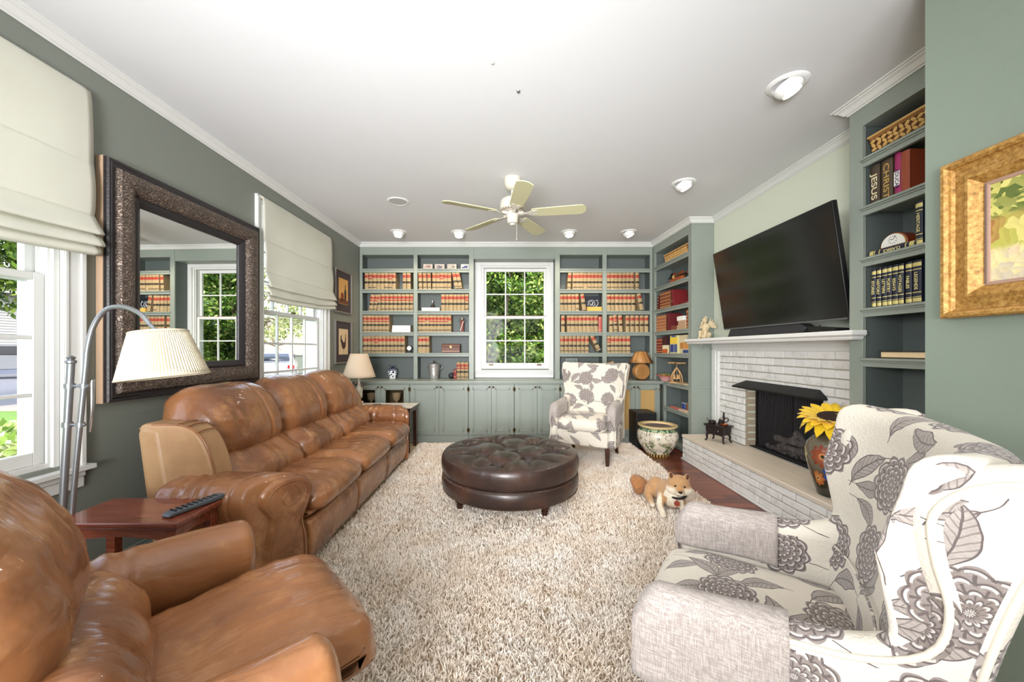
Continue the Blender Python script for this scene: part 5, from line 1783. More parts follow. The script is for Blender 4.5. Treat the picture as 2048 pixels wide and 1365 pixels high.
for k in range(5):
    pts = [((.030+.008*math.sin(t*PI))*math.cos(2*PI*k/5+t*2), (.030+.008*math.sin(t*PI))*math.sin(2*PI*k/5+t*2), .095+.13*t) for t in [j/10 for j in range(11)]]
    tlp('carved_leaf', MB().tube(pts, .006, 6), mat('distressed_white', (214, 208, 192), .6))
R = []
m = shade_mesh(.100, .192, .285, 0, 64)
m.v = [p+Vector((0, 0, .635)) for p in m.v]
tlp('lamp_shade', m, LAMPCLOTH2, solid=.002, recalc=False, angle=1.2)
tlp('harp', MB().tube(crom([(0, 0, .37), (.04, 0, .43), (.035, 0, .56), (0, 0, .625), (-.035, 0, .56), (-.04, 0, .43), (0, 0, .37)], 30), .002, 6), BRASS)
tlp('finial', MB().ell((0, 0, .648), (.007, .007, .012), 10, 6), BRASS)
for x, y, a, c, lb in ((-1.62, 4.43, .5, (40, 38, 60), 'navy pen on the lamp table, nearest the lamp'), (-1.56, 4.50, .3, (38, 36, 44), 'dark eyeglass case on the lamp table'), (-1.47, 4.42, .2, (120, 110, 190), 'violet pen on the lamp table')):
    o = build('pen' if 'pen' in lb else 'eyeglass_case', MB().box(-.05, .05, -.006 if 'pen' in lb else -.02, .006 if 'pen' in lb else .02, 0, .01 if 'pen' in lb else .022, M=T(x, y, .5525, a)), mat('item_%d_%d_%d' % c, c, .4), bevel=.003)
    tag(o, lb, 'pen' if 'pen' in lb else 'case')
tag(build('magazine', MB().box(-.10, .10, -.07, .07, 0, .005, M=T(-1.32, 4.46, .5525, .05)).box(-.095, .10, -.066, .068, .005, .007, M=T(-1.32, 4.46, .5525, .09)), mat('pale_lilac_paper', (206, 204, 224), .6)), 'pale lilac magazine flat on the lamp table', 'magazine')
# ---------------------------------------------------------------- ornaments on the back shelves
def on(F, x, y, z): return F @ T(x, y, z)
def small(name, label, cat, F, x, y, z, rz=0, group=None):
    r = thing(name, label, cat, (x, y, z), rz=rz, frame=F, group=group)
    def p(n, m, mm, **k): return build(n, m, mm, parent=r, **k)
    return r, p
eps = .001
# four little tiles on the top shelf of bay two
TILE = mat('pale_pink_tile', (214, 196, 182), .5)
for i, (a, c) in enumerate(((660, 745), (765, 855), (880, 965), (1005, 1078))):
    x0, x1 = XA(a), XA(c)
    col = [(150, 92, 84), (80, 78, 104), (120, 110, 96), (46, 50, 110)][i]
    nm = ['reddish', 'slate', 'grey-brown', 'dark blue'][i]
    r, p = small('picture_tile', 'small square tile with a %s drawing, on top shelf left of window' % nm, 'tile', F_BACK, (x0+x1)/2, .05, 2.38+eps, group='picture tiles on the top shelf')
    w = (x1-x0)/2
    p('tile', MB().box(-w, w, 0, .014, 0, .078), TILE, bevel=.002)
    ink = mat('ink_tile_%d' % i, col, .6)
    random.seed(i+20)
    for k in range(3):
        pts = crom([(random.uniform(-w*.7, w*.7), -.001, random.uniform(.014, .066)) for _ in range(5)], 24)
        p('line_drawing', MB().tube(pts, .0022 if i < 3 else .004, 5), ink)
    if i == 3: p('panel_picture', MB().box(-w*.85, w*.85, -.0012, 0, .008, .07), mat('pale_blue_tile', (196, 198, 206), .4))
random.seed(5)
# bay one
WB = mat('white_book_cover', (236, 234, 228), .6)
def flatbook(F, xc, yc, z, L, D, H, m, label, rz=0, cat='book', nm='book', group=None, pages=True):
    r, p = small(nm, label, cat, F, xc, yc, z, rz, group)
    c = MB().box(-L/2, L/2, -D/2, D/2, 0, .003).box(-L/2, L/2, -D/2, D/2, H-.003, H).box(-L/2, L/2, -D/2, -D/2+.003, .003, H-.003)
    p('cover', c, m); p('page_block', MB().box(-L/2+.003, L/2-.003, -D/2+.003, D/2-.003, .003, H-.003), PGS)
    return r
flatbook(F_BACK, XA(462), .10, 1.485+eps, .26, .17, .045, WB, 'white book lying flat in leftmost bay, under another')
flatbook(F_BACK, XA(462), .10, 1.531+eps, .255, .165, .048, WB, 'white book lying flat in leftmost bay, top of the pair', rz=.03)
r, p = small('desk_clock', 'little round white-faced clock at the end of the law books, leftmost bay', 'clock', F_BACK, XA(530), .05, 1.19+eps)
p('case', MB().cyl((0, .03, .066), (0, 0, .066), .036, .038, 28), BLACK); p('dial', MB().cyl((0, -.002, .066), (0, .0, .066), .031, n=28), mat('clock_dial', (240, 238, 230), .4))
p('hands', MB().box(-.0015, .0015, -.004, -.002, .064, .088).box(-.016, .001, -.004, -.002, .0645, .0675), BLACK); p('stand', MB().prism([(-.03, 0), (.03, 0), (.012, .03), (-.012, .03)], 0, .03, 'xz'), BLACK)
def _ginger(N, c, b, co):
    x, y, z = N.sep(co)
    th = N.m('ARCTAN2', y, x)
    u = N.m('MULTIPLY', th, 2.2)
    vo = N.new('ShaderNodeTexVoronoi'); vo.inputs['Scale'].default_value = 38; N.t.links.new(co, vo.inputs['Vector'])
    chk = N.m('LESS_THAN', vo.outputs['Distance'], .42)
    band = N.m('MULTIPLY', N.m('LESS_THAN', z, .115), N.m('GREATER_THAN', z, .012))
    top = N.m('LESS_THAN', N.m('ABSOLUTE', N.m('SUBTRACT', z, .126)), .008)
    return N.mix(N.m('MAXIMUM', N.m('MULTIPLY', chk, band), top), lin((238, 240, 244)), lin((24, 28, 70)))
r, p = small('ginger_jar', 'blue and white lidded jar on the countertop, leftmost bay', 'jar', F_BACK, XA(375), .06, .82+eps)
p('jar', MB().lathe([(.04, 0), (.046, .004), (.052, .04), (.062, .09), (.064, .115), (.056, .135), (.050, .14), (.002, .138)], 36), mat('blue_white_glaze', (238, 240, 244), .15, coat=.5, fn=_ginger))
p('lid', MB().lathe([(.062, .141), (.064, .146), (.05, .152), (.02, .158), (.008, .166), (.013, .174), (.004, .184)], 32), mat('navy_glaze', (40, 46, 80), .15, coat=.5))
for s in (-1, 1): p('lid_scroll', MB().tube(crom([(s*.012, 0, .160), (s*.034, 0, .178), (s*.040, 0, .198), (s*.026, 0, .196)], 12), .003, 6), mat('navy_glaze', (40, 46, 80)))
# bay two
r, p = small('white_box', 'flat white box under a small bell, left of window', 'box', F_BACK, XA(731), .08, 1.785+eps)
p('box', MB().box(-.126, .126, -.06, .08, 0, .036), WB, bevel=.003); p('lid', MB().box(-.128, .128, -.062, .082, .0362, .047), WB, bevel=.002)
r, p = small('hand_bell', 'small dark bell with silver handle standing on the white box', 'bell', F_BACK, XA(741), .08, 1.8335+eps)
p('bell_body', MB().lathe([(.034, 0), (.036, .003), (.030, .016), (.018, .040), (.012, .052), (.004, .054)], 28), IRON)
p('handle', MB().lathe([(.006, .054), (.012, .068), (.008, .076), (.011, .09), (.012, .102), (.003, .11)], 20), CHROME)
r, p = small('standing_figurine', 'slender red-robed figurine on shelf beside the law books, left of window', 'figurine', F_BACK, XA(1015), .08, 1.485+eps)
p('plinth', MB().box(-.034, .034, -.022, .022, 0, .012), BLACK)
p('robe', MB().lathe([(.024, .012), (.022, .06), (.026, .12), (.030, .15), (.014, .172), (.006, .18)], 20, sy=.7), mat('faded_red_cloth', (132, 66, 60), .7, var=.3, vscale=40))
p('head', MB().ell((0, 0, .195), (.014, .014, .018), 14, 10), mat('ivory_skin', (214, 190, 168), .6))
p('sash', MB().tube([(-.024, -.014, .02), (.0, -.024, .09), (.02, -.016, .16)], .006, 6), mat('cream_cloth', (222, 210, 190), .8))
p('halo', MB().tube([(.05*math.cos(a), .012, .15+.055*math.sin(a)) for a in [PI*k/14 for k in range(15)]], .003, 6), IRON)
r, p = small('leather_casket', 'dark brown tooled leather casket on shelf left of window', 'box', F_BACK, XA(914), .09, 1.19+eps)
CHL = mat('tooled_brown_leather', (104, 66, 54), .5, var=.3, vscale=50, bump=.7, bscale=60)
p('box', MB().box(-.130, .130, -.06, .06, 0, .085), CHL, bevel=.006); p('lid', MB().prism([(-.06, .086), (.06, .086), (.06, .11), (.04, .128), (-.04, .128), (-.06, .11)], -.132, .132, 'yz'), CHL, bevel=.004)
p('clasp', MB().box(-.012, .012, -.064, -.06, .07, .10), GOLD); p('strap', MB().box(-.128, .128, -.0625, -.0605, .018, .026), mat('pale_stitching', (190, 160, 140), .7))
r, p = small('ice_bucket', 'hammered silver lidded ice bucket on the countertop left of window', 'bucket', F_BACK, XA(756), .065, .82+eps)
HAM = mat('hammered_silver', (206, 204, 202), .3, .75, bump=.9, bscale=70)
p('body', MB().lathe([(.062, 0), (.066, .006), (.070, .06), (.078, .13), (.084, .188), (.086, .195), (.078, .196)], 40), HAM)
p('lid', MB().lathe([(.088, .197), (.088, .203), (.07, .214), (.03, .224), (.004, .226)], 40), HAM); p('lid_knob', MB().lathe([(.006, .226), (.008, .234), (.014, .242), (.010, .254), (.002, .258)], 20), BRASS)
for s in (-1, 1): p('handle', MB().tube(crom([(s*.078, 0, .13), (s*.098, 0, .14), (s*.118, 0, .162), (s*.128, 0, .155)], 14), .0045, 8), CHROME)
r, p = small('black_ball', 'black ball on the countertop beside the thin red book', 'ball', F_BACK, XA(915), .08, .82+eps)
p('ball', MB().ell((0, 0, .042), .041, 24, 16), mat('dull_black', (38, 38, 44), .5)); p('foot', MB().lathe([(.018, 0), (.016, .006)], 16), BLACK)
book('book', F_BACK, XA(938), .04, .82+eps, .044, .13, .135, (128, 32, 36), 'small dark red book on the countertop left of window', bands=((.2, .23), (.8, .83)))
# bay three
book('book', F_BACK, XB(446), .02, 1.485+eps, .046, .17, .222, (176, 84, 74), 'faded red book at the right end of a law book row, right of window', bands=((.12, .14), (.86, .88)))
r, p = small('navy_plaque', 'navy plaque with white scrollwork on the shelf right of window', 'plaque', F_BACK, XB(408), .12, 1.785+eps)
p('board', MB().box(-.105, .105, 0, .012, 0, .225), mat('navy_board', (26, 30, 44), .5), bevel=.002)
for pts in ([(-.07, .09), (-.05, .14), (-.01, .15), (.0, .11), (-.03, .09), (-.04, .12)], [(-.02, .10), (.02, .14), (.03, .10), (.0, .08)], [(.05, .08), (.075, .12), (.06, .17), (.045, .15)], [(-.08, .13), (-.05, .16), (0, .165), (.03, .15)], [(-.06, .07), (0, .065), (.06, .075)]):
    p('white_scroll', MB().tube(crom([(a, -.001, b) for a, b in pts], 24), .0032, 6), mat('white_ink', (224, 226, 232), .6))
r, p = small('floral_box', 'low yellow patterned box before the navy plaque', 'box', F_BACK, XB(408), .05, 1.785+eps)
p('box', MB().box(-.103, .103, -.035, .045, 0, .052), mat('yellow_patterned_card', (214, 168, 76), .6, var=.45, vscale=60), bevel=.002); p('lid_edge', MB().box(-.105, .105, -.037, .047, .0525, .058), mat('yellow_edge', (222, 186, 110), .6))
r, p = small('picture_plate', 'upright picture of misty trees on the countertop right of window', 'picture', F_BACK, XB(208), .09, .82+eps)
p('frame', MB().box(-.085, .085, 0, .014, .02, .288), mat('pale_frame', (180, 182, 184), .5), bevel=.002)
p('image', MB().box(-.078, .078, -.001, 0, .027, .281), mat('misty_picture', (120, 134, 130), .5, var=.6, vscale=14)); p('easel', MB().box(-.09, .09, -.035, .04, 0, .019), mat('reddish_stand', (120, 66, 44), .5), bevel=.003)
r, p = small('bird_ornament', 'orange and white bird ornament before the misty picture', 'ornament', F_BACK, XB(200), .035, .842)
p('body', MB().ell((0, 0, .045), (.045, .025, .034), 16, 10), mat('orange_glaze', (214, 132, 52), .3, coat=.4)); p('head', MB().ell((-.035, 0, .085), (.018, .016, .018), 12, 8), mat('white_glaze', (232, 226, 214), .3))
p('tail', MB().tube([(.03, 0, .05), (.06, 0, .085), (.075, 0, .09)], [.014, .008, .002], 8), mat('white_glaze', (232, 226, 214), .3)); p('beak', MB().tube([(-.05, 0, .085), (-.068, 0, .08)], [.004, .001], 6), BLACK)
p('foot', MB().lathe([(.02, -.004), (.012, .014)], 12), mat('orange_glaze', (214, 132, 52), .3))
# bay four
r, p = small('brown_box', 'small brown wooden box on the countertop behind the hide lamp', 'box', F_BACK, XB(700), .10, .82+eps)
p('box', MB().box(-.066, .066, -.05, .05, 0, .19), mat('brown_box_wood', (118, 76, 48), .5), bevel=.003); p('lid', MB().box(-.068, .068, -.052, .052, .191, .215), mat('brown_box_wood', (118, 76, 48), .5), bevel=.003)
book('book', F_BACK, XB(519), .06, 1.485+eps, .022, .12, .12, (36, 34, 34), 'small black book at the left end of a shelf, right corner bay')

# hide lamp on the counter
HIDE = mat('stretched_hide', (176, 126, 72), .5, var=.4, vscale=9)
hl = thing('hide_lamp', 'brown hide lamp with round drum base, on the countertop right of the armchair', 'lamp', (1.86, 5.06, .8205), rz=.2)
def hp(n, m, mm, **k): return build(n, m, mm, parent=hl, **k)
hp('drum_base', MB().cyl((0, -.05, .118), (0, .05, .118), .112, n=36), HIDE, bevel=.02, seg=3)
hp('foot', MB().box(-.05, .05, -.045, .045, 0, .014), DARKWOOD)
hp('stem', MB().cyl((0, 0, .22), (0, 0, .41), .006), BRASS)
R = []
for z, rr in ((.235, .158), (.39, .068)):
    R.append([(rr*math.cos(2*PI*k/6+.5), rr*math.sin(2*PI*k/6+.5), z) for k in range(6)])
for k in range(6):
    q = [R[0][k], R[0][(k+1) % 6], R[1][(k+1) % 6], R[1][k]]
    hp('shade_panel', MB().add(q, [(0, 1, 2, 3)]), HIDE, solid=.003, recalc=False)
    hp('shade_lacing', MB().tube([R[0][k], R[1][k]], .003, 6), DARKWOOD)
hp('shade_rim', MB().tube(R[0], .0035, 6, loop=True), DARKWOOD); hp('finial', MB().ell((0, 0, .40), (.005, .005, .012), 8, 6), BRASS)

# ---------------------------------------------------------------- far right bookcase
WICK = mat('woven_water_hyacinth', (206, 164, 98), .8, var=.2, vscale=40, bump=.3)
WICKD = mat('dark_wicker', (92, 58, 30), .8, var=.2)
def basket(F, x0, x1, y0, y1, z, h, label, cell=.035):
    r, p = small('woven_basket', label, 'basket', F, (x0+x1)/2, (y0+y1)/2, z+eps)
    w, d = (x1-x0)/2, (y1-y0)/2
    fl = .012
    def side(t0): pass
    P = [(-w+.02, -d+.02, 0), (w-.02, -d+.02, 0), (w-.02, d-.02, 0), (-w+.02, d-.02, 0)]
    Q = [(-w, -d, h), (w, -d, h), (w, d, h), (-w, d, h)]
    p('liner', MB().add(P+Q, [(0, 3, 2, 1), (0, 1, 5, 4), (1, 2, 6, 5), (2, 3, 7, 6), (3, 0, 4, 7)]), WICKD, solid=.004, recalc=False)
    # chunky plaited strands on front and ends
    m = MB(); dk = MB()
    def strand(M2, L, hh):
        nn = int(L/cell)
        for j in range(3):
            for i in range(nn):
                a = (i+.5)*L/nn; zz = hh*(.30+.20*j)
                rt = RY(math.radians(random.uniform(15, 65) if (i+j) % 2 else -random.uniform(10, 50)))
                m.ell(M2 @ Vector((a, -.004, zz)), (cell*.56, .007, .0095), 8, 5, rot=(M2.to_3x3() @ rt))
        for j, zf in enumerate((.07, .16, .84, .92)):
            for i in range(nn*3):
                a = (i+.5)*L/(nn*3)
                dk.ell(M2 @ Vector((a, -.003, hh*zf)), (cell*.16, .006, .006), 6, 4, rot=M2.to_3x3())
    Mf = Matrix.Translation((-w+.01, -d+.008, 0)) @ Matrix.Rotation(.0, 4, 'X') @ Matrix.Shear('XY', 4, (0, 0)) 
    tl_ = math.atan2(.02, h)
    strand(Matrix.Translation((-w+.012, -d+.018, 0)) @ Matrix.Rotation(tl_, 4, 'X'), 2*w-.024, h)
    strand(Matrix.Translation((-w+.018, d-.012, 0)) @ Matrix.Rotation(-PI/2, 4, 'Z') @ Matrix.Rotation(tl_, 4, 'X'), 2*d-.03, h)
    strand(Matrix.Translation((w-.018, -d+.012, 0)) @ Matrix.Rotation(PI/2, 4, 'Z') @ Matrix.Rotation(tl_, 4, 'X'), 2*d-.03, h)
    o = p('plaited_strands', m, WICK); o['kind'] = 'stuff'
    o = p('dark_weave', dk, mat('brown_weave', (150, 104, 54), .8, var=.3, vscale=60)); o['kind'] = 'stuff'
    p('rim', MB().tube([(-w, -d, h), (w, -d, h), (w, d, h), (-w, d, h)], .007, 8, loop=True), WICK)
basket(F_FAR, .27, .86, .03, .22, 2.38, .115, 'long woven basket on the top shelf of the far right bookcase', .026)
basket(F_NEAR, .10, .62, .02, .235, 2.38, .115, 'long woven basket on the top shelf beside the green pier', .030)
# violin
VAR = mat('violin_varnish', (168, 78, 30), .25, coat=.6, var=.2, vscale=10)
vi = thing('violin', 'orange-brown violin lying on the second shelf of the far right bookcase', 'violin', (.42, .10, 2.091), frame=F_FAR)
Mv = MW[vi.name] @ Matrix.Rotation(math.radians(62), 4, 'X') @ T(0, 0, 0)
bodyp = [(-.17, 0), (-.155, .06), (-.11, .085), (-.06, .075), (-.02, .05), (.02, .05), (.05, .062), (.10, .068), (.15, .05), (.165, 0)]
poly = [(a, b, 0) for a, b in bodyp]+[(a, -b, 0) for a, b in bodyp[-2:0:-1]]
P = crom(poly, 70, True)
Mv = MW[vi.name] @ T(0, .03, .085) @ Matrix.Rotation(math.radians(68), 4, 'X')
R = []
for z, s in ((-.022, .93), (-.018, .99), (-.014, 1.0), (.012, 1.0), (.016, .99), (.022, .85), (.027, .5)):
    R.append([(p.x*s, p.y*s, z) for p in P])
build('body', MB().rings(R), VAR, parent=vi, frame=Mv)
build('neck', MB().box(.14, .29, -.011, .011, .016, .032).box(.0, .29, -.012, .012, .032, .037), BLACK, parent=vi, frame=Mv, bevel=.002)
build('scroll', MB().tube(crom([(.285, 0, .024), (.32, 0, .022), (.345, 0, .012), (.35, 0, -.002), (.335, 0, -.004)], 14), [.011]*10+[.009]*4, 8), VAR, parent=vi, frame=Mv)
build('bridge', MB().box(-.032, -.028, -.02, .02, .02, .05), WICK, parent=vi, frame=Mv)
build('tailpiece', MB().prism([(-.15, -.012), (-.06, -.02), (-.06, .02), (-.15, .012)], .034, .04, 'xy'), BLACK, parent=vi, frame=Mv)
build('chin_rest', MB().ell((-.12, .045, .034), (.03, .03, .007), 14, 6), BLACK, parent=vi, frame=Mv)
m = MB()
for k in range(4): m.cyl((-.06, -.009+.006*k, .04), (.30, -.006+.004*k, .040), .0008, n=4)
build('strings', m, STEEL, parent=vi, frame=Mv)
# row three books
MAR = (110, 30, 30); BRN = (122, 62, 44); DKR = (84, 22, 26)
def run(F, x, z, specs, y=.02, lean=0):
    for (w, h, d, col, label, bands) in specs:
        book('book', F, x, y, z+eps, w-.001, d, h, col, label, bands=bands, lean=lean if lean else 0)
        x += w
    return x
CB = ((.08, .12), (.25, .28), (.45, .48), (.65, .68), (.86, .90))
book('book', F_FAR, .075, .02, 1.785+eps, .035, .15, .20, DKR, 'dark red book leaning at the left end of third shelf, far right bookcase', bands=CB, lean=.16)
run(F_FAR, .17, 1.785, [(.042, .222, .17, BRN, 'gilt-banded brown set volume, %s from left on third shelf, far right bookcase' % ORD[k+1], CB) for k in range(7)])
book('book', F_FAR, .475, .02, 1.785+eps, .04, .17, .225, DKR, 'tall wine-red book after the brown set, third shelf, far right bookcase', bands=((.3, .33),))
book('book', F_FAR, .525, .02, 1.785+eps, .05, .18, .205, (120, 30, 34), 'wide crimson book leaning, third shelf, far right bookcase', lean=-.20)
flatbook(F_FAR, .80, .10, 1.785+eps, .17, .16, .03, mat('crimson_cover', (112, 34, 34), .5), 'crimson book lying flat at the right end of third shelf')
# row four
run(F_FAR, .066, 1.485, [(.040, .215, .17, (150, 92, 66), 'tan-brown ribbed set volume, %s from left on fourth shelf, far right bookcase' % ORD[k+1], CB) for k in range(7)])
run(F_FAR, .35, 1.485, [(.045, .232, .17, DKR, 'tall dark red book after the ribbed set on fourth shelf', ()), (.05, .215, .17, (100, 26, 30), 'second dark red book on fourth shelf', ())])
for k in range(2):
    flatbook(F_FAR, .55, .10, 1.485+eps+k*.027, .15, .16, .026, mat('brown_cover', BRN, .5), ('lower' if k == 0 else 'upper')+' brown book lying flat on fourth shelf, far right bookcase')
for k in range(4):
    flatbook(F_FAR, .735, .10, 1.485+eps+k*.027, .165, .16, .026, mat('striped_cover', (186, 150, 120), .5, var=.3, vscale=60), '%s of four flat tan books stacked on fourth shelf, far right bookcase' % ['bottom', 'second from bottom', 'third from bottom', 'topmost'][k], group='stack of flat tan books')
r, p = small('white_carton', 'small white carton on top of the flat book stack', 'box', F_FAR, .68, .09, 1.485+eps+4*.027+.0005)
p('box', MB().box(-.075, .075, -.06, .06, 0, .055), WB, bevel=.002); p('tape', MB().box(-.0755, .0755, -.012, .012, .055, .0556), mat('clear_tape', (214, 210, 196), .3))
run(F_FAR, .845, 1.485, [(.036, .225, .17, BRN, 'brown banded book at the right end of fourth shelf, left one', CB), (.036, .225, .17, BRN, 'brown banded book at the right end of fourth shelf, right one', CB)])
# row five
run(F_FAR, .066, 1.19, [(.042, .20, .17, (116, 36, 38), 'red gilt-banded book, %s from left on fifth shelf, far right bookcase' % ORD[k+1], CB) for k in range(4)])
run(F_FAR, .24, 1.19, [(.05, .222, .17, (60, 26, 28), 'first near-black red book on fifth shelf', ()), (.05, .215, .17, (64, 24, 26), 'second near-black red book on fifth shelf', ()), (.05, .21, .17, (52, 24, 28), 'third near-black red book on fifth shelf', ())])
def carton(F, x, y, z, w, d, h, base, fac, label, stripes=(), rz=0):
    r, p = small('carton', label, 'box', F, x, y, z+eps, rz)
    p('box', MB().box(-w/2, w/2, 0, d, 0, h), mat('card_%d_%d_%d' % base, base, .5), bevel=.001)
    for (xa, xb, za, zb, c) in stripes:
        p('printed_panel', MB().box(-w/2+w*xa, -w/2+w*xb, -.0012, 0, h*za, h*zb), mat('print_%d_%d_%d' % c, c, .5, var=.15, vscale=40))
    return r
carton(F_FAR, .36, -.002, 1.19, .15, .02, .105, (206, 196, 160), None, 'small cream and orange card before the dark books, fifth shelf', ((.05, .95, .02, .5, (196, 92, 44)), (.1, .9, .58, .95, (226, 216, 180))))
carton(F_FAR, .565, .01, 1.19, .19, .05, .225, (206, 196, 140), None, 'yellow and blue box on the fifth shelf, far right bookcase', ((.03, .97, .55, .90, (232, 200, 70)), (.05, .5, .06, .5, (44, 64, 130)), (.55, .95, .06, .5, (70, 90, 140)), (.2, .8, .91, .99, (60, 80, 150))))
carton(F_FAR, .75, .03, 1.19, .15, .05, .225, (196, 184, 150), None, 'cream and brown box on the fifth shelf, rightmost', ((.05, .95, .6, .95, (210, 196, 160)), (.05, .95, .25, .58, (178, 120, 60))))
carton(F_FAR, .85, .01, 1.19, .13, .03, .14, (206, 186, 150), None, 'short box with blue band at the right end of fifth shelf', ((.02, .98, .04, .32, (44, 70, 120)), (.02, .98, .4, .95, (200, 140, 80))))
# counter level: bowl, windmill pyramid, small boards
r, p = small('footed_bowl', 'red-rimmed bowl of green fruit on the corner of the countertop', 'bowl', F_FAR, .33, .02, .82+eps)
p('bowl', MB().lathe([(.05, 0), (.055, .006), (.075, .04), (.085, .055), (.115, .068), (.118, .076), (.08, .066), (.06, .04), (.002, .03)], 36), mat('pink_bowl_glaze', (206, 150, 146), .3, var=.2, vscale=20))
p('rim', MB().tube([(.117*math.cos(2*PI*k/40), .117*math.sin(2*PI*k/40), .074) for k in range(40)], .004, 6, loop=True), mat('red_rim', (170, 60, 44), .4))
for k in range(7):
    a = k*.9; rr = .045 if k else 0
    p('fruit', MB().ell((rr*math.cos(a), rr*math.sin(a), .082), (.022, .022, .018), 12, 8), mat('green_fruit' if k % 2 else 'olive_fruit', (96, 112, 50) if k % 2 else (130, 116, 60), .5))
PYR = mat('pale_pyramid_wood', (206, 164, 112), .6, var=.15, vscale=25)
r, p = small('candle_pyramid', 'pale wooden carousel pyramid with propeller on the countertop corner', 'ornament', F_FAR, .60, .03, .82+eps)
p('base_board', MB().cyl((0, 0, 0), (0, 0, .012), .09, n=28), PYR, bevel=.002)
for k in range(4):
    a = k*PI/2+.5
    pts = crom([(.078*math.cos(a), .078*math.sin(a), .01), (.074*math.cos(a), .074*math.sin(a), .07), (.05*math.cos(a), .05*math.sin(a), .13), (.004*math.cos(a), .004*math.sin(a), .19)], 14)
    p('arch_rib', MB().tube(pts, .006, 6), PYR)
p('spindle', MB().cyl((0, 0, .012), (0, 0, .25), .002, n=8), PYR)
p('platform', MB().cyl((0, 0, .05), (0, 0, .056), .045, n=24), PYR)
for k in range(5):
    a = k*1.25
    p('carved_figure', MB().lathe([(.008, 0), (.010, .02), (.005, .032), (.008, .04), (.002, .05)], 10, (.03*math.cos(a), .03*math.sin(a), .056)), PYR)
for k in range(8):
    a = 2*PI*k/8
    p('propeller_blade', MB().box(.012, .105, -.013, .013, -.001, .001, M=T(0, 0, .248, a) @ Matrix.Rotation(.6, 4, 'X')), PYR)
p('propeller_hub', MB().ell((0, 0, .25), (.014, .014, .007), 12, 6), PYR)
flatbook(F_FAR, .80, .02, .82+eps, .16, .10, .014, mat('tan_card', (176, 150, 120), .6), 'thin tan booklet lying at the right end of the countertop corner', cat='booklet', nm='booklet')
carton(F_FAR, .66, .10, .49, .14, .10, .085, (196, 196, 200), None, 'white and blue carton on the low open shelf', ((.05, .45, .1, .9, (40, 60, 140)), (.5, .95, .1, .9, (60, 90, 150))))
carton(F_FAR, .82, .08, .49, .17, .12, .09, (150, 104, 50), None, 'amber-brown box on the low open shelf', ((.03, .97, .05, .95, (150, 98, 44)),))
carton(F_FAR, .55, .02, .49, .20, .05, .018, (190, 120, 104), None, 'flat pinkish box at the front of the low open shelf', ((.03, .97, .1, .9, (190, 90, 80)),))
carton(F_FAR, .78, .01, .49, .18, .05, .020, (206, 180, 156), None, 'flat pale box at the front right of the low open shelf', ((.03, .97, .1, .9, (212, 180, 150)),))

# ---------------------------------------------------------------- near bookcase
NX = lambda px: 2.30-2.14*740/(px-1010)
JC = (74, 60, 46)
book('book', F_NEAR, .098, .035, 2.09+eps, .056, .17, .232, JC, 'brown book lettered JESUS on the second shelf by the green pier', text=('JESUS', .064, .105, .72), textcol=mat('cream_lettering', (226, 212, 176), .6), rx=None)
book('book', F_NEAR, .165, .035, 2.09+eps, .060, .17, .232, (84, 68, 50), 'brown book lettered CHRIST on the second shelf by the green pier', text=('CHRIST', .060, .110, .72), textcol=GOLDT)
pk = book('book', F_NEAR, .240, .03, 2.09+eps, .034, .18, .235, (160, 30, 96), 'magenta book with white label on the second shelf', text=('EDUCAR', .026, .09, 1), textcol=mat('dark_purple_ink', (70, 30, 80), .6))
build('white_label', MB().box(.002, .032, -.0072, -.0065, .055, .135), WB, parent=pk, recalc=False)
book('book', F_NEAR, .282, .02, 2.09+eps, .045, .19, .222, (150, 66, 36), 'rust-orange leather book near the pier on the second shelf', bands=())
ob = flatbook(F_NEAR, .43, .12, 2.09+eps, .06, .2, .02, mat('rust_cover', (150, 66, 36), .5), 'thin rust book behind the pier on second shelf')
NV = (28, 32, 52)
def navy(x, w, label, F=F_NEAR, z=1.485, h=.225, title='CLASSICS', M=None):
    b_ = book('book', F, x, .03, z+eps, w-.002, .17, h, NV, label, bands=((.03, .12), (.14, .155), (.24, .26), (.78, .80), (.86, .95)), bandcol=(214, 200, 130), text=(title, .022, h*.52, 1), textcol=mat('pale_gold_lettering', (226, 214, 150), .5), M=M)
    return b_
x = .112
random.seed(3)
TT = ['STORIES', 'HISTORY', 'LETTERS', 'POETRY', 'ESSAYS', 'VOYAGES', 'FABLES', 'LEGENDS']
lay = [(.112, .026), (.142, .026), (.172, .028), (.200, .026), (.228, .031), (.260, .029), (.297, .032), (.331, .044)]
for k, (x, w) in enumerate(lay):
    navy(x, w, 'navy gilt-banded book, %s from left on the fourth shelf by the pier' % ORD[k+1], title=TT[k])
book('book', F_NEAR, .089, .05, 1.485+eps, .018, .12, .16, (84, 62, 66), 'small mauve book leaning left of the navy set', lean=-.02)
# third shelf: lying navy book with clock, standing navy book
Ml = T(.095, .03, 1.785+eps) @ Matrix.Rotation(PI/2, 4, 'Y') @ T(-.034, 0, 0)
navy(0, .036, 'navy book lying flat under the mantel clock, third shelf by the pier', title='CLASSICS', h=.26, M=Ml)
navy(.345, .036, 'navy book standing right of the clock, third shelf by the pier', z=1.785, h=.232, title='HERITAGE')
r, p = small('mantel_clock', 'domed wooden clock with white dial on the lying navy book', 'clock', F_NEAR, .205, .06, 1.8225)
dome = [(-.075, 0), (.075, 0)]+[(.075*math.cos(a), .012+.068*math.sin(a)) for a in [PI*k/24 for k in range(25)]]
p('case', MB().prism(dome, 0, .06, 'xz'), mat('glossy_mahogany', (130, 56, 30), .15, coat=.6), bevel=.003)
d2 = [(-.064, .008), (.064, .008)]+[(.064*math.cos(a), .014+.058*math.sin(a)) for a in [PI*k/24 for k in range(25)]]
p('bezel', MB().prism([(a*1.06, b*1.03) for a, b in d2], -.003, 0, 'xz'), GOLD)
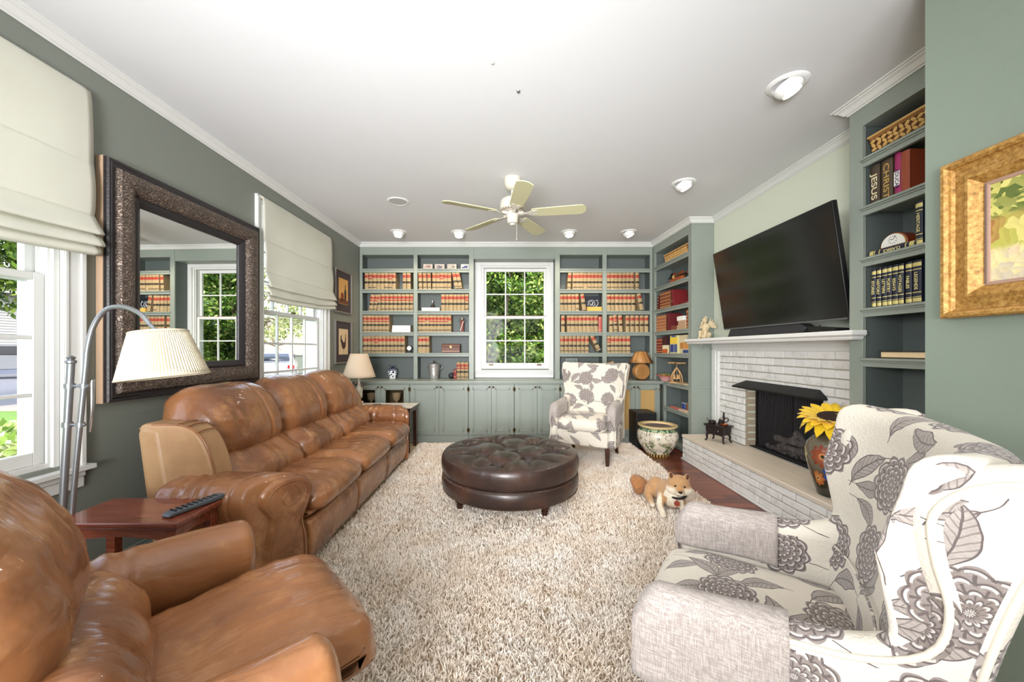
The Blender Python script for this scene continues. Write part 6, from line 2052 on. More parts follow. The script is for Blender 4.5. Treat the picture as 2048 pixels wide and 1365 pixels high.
p('dial', MB().prism(d2, -.005, -.003, 'xz'), mat('clock_dial', (240, 238, 230), .4))
m = MB()
for k in range(12):
    a = 2*PI*k/12
    m.box(-.0012, .0012, -.006, -.005, .018, .024, M=Matrix.Translation((0, 0, .040)) @ Matrix.Rotation(a, 4, 'Y'))
p('hour_marks', m, BLACK)
p('hands', MB().box(-.0012, .0012, -.0062, -.005, 0, .024, M=Matrix.Translation((0, 0, .040)) @ Matrix.Rotation(.7, 4, 'Y')).box(-.0012, .0012, -.0062, -.005, 0, .017, M=Matrix.Translation((0, 0, .040)) @ Matrix.Rotation(-1.2, 4, 'Y')), BLACK)
# lying open-edge book on fifth shelf
r, p = small('book', 'thick cream-edged book lying flat on the fifth shelf by the pier', 'book', F_NEAR, .31, .09, 1.19+eps)
p('cover', MB().box(-.14, .14, -.08, .10, 0, .004).box(-.14, .14, -.08, .10, .036, .040), mat('dark_cover', (44, 34, 30), .5)); p('page_block', MB().box(-.132, .138, -.076, .10, .004, .036), mat('cream_page_edges', (226, 200, 158), .8, var=.1, vscale=200), bevel=.004)
random.seed(9)

# ---------------------------------------------------------------- on the floor by the fireplace
sw = thing('subwoofer', 'black box speaker on the floor behind the porcelain planter', 'speaker', (1.765, 4.70, 0))
build('cabinet', MB().box(1.64, 1.89, 4.612, 4.90, .012, .45), mat('black_ash_veneer', (22, 21, 22), .5, bump=.3), parent=sw, frame=I4, bevel=.004)
build('front_grille', MB().box(1.652, 1.878, 4.600, 4.612, .03, .436), mat('black_grille_cloth', (14, 14, 15), .9), parent=sw, frame=I4, bevel=.003)
for x in (1.66, 1.87):
    for y in (4.64, 4.87): build('foot', MB().cyl((x, y, 0), (x, y, .013), .012, n=12), BLACK, parent=sw, frame=I4)

def _porc(N, c, b, co):
    t = N.t
    x, y, z = N.sep(co)
    base = lin((224, 214, 194))
    n1 = N.noise(9, 4, co, .6, .6); n2 = N.noise(22, 4, co, .6, 1)
    n3 = N.noise(13, 3, N.mapping(co, (1, 1, 1), loc=(4, 2, 1)))
    low = N.m('SUBTRACT', 1, N.smooth(z, .12, .27))
    f1 = N.m('MULTIPLY', N.m('GREATER_THAN', n1, .55), low)
    col = N.mix(f1, base, N.ramp(n2, [(.35, lin((38, 84, 66))), (.5, lin((120, 140, 84))), (.65, lin((190, 150, 140)))]))
    l2 = N.m('LESS_THAN', N.m('ABSOLUTE', N.m('SUBTRACT', n3, .5)), .012)
    col = N.mix(l2, col, lin((70, 62, 58)))
    band = N.smooth(z, .288, .300)
    bn = N.mix(N.m('GREATER_THAN', n2, .5), lin((48, 96, 74)), lin((170, 180, 140)))
    col = N.mix(band, col, bn)
    th = N.m('ARCTAN2', y, x)
    foot = N.m('LESS_THAN', z, .032)
    lap = N.mix(N.m('GREATER_THAN', N.m('SINE', N.m('MULTIPLY', th, 26)), 0), lin((196, 166, 90)), lin((60, 44, 40)))
    col = N.mix(foot, col, lap)
    rim = N.m('GREATER_THAN', z, .333)
    return N.mix(rim, col, lin((222, 196, 146)))
pl = thing('porcelain_planter', 'large round painted porcelain fishbowl planter at the hearth corner', 'planter', (1.80, 4.365, 0))
def pp(n, m, mm, **k): return build(n, m, mm, parent=pl, **k)
pp('bowl', MB().lathe([(.13, 0), (.135, .006), (.136, .03), (.165, .07), (.205, .13), (.226, .19), (.230, .235), (.222, .275), (.204, .300), (.195, .318), (.205, .335), (.222, .345), (.222, .356), (.18, .360), (.165, .352), (.158, .33), (.15, .30)], 56), mat('famille_porcelain', (224, 214, 194), .22, coat=.5, fn=_porc))
pp('dark_infill', MB().lathe([(.002, .338), (.165, .338), (.165, .333), (.002, .333)], 40), mat('dull_slate', (98, 88, 86), .8, bump=.3))
# toy cast iron stove on the hearth
st = thing('miniature_stove', 'miniature dark cast-iron cooking stove standing on the hearth', 'ornament', (2.225, 3.86, .2805), rz=math.radians(-62))
def sp_(n, m, mm=IRON, **k): return build(n, m, mm, parent=st, **k)
sp_('oven_body', MB().prism([(-.095, .10), (-.10, .165), (.10, .165), (.095, .10), (.08, .075), (-.08, .075)], -.065, .065, 'xz'), bevel=.004)
sp_('top_plate', MB().box(-.115, .115, -.078, .078, .165, .176), bevel=.003)
sp_('oven_door', MB().box(-.03, .05, -.070, -.065, .092, .150), bevel=.002); sp_('firebox_door', MB().box(-.085, -.04, -.070, -.065, .10, .15), bevel=.002)
sp_('door_knob', MB().ell((.045, -.074, .12), .005, 8, 6), CHROME)
for sx in (-1, 1):
    for sy in (-1, 1):
        sp_('leg', MB().tube(crom([(sx*.075, sy*.05, .09), (sx*.088, sy*.058, .055), (sx*.085, sy*.056, .025), (sx*.10, sy*.066, .002)], 10), [.014, .013, .012, .011, .010, .009, .008, .008, .009, .010], 8))
sp_('copper_pan', MB().lathe([(.03, .177), (.04, .190), (.041, .190), (.036, .180), (.002, .179)], 20, (.06, 0, 0)), mat('copper', (190, 110, 70), .3, .8))
sp_('stewpot', MB().lathe([(.026, .177), (.034, .185), (.034, .208), (.036, .210), (.02, .214), (.002, .216)], 20, (-.06, -.01, 0)))
sp_('pot_handle', MB().tube(crom([(-.095, -.01, .20), (-.115, -.01, .215), (-.11, -.01, .23)], 8), .003, 6))
sp_('kettle', MB().lathe([(.018, .177), (.026, .19), (.024, .21), (.010, .222), (.004, .23)], 18, (.01, .03, 0))); sp_('kettle_spout', MB().tube([(.03, .03, .195), (.05, .03, .215)], [.006, .004], 6))
sp_('stovepipe', MB().cyl((.03, .045, .177), (.03, .045, .30), .009, n=12).lathe([(.012, .252), (.013, .256), (.012, .26)], 12, (.03, .045, 0)))
sp_('scroll_bracket', MB().tube(crom([(.036, .045, .20), (.07, .045, .215), (.078, .045, .24), (.055, .045, .25), (.035, .045, .235)], 18), .005, 6)); sp_('coffee_pot', MB().lathe([(.014, .177), (.012, .20), (.009, .22), (.002, .235)], 14, (-.012, .045, 0)))
sp_('side_shelf', MB().box(-.14, -.115, -.03, .03, .15, .156)); sp_('tongs', MB().tube([(.10, -.07, .16), (.115, -.08, .10)], .003, 6))

# painted vase with sunflower
def _vase(N, c, b, co):
    t = N.t
    x, y, z = N.sep(co)
    th = N.m('ARCTAN2', y, x)
    u = N.m('MULTIPLY', th, .14)
    base = N.mix(N.smooth(N.noise(6, 4, co), .35, .65), lin((58, 54, 44)), lin((112, 102, 84)))
    base = N.mix(N.smooth(z, .02, .2), lin((40, 38, 28)), base)
    col = base
    FL = [(-2.62, .270, .075, 11, (130, 54, 36), (226, 150, 96)), (-2.12, .155, .078, 9, (34, 60, 140), (150, 180, 226)), (-2.95, .12, .05, 8, (176, 96, 44), (230, 180, 110)), (-1.95, .05, .055, 6, (190, 176, 110), (90, 92, 70)),
          (-1.3, .27, .07, 9, (40, 80, 190), (190, 200, 220)), (-1.0, .12, .07, 11, (130, 54, 36), (226, 150, 96)), (0, .2, .08, 9, (34, 60, 140), (150, 180, 226)), (1.4, .18, .08, 11, (130, 54, 36), (226, 160, 96)), (2.4, .26, .07, 9, (190, 176, 110), (90, 92, 70))]
    for a, zc, R, n, c1, c2 in FL:
        du = N.m('SUBTRACT', u, a*.14); dz = N.m('SUBTRACT', z, zc)
        r = N.m('SQRT', N.m('ADD', N.m('MULTIPLY', du, du), N.m('MULTIPLY', dz, dz)))
        ph = N.m('ARCTAN2', dz, du)
        pet = N.m('POWER', N.m('ABSOLUTE', N.m('COSINE', N.m('MULTIPLY', ph, n/2))), .6)
        edge = N.m('MULTIPLY', N.m('MULTIPLY_ADD', pet, .4, .6), R)
        inside = N.m('LESS_THAN', r, edge)
        stre = N.m('MULTIPLY', N.m('POWER', N.m('ABSOLUTE', N.m('SINE', N.m('MULTIPLY', ph, n*1.5))), 3), N.m('SUBTRACT', 1, N.m('DIVIDE', r, R)))
        fc = N.mix(N.m('ADD', N.m('MULTIPLY', stre, .8), N.m('MULTIPLY', N.m('LESS_THAN', r, R*.3), .5), clamp=True), lin(c1), lin(c2))
        fc = N.mix(N.m('LESS_THAN', r, R*.14), fc, lin((36, 44, 20)))
        col = N.mix(inside, col, fc)
    return col
va = thing('painted_vase', 'dark glazed vase painted with blue and red flowers, on the hearth', 'vase', (2.155, 2.44, .2805))
def vp(n, m, mm, **k): return build(n, m, mm, parent=va, **k)
vp('vessel', MB().lathe([(.075, 0), (.080, .006), (.084, .03), (.105, .10), (.126, .18), (.139, .25), (.140, .30), (.128, .345), (.098, .385), (.062, .408), (.048, .425), (.046, .445), (.056, .462), (.058, .466), (.050, .464), (.040, .445), (.040, .42)], 56), mat('painted_glaze', (90, 80, 60), .16, coat=.6, fn=_vase))
sf = thing('sunflower', 'large yellow felt sunflower standing in the painted vase', 'flower', (2.155, 2.44, .72))
YEL = mat('yellow_felt', (250, 206, 20), .75, var=.08, vscale=14, sheen=.3)
Msf = T(2.125, 2.40, .800) @ Matrix.Rotation(math.radians(-30), 4, 'Z') @ Matrix.Rotation(math.radians(14), 4, 'X') @ Matrix.Rotation(math.radians(-4), 4, 'Y')
build('stem', MB().tube([(2.155, 2.44, .70), (2.15, 2.435, .76), (2.13, 2.41, .792)], .009, 8), mat('green_stem', (96, 116, 48), .7), parent=sf, frame=I4)
build('seed_head', MB().lathe([(.002, .012), (.05, .016), (.078, .012), (.085, 0), (.07, -.012), (.002, -.014)], 36), mat('dark_brown_seeds', (46, 26, 18), .95, bump=1, bscale=120), parent=sf, frame=Msf)
for ring, (cnt, L, w, lift, z0) in enumerate(((15, .105, .030, .30, .0), (15, .120, .034, -.05, -.006), (14, .105, .036, -.75, -.012))):
    for k in range(cnt):
        a = 2*PI*(k+.5*(ring % 2)+random.uniform(-.12, .12))/cnt
        Mp = Msf @ T(0, 0, z0, a)
        G = []
        for i in range(7):
            t = i/6; wd = w*math.sin(PI*(.18+.82*t)**.9)*(1 if t < .99 else .05)
            wd = w*(math.sin(PI*min(1, .22+.70*t)) if t < 1 else .03)
            xx = .066+L*t; zz = lift*L*t*t+.012*math.sin(PI*t)
            G.append([(xx, wd*s, zz+.006*abs(s)**2) for s in (-1, -.5, 0, .5, 1)])
        build('petal', MB().grid(G), YEL, parent=sf, frame=Mp, recalc=False, solid=.002, angle=1.2)
s2 = thing('small_sunflower', 'smaller yellow flower behind the large sunflower', 'flower', (2.20, 2.40, .72))
Ms2 = T(2.235, 2.36, .80) @ Matrix.Rotation(math.radians(20), 4, 'Y')
build('stem', MB().tube([(2.165, 2.43, .70), (2.20, 2.38, .76), (2.235, 2.36, .795)], .007, 8), mat('green_stem', (96, 116, 48), .7), parent=s2, frame=I4)
build('seed_head', MB().ell((0, 0, .0), (.04, .04, .012), 20, 8), mat('ochre_seeds', (150, 110, 30), .9, bump=1, bscale=120), parent=s2, frame=Ms2)
for k in range(12):
    G = []
    for i in range(6):
        t = i/5; wd = .022*math.sin(PI*min(1, .22+.72*t))
        G.append([(.034+.065*t, wd*s, .012*t-.02*t*t) for s in (-1, 0, 1)])
    build('petal', MB().grid(G), YEL, parent=s2, frame=Ms2 @ T(0, 0, 0, 2*PI*k/12), recalc=False, solid=.002, angle=1.2)

# ---------------------------------------------------------------- dog
def _fur(N, c, b, co):
    a = N.new('ShaderNodeAttribute', attribute_name='fur')
    n = N.noise(60, 4, N.mapping(co, (1, 1, .5)))
    h = N.new('ShaderNodeHueSaturation'); N.t.links.new(a.outputs['Color'], h.inputs['Color'])
    N.t.links.new(N.m('MULTIPLY_ADD', n, .5, .75), h.inputs['Value'])
    N.t.links.new(N.bump(N.noise(150, 3, co), .6, .004), b.inputs['Normal'])
    return h.outputs[0]
FUR = mat('short_fur', (200, 150, 100), .9, sheen=.3, fn=_fur)
# local frame: dog faces -y (towards the camera); x to the right of the picture
DM = T(1.275, 2.84, .026, math.radians(-20))
dg_ = thing('dog', 'tan and white shiba dog lying on the rug beside the near armchair', 'dog', (1.275, 2.84, .026), rz=math.radians(-20))
hc = Vector((.050, -.050, .200))
P = [E((-.02, .10, .085), (.095, .17, .085)), E((.01, -.02, .10), (.080, .085, .095)), E((-.10, .16, .085), (.075, .10, .085)),
     TB([(.02, -.02, .12), (.045, -.035, .18)], [.075, .065]),
     E(hc, (.080, .068, .072)), E(hc+Vector((0, -.02, -.026)), (.094, .055, .048)), E(hc+Vector((-.0, -.066, -.028)), (.034, .040, .028)), E(hc+Vector((0, -.076, -.040)), (.028, .030, .018)),
     TB([(-.065, -.01, .10), (-.085, -.10, .045), (-.07, -.19, .022)], [.034, .026, .022]), E((-.068, -.205, .018), (.024, .034, .018)),
     TB([(.06, -.02, .09), (.075, -.10, .040), (.07, -.18, .022)], [.034, .026, .022]), E((.07, -.195, .018), (.024, .034, .018)),
     TB([(-.14, .14, .08), (-.165, .06, .05), (-.14, -.02, .024)], [.05, .034, .022]), E((-.135, -.04, .018), (.022, .036, .017))]
for s in (-1, 1):
    P.append(TB([hc+Vector((s*.048, .005, .045)), hc+Vector((s*.062, -.008, .088))], [.028, .009], 12))
def dogpaint(co):
    tan = np.array(lin((190, 146, 100))); wht = np.array(lin((238, 226, 204))); dk = np.array(lin((150, 96, 56)))
    c = np.tile(tan, (len(co), 1))
    x, y, z = co[:, 0]-hc.x, co[:, 1]-hc.y, co[:, 2]-hc.z
    def mixin(f, col):
        f = np.clip(f, 0, 1)[:, None]; c[:] = c*(1-f)+col*f
    head = (z > -.09) & (y < .03)
    mixin(head*np.clip((np.abs(x)-.018-np.clip(z, 0, 1)*.5)/.02, 0, 1)*np.clip((.002-z)/.02, 0, 1)*(y < -.01), wht)
    mixin(head*np.clip((-.022-z)/.012, 0, 1)*(y < -.02), wht)
    mixin((y < -.015)*(np.abs(co[:, 0]-.02) < .055)*np.clip((.13-co[:, 2])/.03, 0, 1)*np.clip((co[:, 2]-.03)/.02, 0, 1)*(co[:, 1] > -.14), wht)
    mixin(np.clip((-.13-co[:, 1])/.05, 0, 1)*(co[:, 2] < .08), wht)
    mixin((co[:, 0] < -.07)*(co[:, 1] < .0)*np.clip((-.01-co[:, 1])/.06, 0, 1)*(co[:, 2] < .12), wht)
    mixin(np.clip((z-.045)/.03, 0, 1)*(np.abs(x) < .035)*.35, dk)
    mixin(np.clip((-y-.045)/.03, 0, 1)*(z > -.03)*(z < .0)*(np.abs(x) < .014)*.5, np.array(lin((200, 130, 70))))
    return c
blob('body', P, FUR, parent=dg_, frame=DM, voxel=.0045, smooth=4, paint=dogpaint)
def dp(n, m, mm, **k): return build(n, m, mm, parent=dg_, frame=DM, **k)
def tailpaint(co):
    return np.tile(np.array(lin((166, 112, 66))), (len(co), 1))
blob('tail', [E((-.235, .155, .085), (.052, .060, .075)), TB(crom([(-.17, .22, .07), (-.24, .22, .12), (-.27, .15, .13), (-.235, .11, .07)], 10), .035)], FUR, parent=dg_, frame=DM, voxel=.005, smooth=5, paint=tailpaint)
dp('nose', MB().ell(hc+Vector((0, -.104, -.022)), (.014, .010, .011), 14, 8), mat('black_nose', (40, 38, 40), .35))
for s in (-1, 1):
    dp('eye', MB().ell(hc+Vector((s*.031, -.064, .008)), (.010, .006, .0055), 12, 8, rot=RY(s*.45)), mat('dark_eye', (22, 14, 12), .1))
    dp('inner_ear', MB().ell(hc+Vector((s*.055, -.020, .070)), (.011, .005, .022), 10, 6, rot=RY(s*.2)), mat('ear_shadow_fur', (96, 60, 46), .9))
dp('mouth_line', MB().tube([hc+Vector((-.020, -.096, -.050)), hc+Vector((0, -.104, -.046)), hc+Vector((.020, -.096, -.050))], .0018, 6), mat('dark_eye', (22, 14, 12), .1))
dp('collar', MB().tube([(.035+.066*math.cos(a), -.035+.070*math.sin(a), .132-.018*math.sin(a)*-1) for a in [2*PI*k/30 for k in range(30)]], .0085, 8, loop=True), mat('black_webbing', (30, 28, 30), .7))
dp('name_tag', MB().cyl((.03, -.128, .085), (.03, -.131, .085), .020, n=20).cyl((.03, -.118, .108), (.03, -.120, .100), .004, n=8), mat('rust_red_tag', (150, 62, 44), .4))
# ---------------------------------------------------------------- outdoors
GZ = -.35
GRASS = mat('mown_grass', (84, 116, 40), .95, var=.45, vscale=9, bump=.6, bscale=30)
build('ground_lawn', MB().box(-14, -2.6, -20, 40, GZ-.1, GZ), GRASS, kind='structure')
build('ground_yard', MB().box(-2.6, 12, 5.7, 40, GZ-.1, GZ-.01), mat('leaf_litter', (96, 76, 50), .95, var=.5, vscale=6, bump=.5), kind='structure')
ASPH = mat('pale_concrete_drive', (134, 129, 120), .9, var=.1, vscale=3)
build('driveway', MB().prism([(-13.9, 9.5), (-7.2, 9.5), (-6.2, 39), (-13.9, 39)], GZ+.0, GZ+.03, 'xy'), ASPH, kind='structure')
build('street', MB().box(-60, -14, -20, 60, GZ-.1, GZ+.02), mat('grey_asphalt', (90, 92, 97), .9, var=.1), kind='structure')

def foliage(name, n, pts_fn, size, cols, label, cat, trunk=None, seed=1, nrm=None):
    rg = np.random.default_rng(seed)
    C = pts_fn(rg, n)
    n = len(C)
    a = rg.uniform(0, 2*np.pi, n); t = rg.uniform(-1.1, 1.1, n)
    u = np.stack([np.cos(a)*np.cos(t), np.sin(a)*np.cos(t), np.sin(t)], 1)
    w = rg.normal(size=(n, 3)); v = np.cross(u, w); v /= np.linalg.norm(v, axis=1)[:, None]+1e-9
    s = size*rg.uniform(.6, 1.25, n)[:, None]
    V = np.empty((n, 4, 3), np.float32)
    V[:, 0] = C-u*s*.5; V[:, 1] = C+v*s*.22; V[:, 2] = C+u*s*.5; V[:, 3] = C-v*s*.22
    me = bpy.data.meshes.new(name)
    ctr = np.array([C[:, 0].mean(), C[:, 1].mean(), GZ], np.float32)
    me.vertices.add(n*4); me.vertices.foreach_set('co', (V.reshape(-1, 3)-ctr).ravel())
    me.loops.add(n*4); me.loops.foreach_set('vertex_index', np.arange(n*4, dtype=np.int32))
    me.polygons.add(n); me.polygons.foreach_set('loop_start', np.arange(n, dtype=np.int32)*4)
    me.update(calc_edges=True)
    at = me.attributes.new('shade', 'FLOAT', 'POINT'); at.data.foreach_set('value', np.repeat(rg.uniform(0, 1, n), 4).astype(np.float32))
    m = bpy.data.materials.get('leaves_'+name+str(cols[0][0])) 
    if m is None:
        m = bpy.data.materials.new('leaves_'+name+str(cols[0][0])); m.use_nodes = True; t_ = m.node_tree; t_.nodes.clear(); N = NT(t_)
        out = N.new('ShaderNodeOutputMaterial'); at_ = N.new('ShaderNodeAttribute', attribute_name='shade')
        col = N.ramp(at_.outputs['Fac'], [(i/(len(cols)-1), lin(c)) for i, c in enumerate(cols)])
        d = N.new('ShaderNodeBsdfDiffuse'); tr = N.new('ShaderNodeBsdfTranslucent'); g = N.new('ShaderNodeBsdfGlossy'); g.inputs['Roughness'].default_value = .35
        t_.links.new(col, d.inputs[0]); t_.links.new(col, tr.inputs[0])
        m1 = N.new('ShaderNodeMixShader'); m1.inputs[0].default_value = .22
        t_.links.new(d.outputs[0], m1.inputs[1]); t_.links.new(tr.outputs[0], m1.inputs[2])
        m2 = N.new('ShaderNodeMixShader'); m2.inputs[0].default_value = .03
        t_.links.new(m1.outputs[0], m2.inputs[1]); t_.links.new(g.outputs[0], m2.inputs[2]); t_.links.new(m2.outputs[0], out.inputs[0])
    me.materials.append(m)
    root = thing(name, label, cat, tuple(ctr))
    o = bpy.data.objects.new('leaves', me); COL.objects.link(o); o.parent = root; o['kind'] = 'stuff'; MW[o.name] = MW[root.name]
    if trunk:
        for P, r in trunk:
            build('branch', MB().tube(P, r, 8), mat('grey_bark', (112, 98, 84), .9, var=.3, vscale=12, bump=.6), parent=root, frame=I4)
    return root
HC = [(40, 62, 26), (66, 100, 38), (98, 138, 52), (134, 166, 70), (196, 206, 116)]
def hedge_pts(x0, x1, y0, y1, z1, sd):
    def f(rg, n):
        # leaf clusters: many small clumps on twigs
        k = n//14
        cc = np.stack([rg.uniform(x0, x1, k), y0+(y1-y0)*rg.uniform(0, 1, k)**1.8, rg.uniform(GZ, z1, k)], 1)
        wob = .25*np.sin(cc[:, 0]*3.1+sd)+.2*np.sin(cc[:, 2]*4+cc[:, 0]*2)
        cc[:, 1] += wob+.3
        C = np.repeat(cc, 14, 0)+rg.normal(0, .055, (k*14, 3))
        return C
    return f
for i, (x0, x1) in enumerate(((-2.6, -.9), (-1.0, .95), (.75, 2.3), (2.1, 4.0))):
    zt = 4.6
    tr = [([(x0+.6, 8.1, GZ), (x0+.55, 8.0, 1.5), (x0+.75, 8.1, 3.6)], [.07, .06, .03]), ([(x0+.6, 8.0, .9), (x0+.2, 7.7, 2.0), (x0+.1, 7.6, 3.2)], [.035, .03, .015]), ([(x0+.6, 8.0, .3), (x0+1.0, 7.7, 1.6), (x0+1.1, 7.6, 2.8)], [.035, .03, .015])]
    foliage('garden_shrub', 26000, hedge_pts(x0, x1, 7.0, 8.4, zt, i*2), .105, HC, ('dense green shrub seen through the %s of the back window' % ['far left edge', 'left half', 'right part'][i]) if i < 3 else 'dense green shrub at the right, seen in the wall mirror', 'shrub', tr, seed=30+i)
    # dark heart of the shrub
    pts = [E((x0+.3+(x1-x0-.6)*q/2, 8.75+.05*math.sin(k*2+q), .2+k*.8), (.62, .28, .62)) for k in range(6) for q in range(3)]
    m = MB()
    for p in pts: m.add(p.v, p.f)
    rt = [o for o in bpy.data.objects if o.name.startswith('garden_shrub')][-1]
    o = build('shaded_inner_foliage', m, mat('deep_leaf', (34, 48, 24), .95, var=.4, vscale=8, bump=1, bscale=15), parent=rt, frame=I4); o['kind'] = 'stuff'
# trees on the window side
def crown(c, r, flat=.8):
    def f(rg, n):
        k = n//12
        d = rg.normal(size=(k, 3)); d /= np.linalg.norm(d, axis=1)[:, None]
        rad = rg.uniform(.35, 1, k)**.5
        cc = np.array(c)+d*rad[:, None]*np.array([r, r, r*flat])*(1+.18*np.sin(d[:, :1]*7+d[:, 2:3]*5))
        return np.repeat(cc, 12, 0)+rg.normal(0, .10, (k*12, 3))
    return f
LC = [(34, 56, 18), (60, 88, 28), (96, 122, 44), (140, 156, 74)]
foliage('yard_tree', 16000, crown((-12.5, 10.0, 4.8), 3.1, .8), .22, LC, 'leafy tree on the lawn outside the near left window', 'tree', [([(-12.5, 10.0, GZ), (-12.4, 10.1, 2), (-12.6, 10, 4.2)], [.22, .18, .1])], seed=50)
foliage('small_tree', 3600, crown((-8.2, 12.0, 2.6), 2.0, .62), .15, [(96, 110, 60), (140, 150, 92), (180, 186, 130)], 'thin branching tree outside the far left window', 'tree',
        [([(-8.6, 12.6, GZ), (-8.5, 12.5, .9), (-8.2, 12.2, 1.6), (-7.5, 11.6, 2.1), (-6.8, 11.2, 2.2)], [.10, .09, .06, .04, .015]), ([(-8.5, 12.5, .9), (-9.0, 12.3, 1.9), (-9.4, 12, 3.2)], [.07, .05, .015]),
         ([(-8.2, 12.2, 1.6), (-8.0, 12.0, 2.6), (-7.4, 12.0, 3.4)], [.05, .035, .01]), ([(-7.5, 11.6, 2.1), (-7.2, 11.5, 1.5), (-6.9, 11.4, 1.2)], [.025, .02, .006]), ([(-8.2, 12.2, 1.6), (-7.4, 11.9, 1.35), (-6.6, 11.5, 1.45)], [.035, .025, .008]),
         ([(-9.0, 12.3, 1.9), (-8.2, 11.7, 2.4), (-7.6, 11.4, 2.6)], [.03, .02, .007])], seed=51)
foliage('border_plant', 3000, lambda rg, n: np.stack([rg.uniform(-8.4, -6.6, n), rg.uniform(2.5, 7.0, n), GZ+rg.uniform(.02, .38, n)], 1), .22, [(90, 120, 50), (150, 176, 90), (226, 230, 190)], 'variegated plants in the mulch bed outside the near left window', 'plants', None, seed=52)
build('mulch_bed', MB().box(-8.6, -6.2, 2.0, 7.2, GZ, GZ+.03), mat('red_mulch', (112, 74, 64), .95, var=.5, vscale=20, bump=1, bscale=60), kind='structure')
# neighbour's house
nh = thing('neighbour_house', 'pale clapboard house across the street, seen through the left windows', 'house', (-34, 26, GZ))
SIDE = mat('pale_clapboard', (138, 137, 132), .8, var=.03)
m = MB()
for k in range(30):
    z = GZ+.7+k*.17
    m.add([(-32.0, 4, z), (-32.0, 44, z), (-31.96, 44, z+.0), (-31.96, 4, z), (-32.0, 4, z+.17), (-32.0, 44, z+.17)], [(3, 2, 5, 4), (0, 1, 2, 3)])
o = build('clapboards', m, SIDE, parent=nh, frame=I4, recalc=False); o['kind'] = 'stuff'
build('wall', MB().box(-40, -32.01, 4, 44, GZ, 4.9), SIDE, parent=nh, frame=I4)
build('foundation', MB().box(-40, -31.9, 4, 44, GZ, GZ+.7), mat('slate_foundation', (92, 98, 112), .9), parent=nh, frame=I4)
build('roof', MB().prism([(-41, 4.8), (-31.2, 4.8), (-36, 8.4)], 3.5, 44.5, 'xz'), mat('grey_shingle', (130, 126, 122), .9), parent=nh, frame=I4)
for yy in (9, 15, 22, 28, 35):
    w = build('window', MB().box(-31.97, -31.9, yy, yy+1.1, 1.2, 2.8), WHITE, parent=nh, frame=I4)
    build('pane', MB().box(-31.905, -31.89, yy+.1, yy+1.0, 1.3, 2.7), mat('dark_far_glass', (70, 80, 92), .1), parent=w, frame=I4)
gw = thing('garage_building', 'plain cream garage wall beyond the driveway, outside the far left window', 'building', (-12, 27, GZ))
build('wall', MB().box(-18, -7.5, 26, 30, GZ, 3.4), mat('cream_stucco', (146, 140, 128), .9, var=.03), parent=gw, frame=I4)
build('roof', MB().box(-18.4, -7.1, 25.7, 30, 3.4, 3.6), mat('grey_shingle', (130, 126, 122), .9), parent=gw, frame=I4)

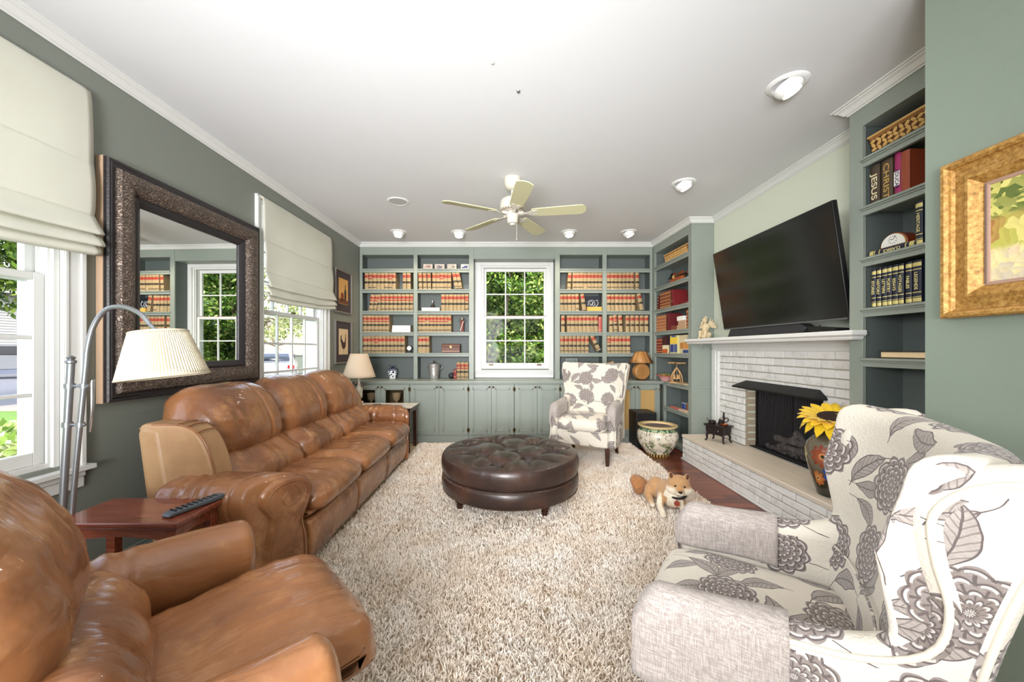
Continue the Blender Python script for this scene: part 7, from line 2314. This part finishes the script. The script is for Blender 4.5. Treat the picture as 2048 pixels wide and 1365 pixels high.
# vehicles
def car(name, label, loc, rz, paint, kind='sedan'):
    r = thing(name, label, 'car' if kind == 'sedan' else 'truck', loc, rz=rz)
    M = MW[r.name]
    def p(n, m, mm, **k): return build(n, m, mm, parent=r, frame=M, **k)
    # x forward, rear at x=0
    if kind == 'sedan':
        side = [(0, .42), (-.02, .62), (.02, .88), (.10, .98), (.62, 1.03), (1.10, 1.36), (1.6, 1.46), (2.3, 1.44), (3.0, 1.08), (3.2, .98), (4.3, .86), (4.55, .70), (4.6, .42), (4.5, .30), (.12, .30)]
    else:
        side = [(0, .60), (0, 1.0), (.05, 1.12), (1.9, 1.12), (1.95, 1.78), (2.2, 1.86), (3.2, 1.84), (3.75, 1.28), (5.0, 1.16), (5.2, 1.0), (5.2, .60), (5.1, .50), (.1, .50)]
    P = even([(a, b, 0) for a, b in side], 90, True)
    R = []
    W2 = .9
    c = Vector((2.3, .75, 0))
    for t, ins in ((-1, .10), (-.985, .05), (-.95, .015), (-.85, 0), (0, 0), (.85, 0), (.95, .015), (.985, .05), (1, .10)):
        ring = []
        for q in P:
            nrm = (q-c); z = q.y-ins*(1 if q.y > .6 else -.3); x = q.x-(ins if q.x > 2.3 else -ins)
            taper = 1-.16*max(0, (q.y-.95)/.5)
            ring.append((x, t*W2*taper, z))
        R.append(ring)
    p('bodywork', MB().rings(R), paint, angle=.6)
    DG = mat('dark_car_glass', (30, 36, 44), .05)
    if kind == 'sedan':
        p('rear_window', MB().add([(.66, -.66, 1.05), (.66, .66, 1.05), (1.08, .60, 1.34), (1.08, -.60, 1.34)], [(0, 1, 2, 3)], M=T(-.02, 0, .02)), DG, solid=.01)
        for s in (-1, 1):
            p('side_window', MB().prism([(.95, 1.06), (1.25, 1.34), (2.2, 1.38), (2.85, 1.06)], s*.80, s*.835, 'xz'), DG)
            p('tail_light', MB().box(-.03, .12, s*.60, s*.86, .74, .90), mat('red_lamp_lens', (176, 22, 26), .15, coat=.6), bevel=.02)
        p('bumper', MB().box(-.06, .2, -.84, .84, .36, .56), paint, bevel=.04)
        p('number_plate', MB().box(-.034, -.02, -.2, .2, .66, .76), WHITE)
    else:
        p('cab_window', MB().box(1.93, 1.96, -.62, .62, 1.30, 1.70), DG)
        for s in (-1, 1):
            p('side_window', MB().prism([(2.05, 1.30), (2.15, 1.74), (3.15, 1.74), (3.55, 1.30)], s*.80, s*.84, 'xz'), DG)
            p('tail_light', MB().box(-.03, .05, s*.72, s*.86, .80, 1.05), mat('red_lamp_lens', (176, 22, 26), .15, coat=.6))
        p('bumper', MB().box(-.12, .05, -.86, .86, .5, .66), CHROME, bevel=.02)
    for wx in ((.85, 3.65) if kind == 'sedan' else (.95, 4.2)):
        for s in (-1, 1):
            rr = .33 if kind == 'sedan' else .40
            wh = p('wheel', MB().cyl((wx, s*.70, rr), (wx, s*.91, rr), rr, n=28), mat('tyre_rubber', (22, 22, 23), .8), bevel=.03)
            build('hubcap', MB().cyl((wx, s*.905, rr), (wx, s*.92, rr), rr*.6, n=20), STEEL, parent=wh, frame=M)
    return r
car('silver_car', 'silver car parked on the driveway outside the far left window', (-9.75, 15.4, GZ+.03), math.radians(118), mat('silver_car_paint', (150, 154, 160), .25, .5, coat=.6))
car('black_truck', 'black pickup truck on the street outside the near left window', (-24.4, 21.8, GZ+.02), math.radians(215), mat('black_car_paint', (20, 22, 26), .2, coat=.8), 'truck')
wb = thing('wheelie_bin', 'grey-green wheelie bin at the end of the driveway', 'bin', (-13.0, 23.5, GZ+.03))
build('bin_body', MB().rings([[(a*s, b*s, z) for a, b in ((-.33, -.33), (.33, -.33), (.33, .33), (-.33, .33))] for s, z in ((.8, .05), (1, 1.15))]), mat('grey_green_plastic', (96, 104, 92), .6), parent=wb, angle=.5)
build('lid', MB().box(-.36, .36, -.38, .36, 1.15, 1.22), mat('grey_green_plastic', (96, 104, 92), .6), parent=wb, bevel=.02)
for s in (-1, 1): build('wheel', MB().cyl((s*.28, .33, .12), (s*.34, .33, .12), .12, n=16), BLACK, parent=wb)
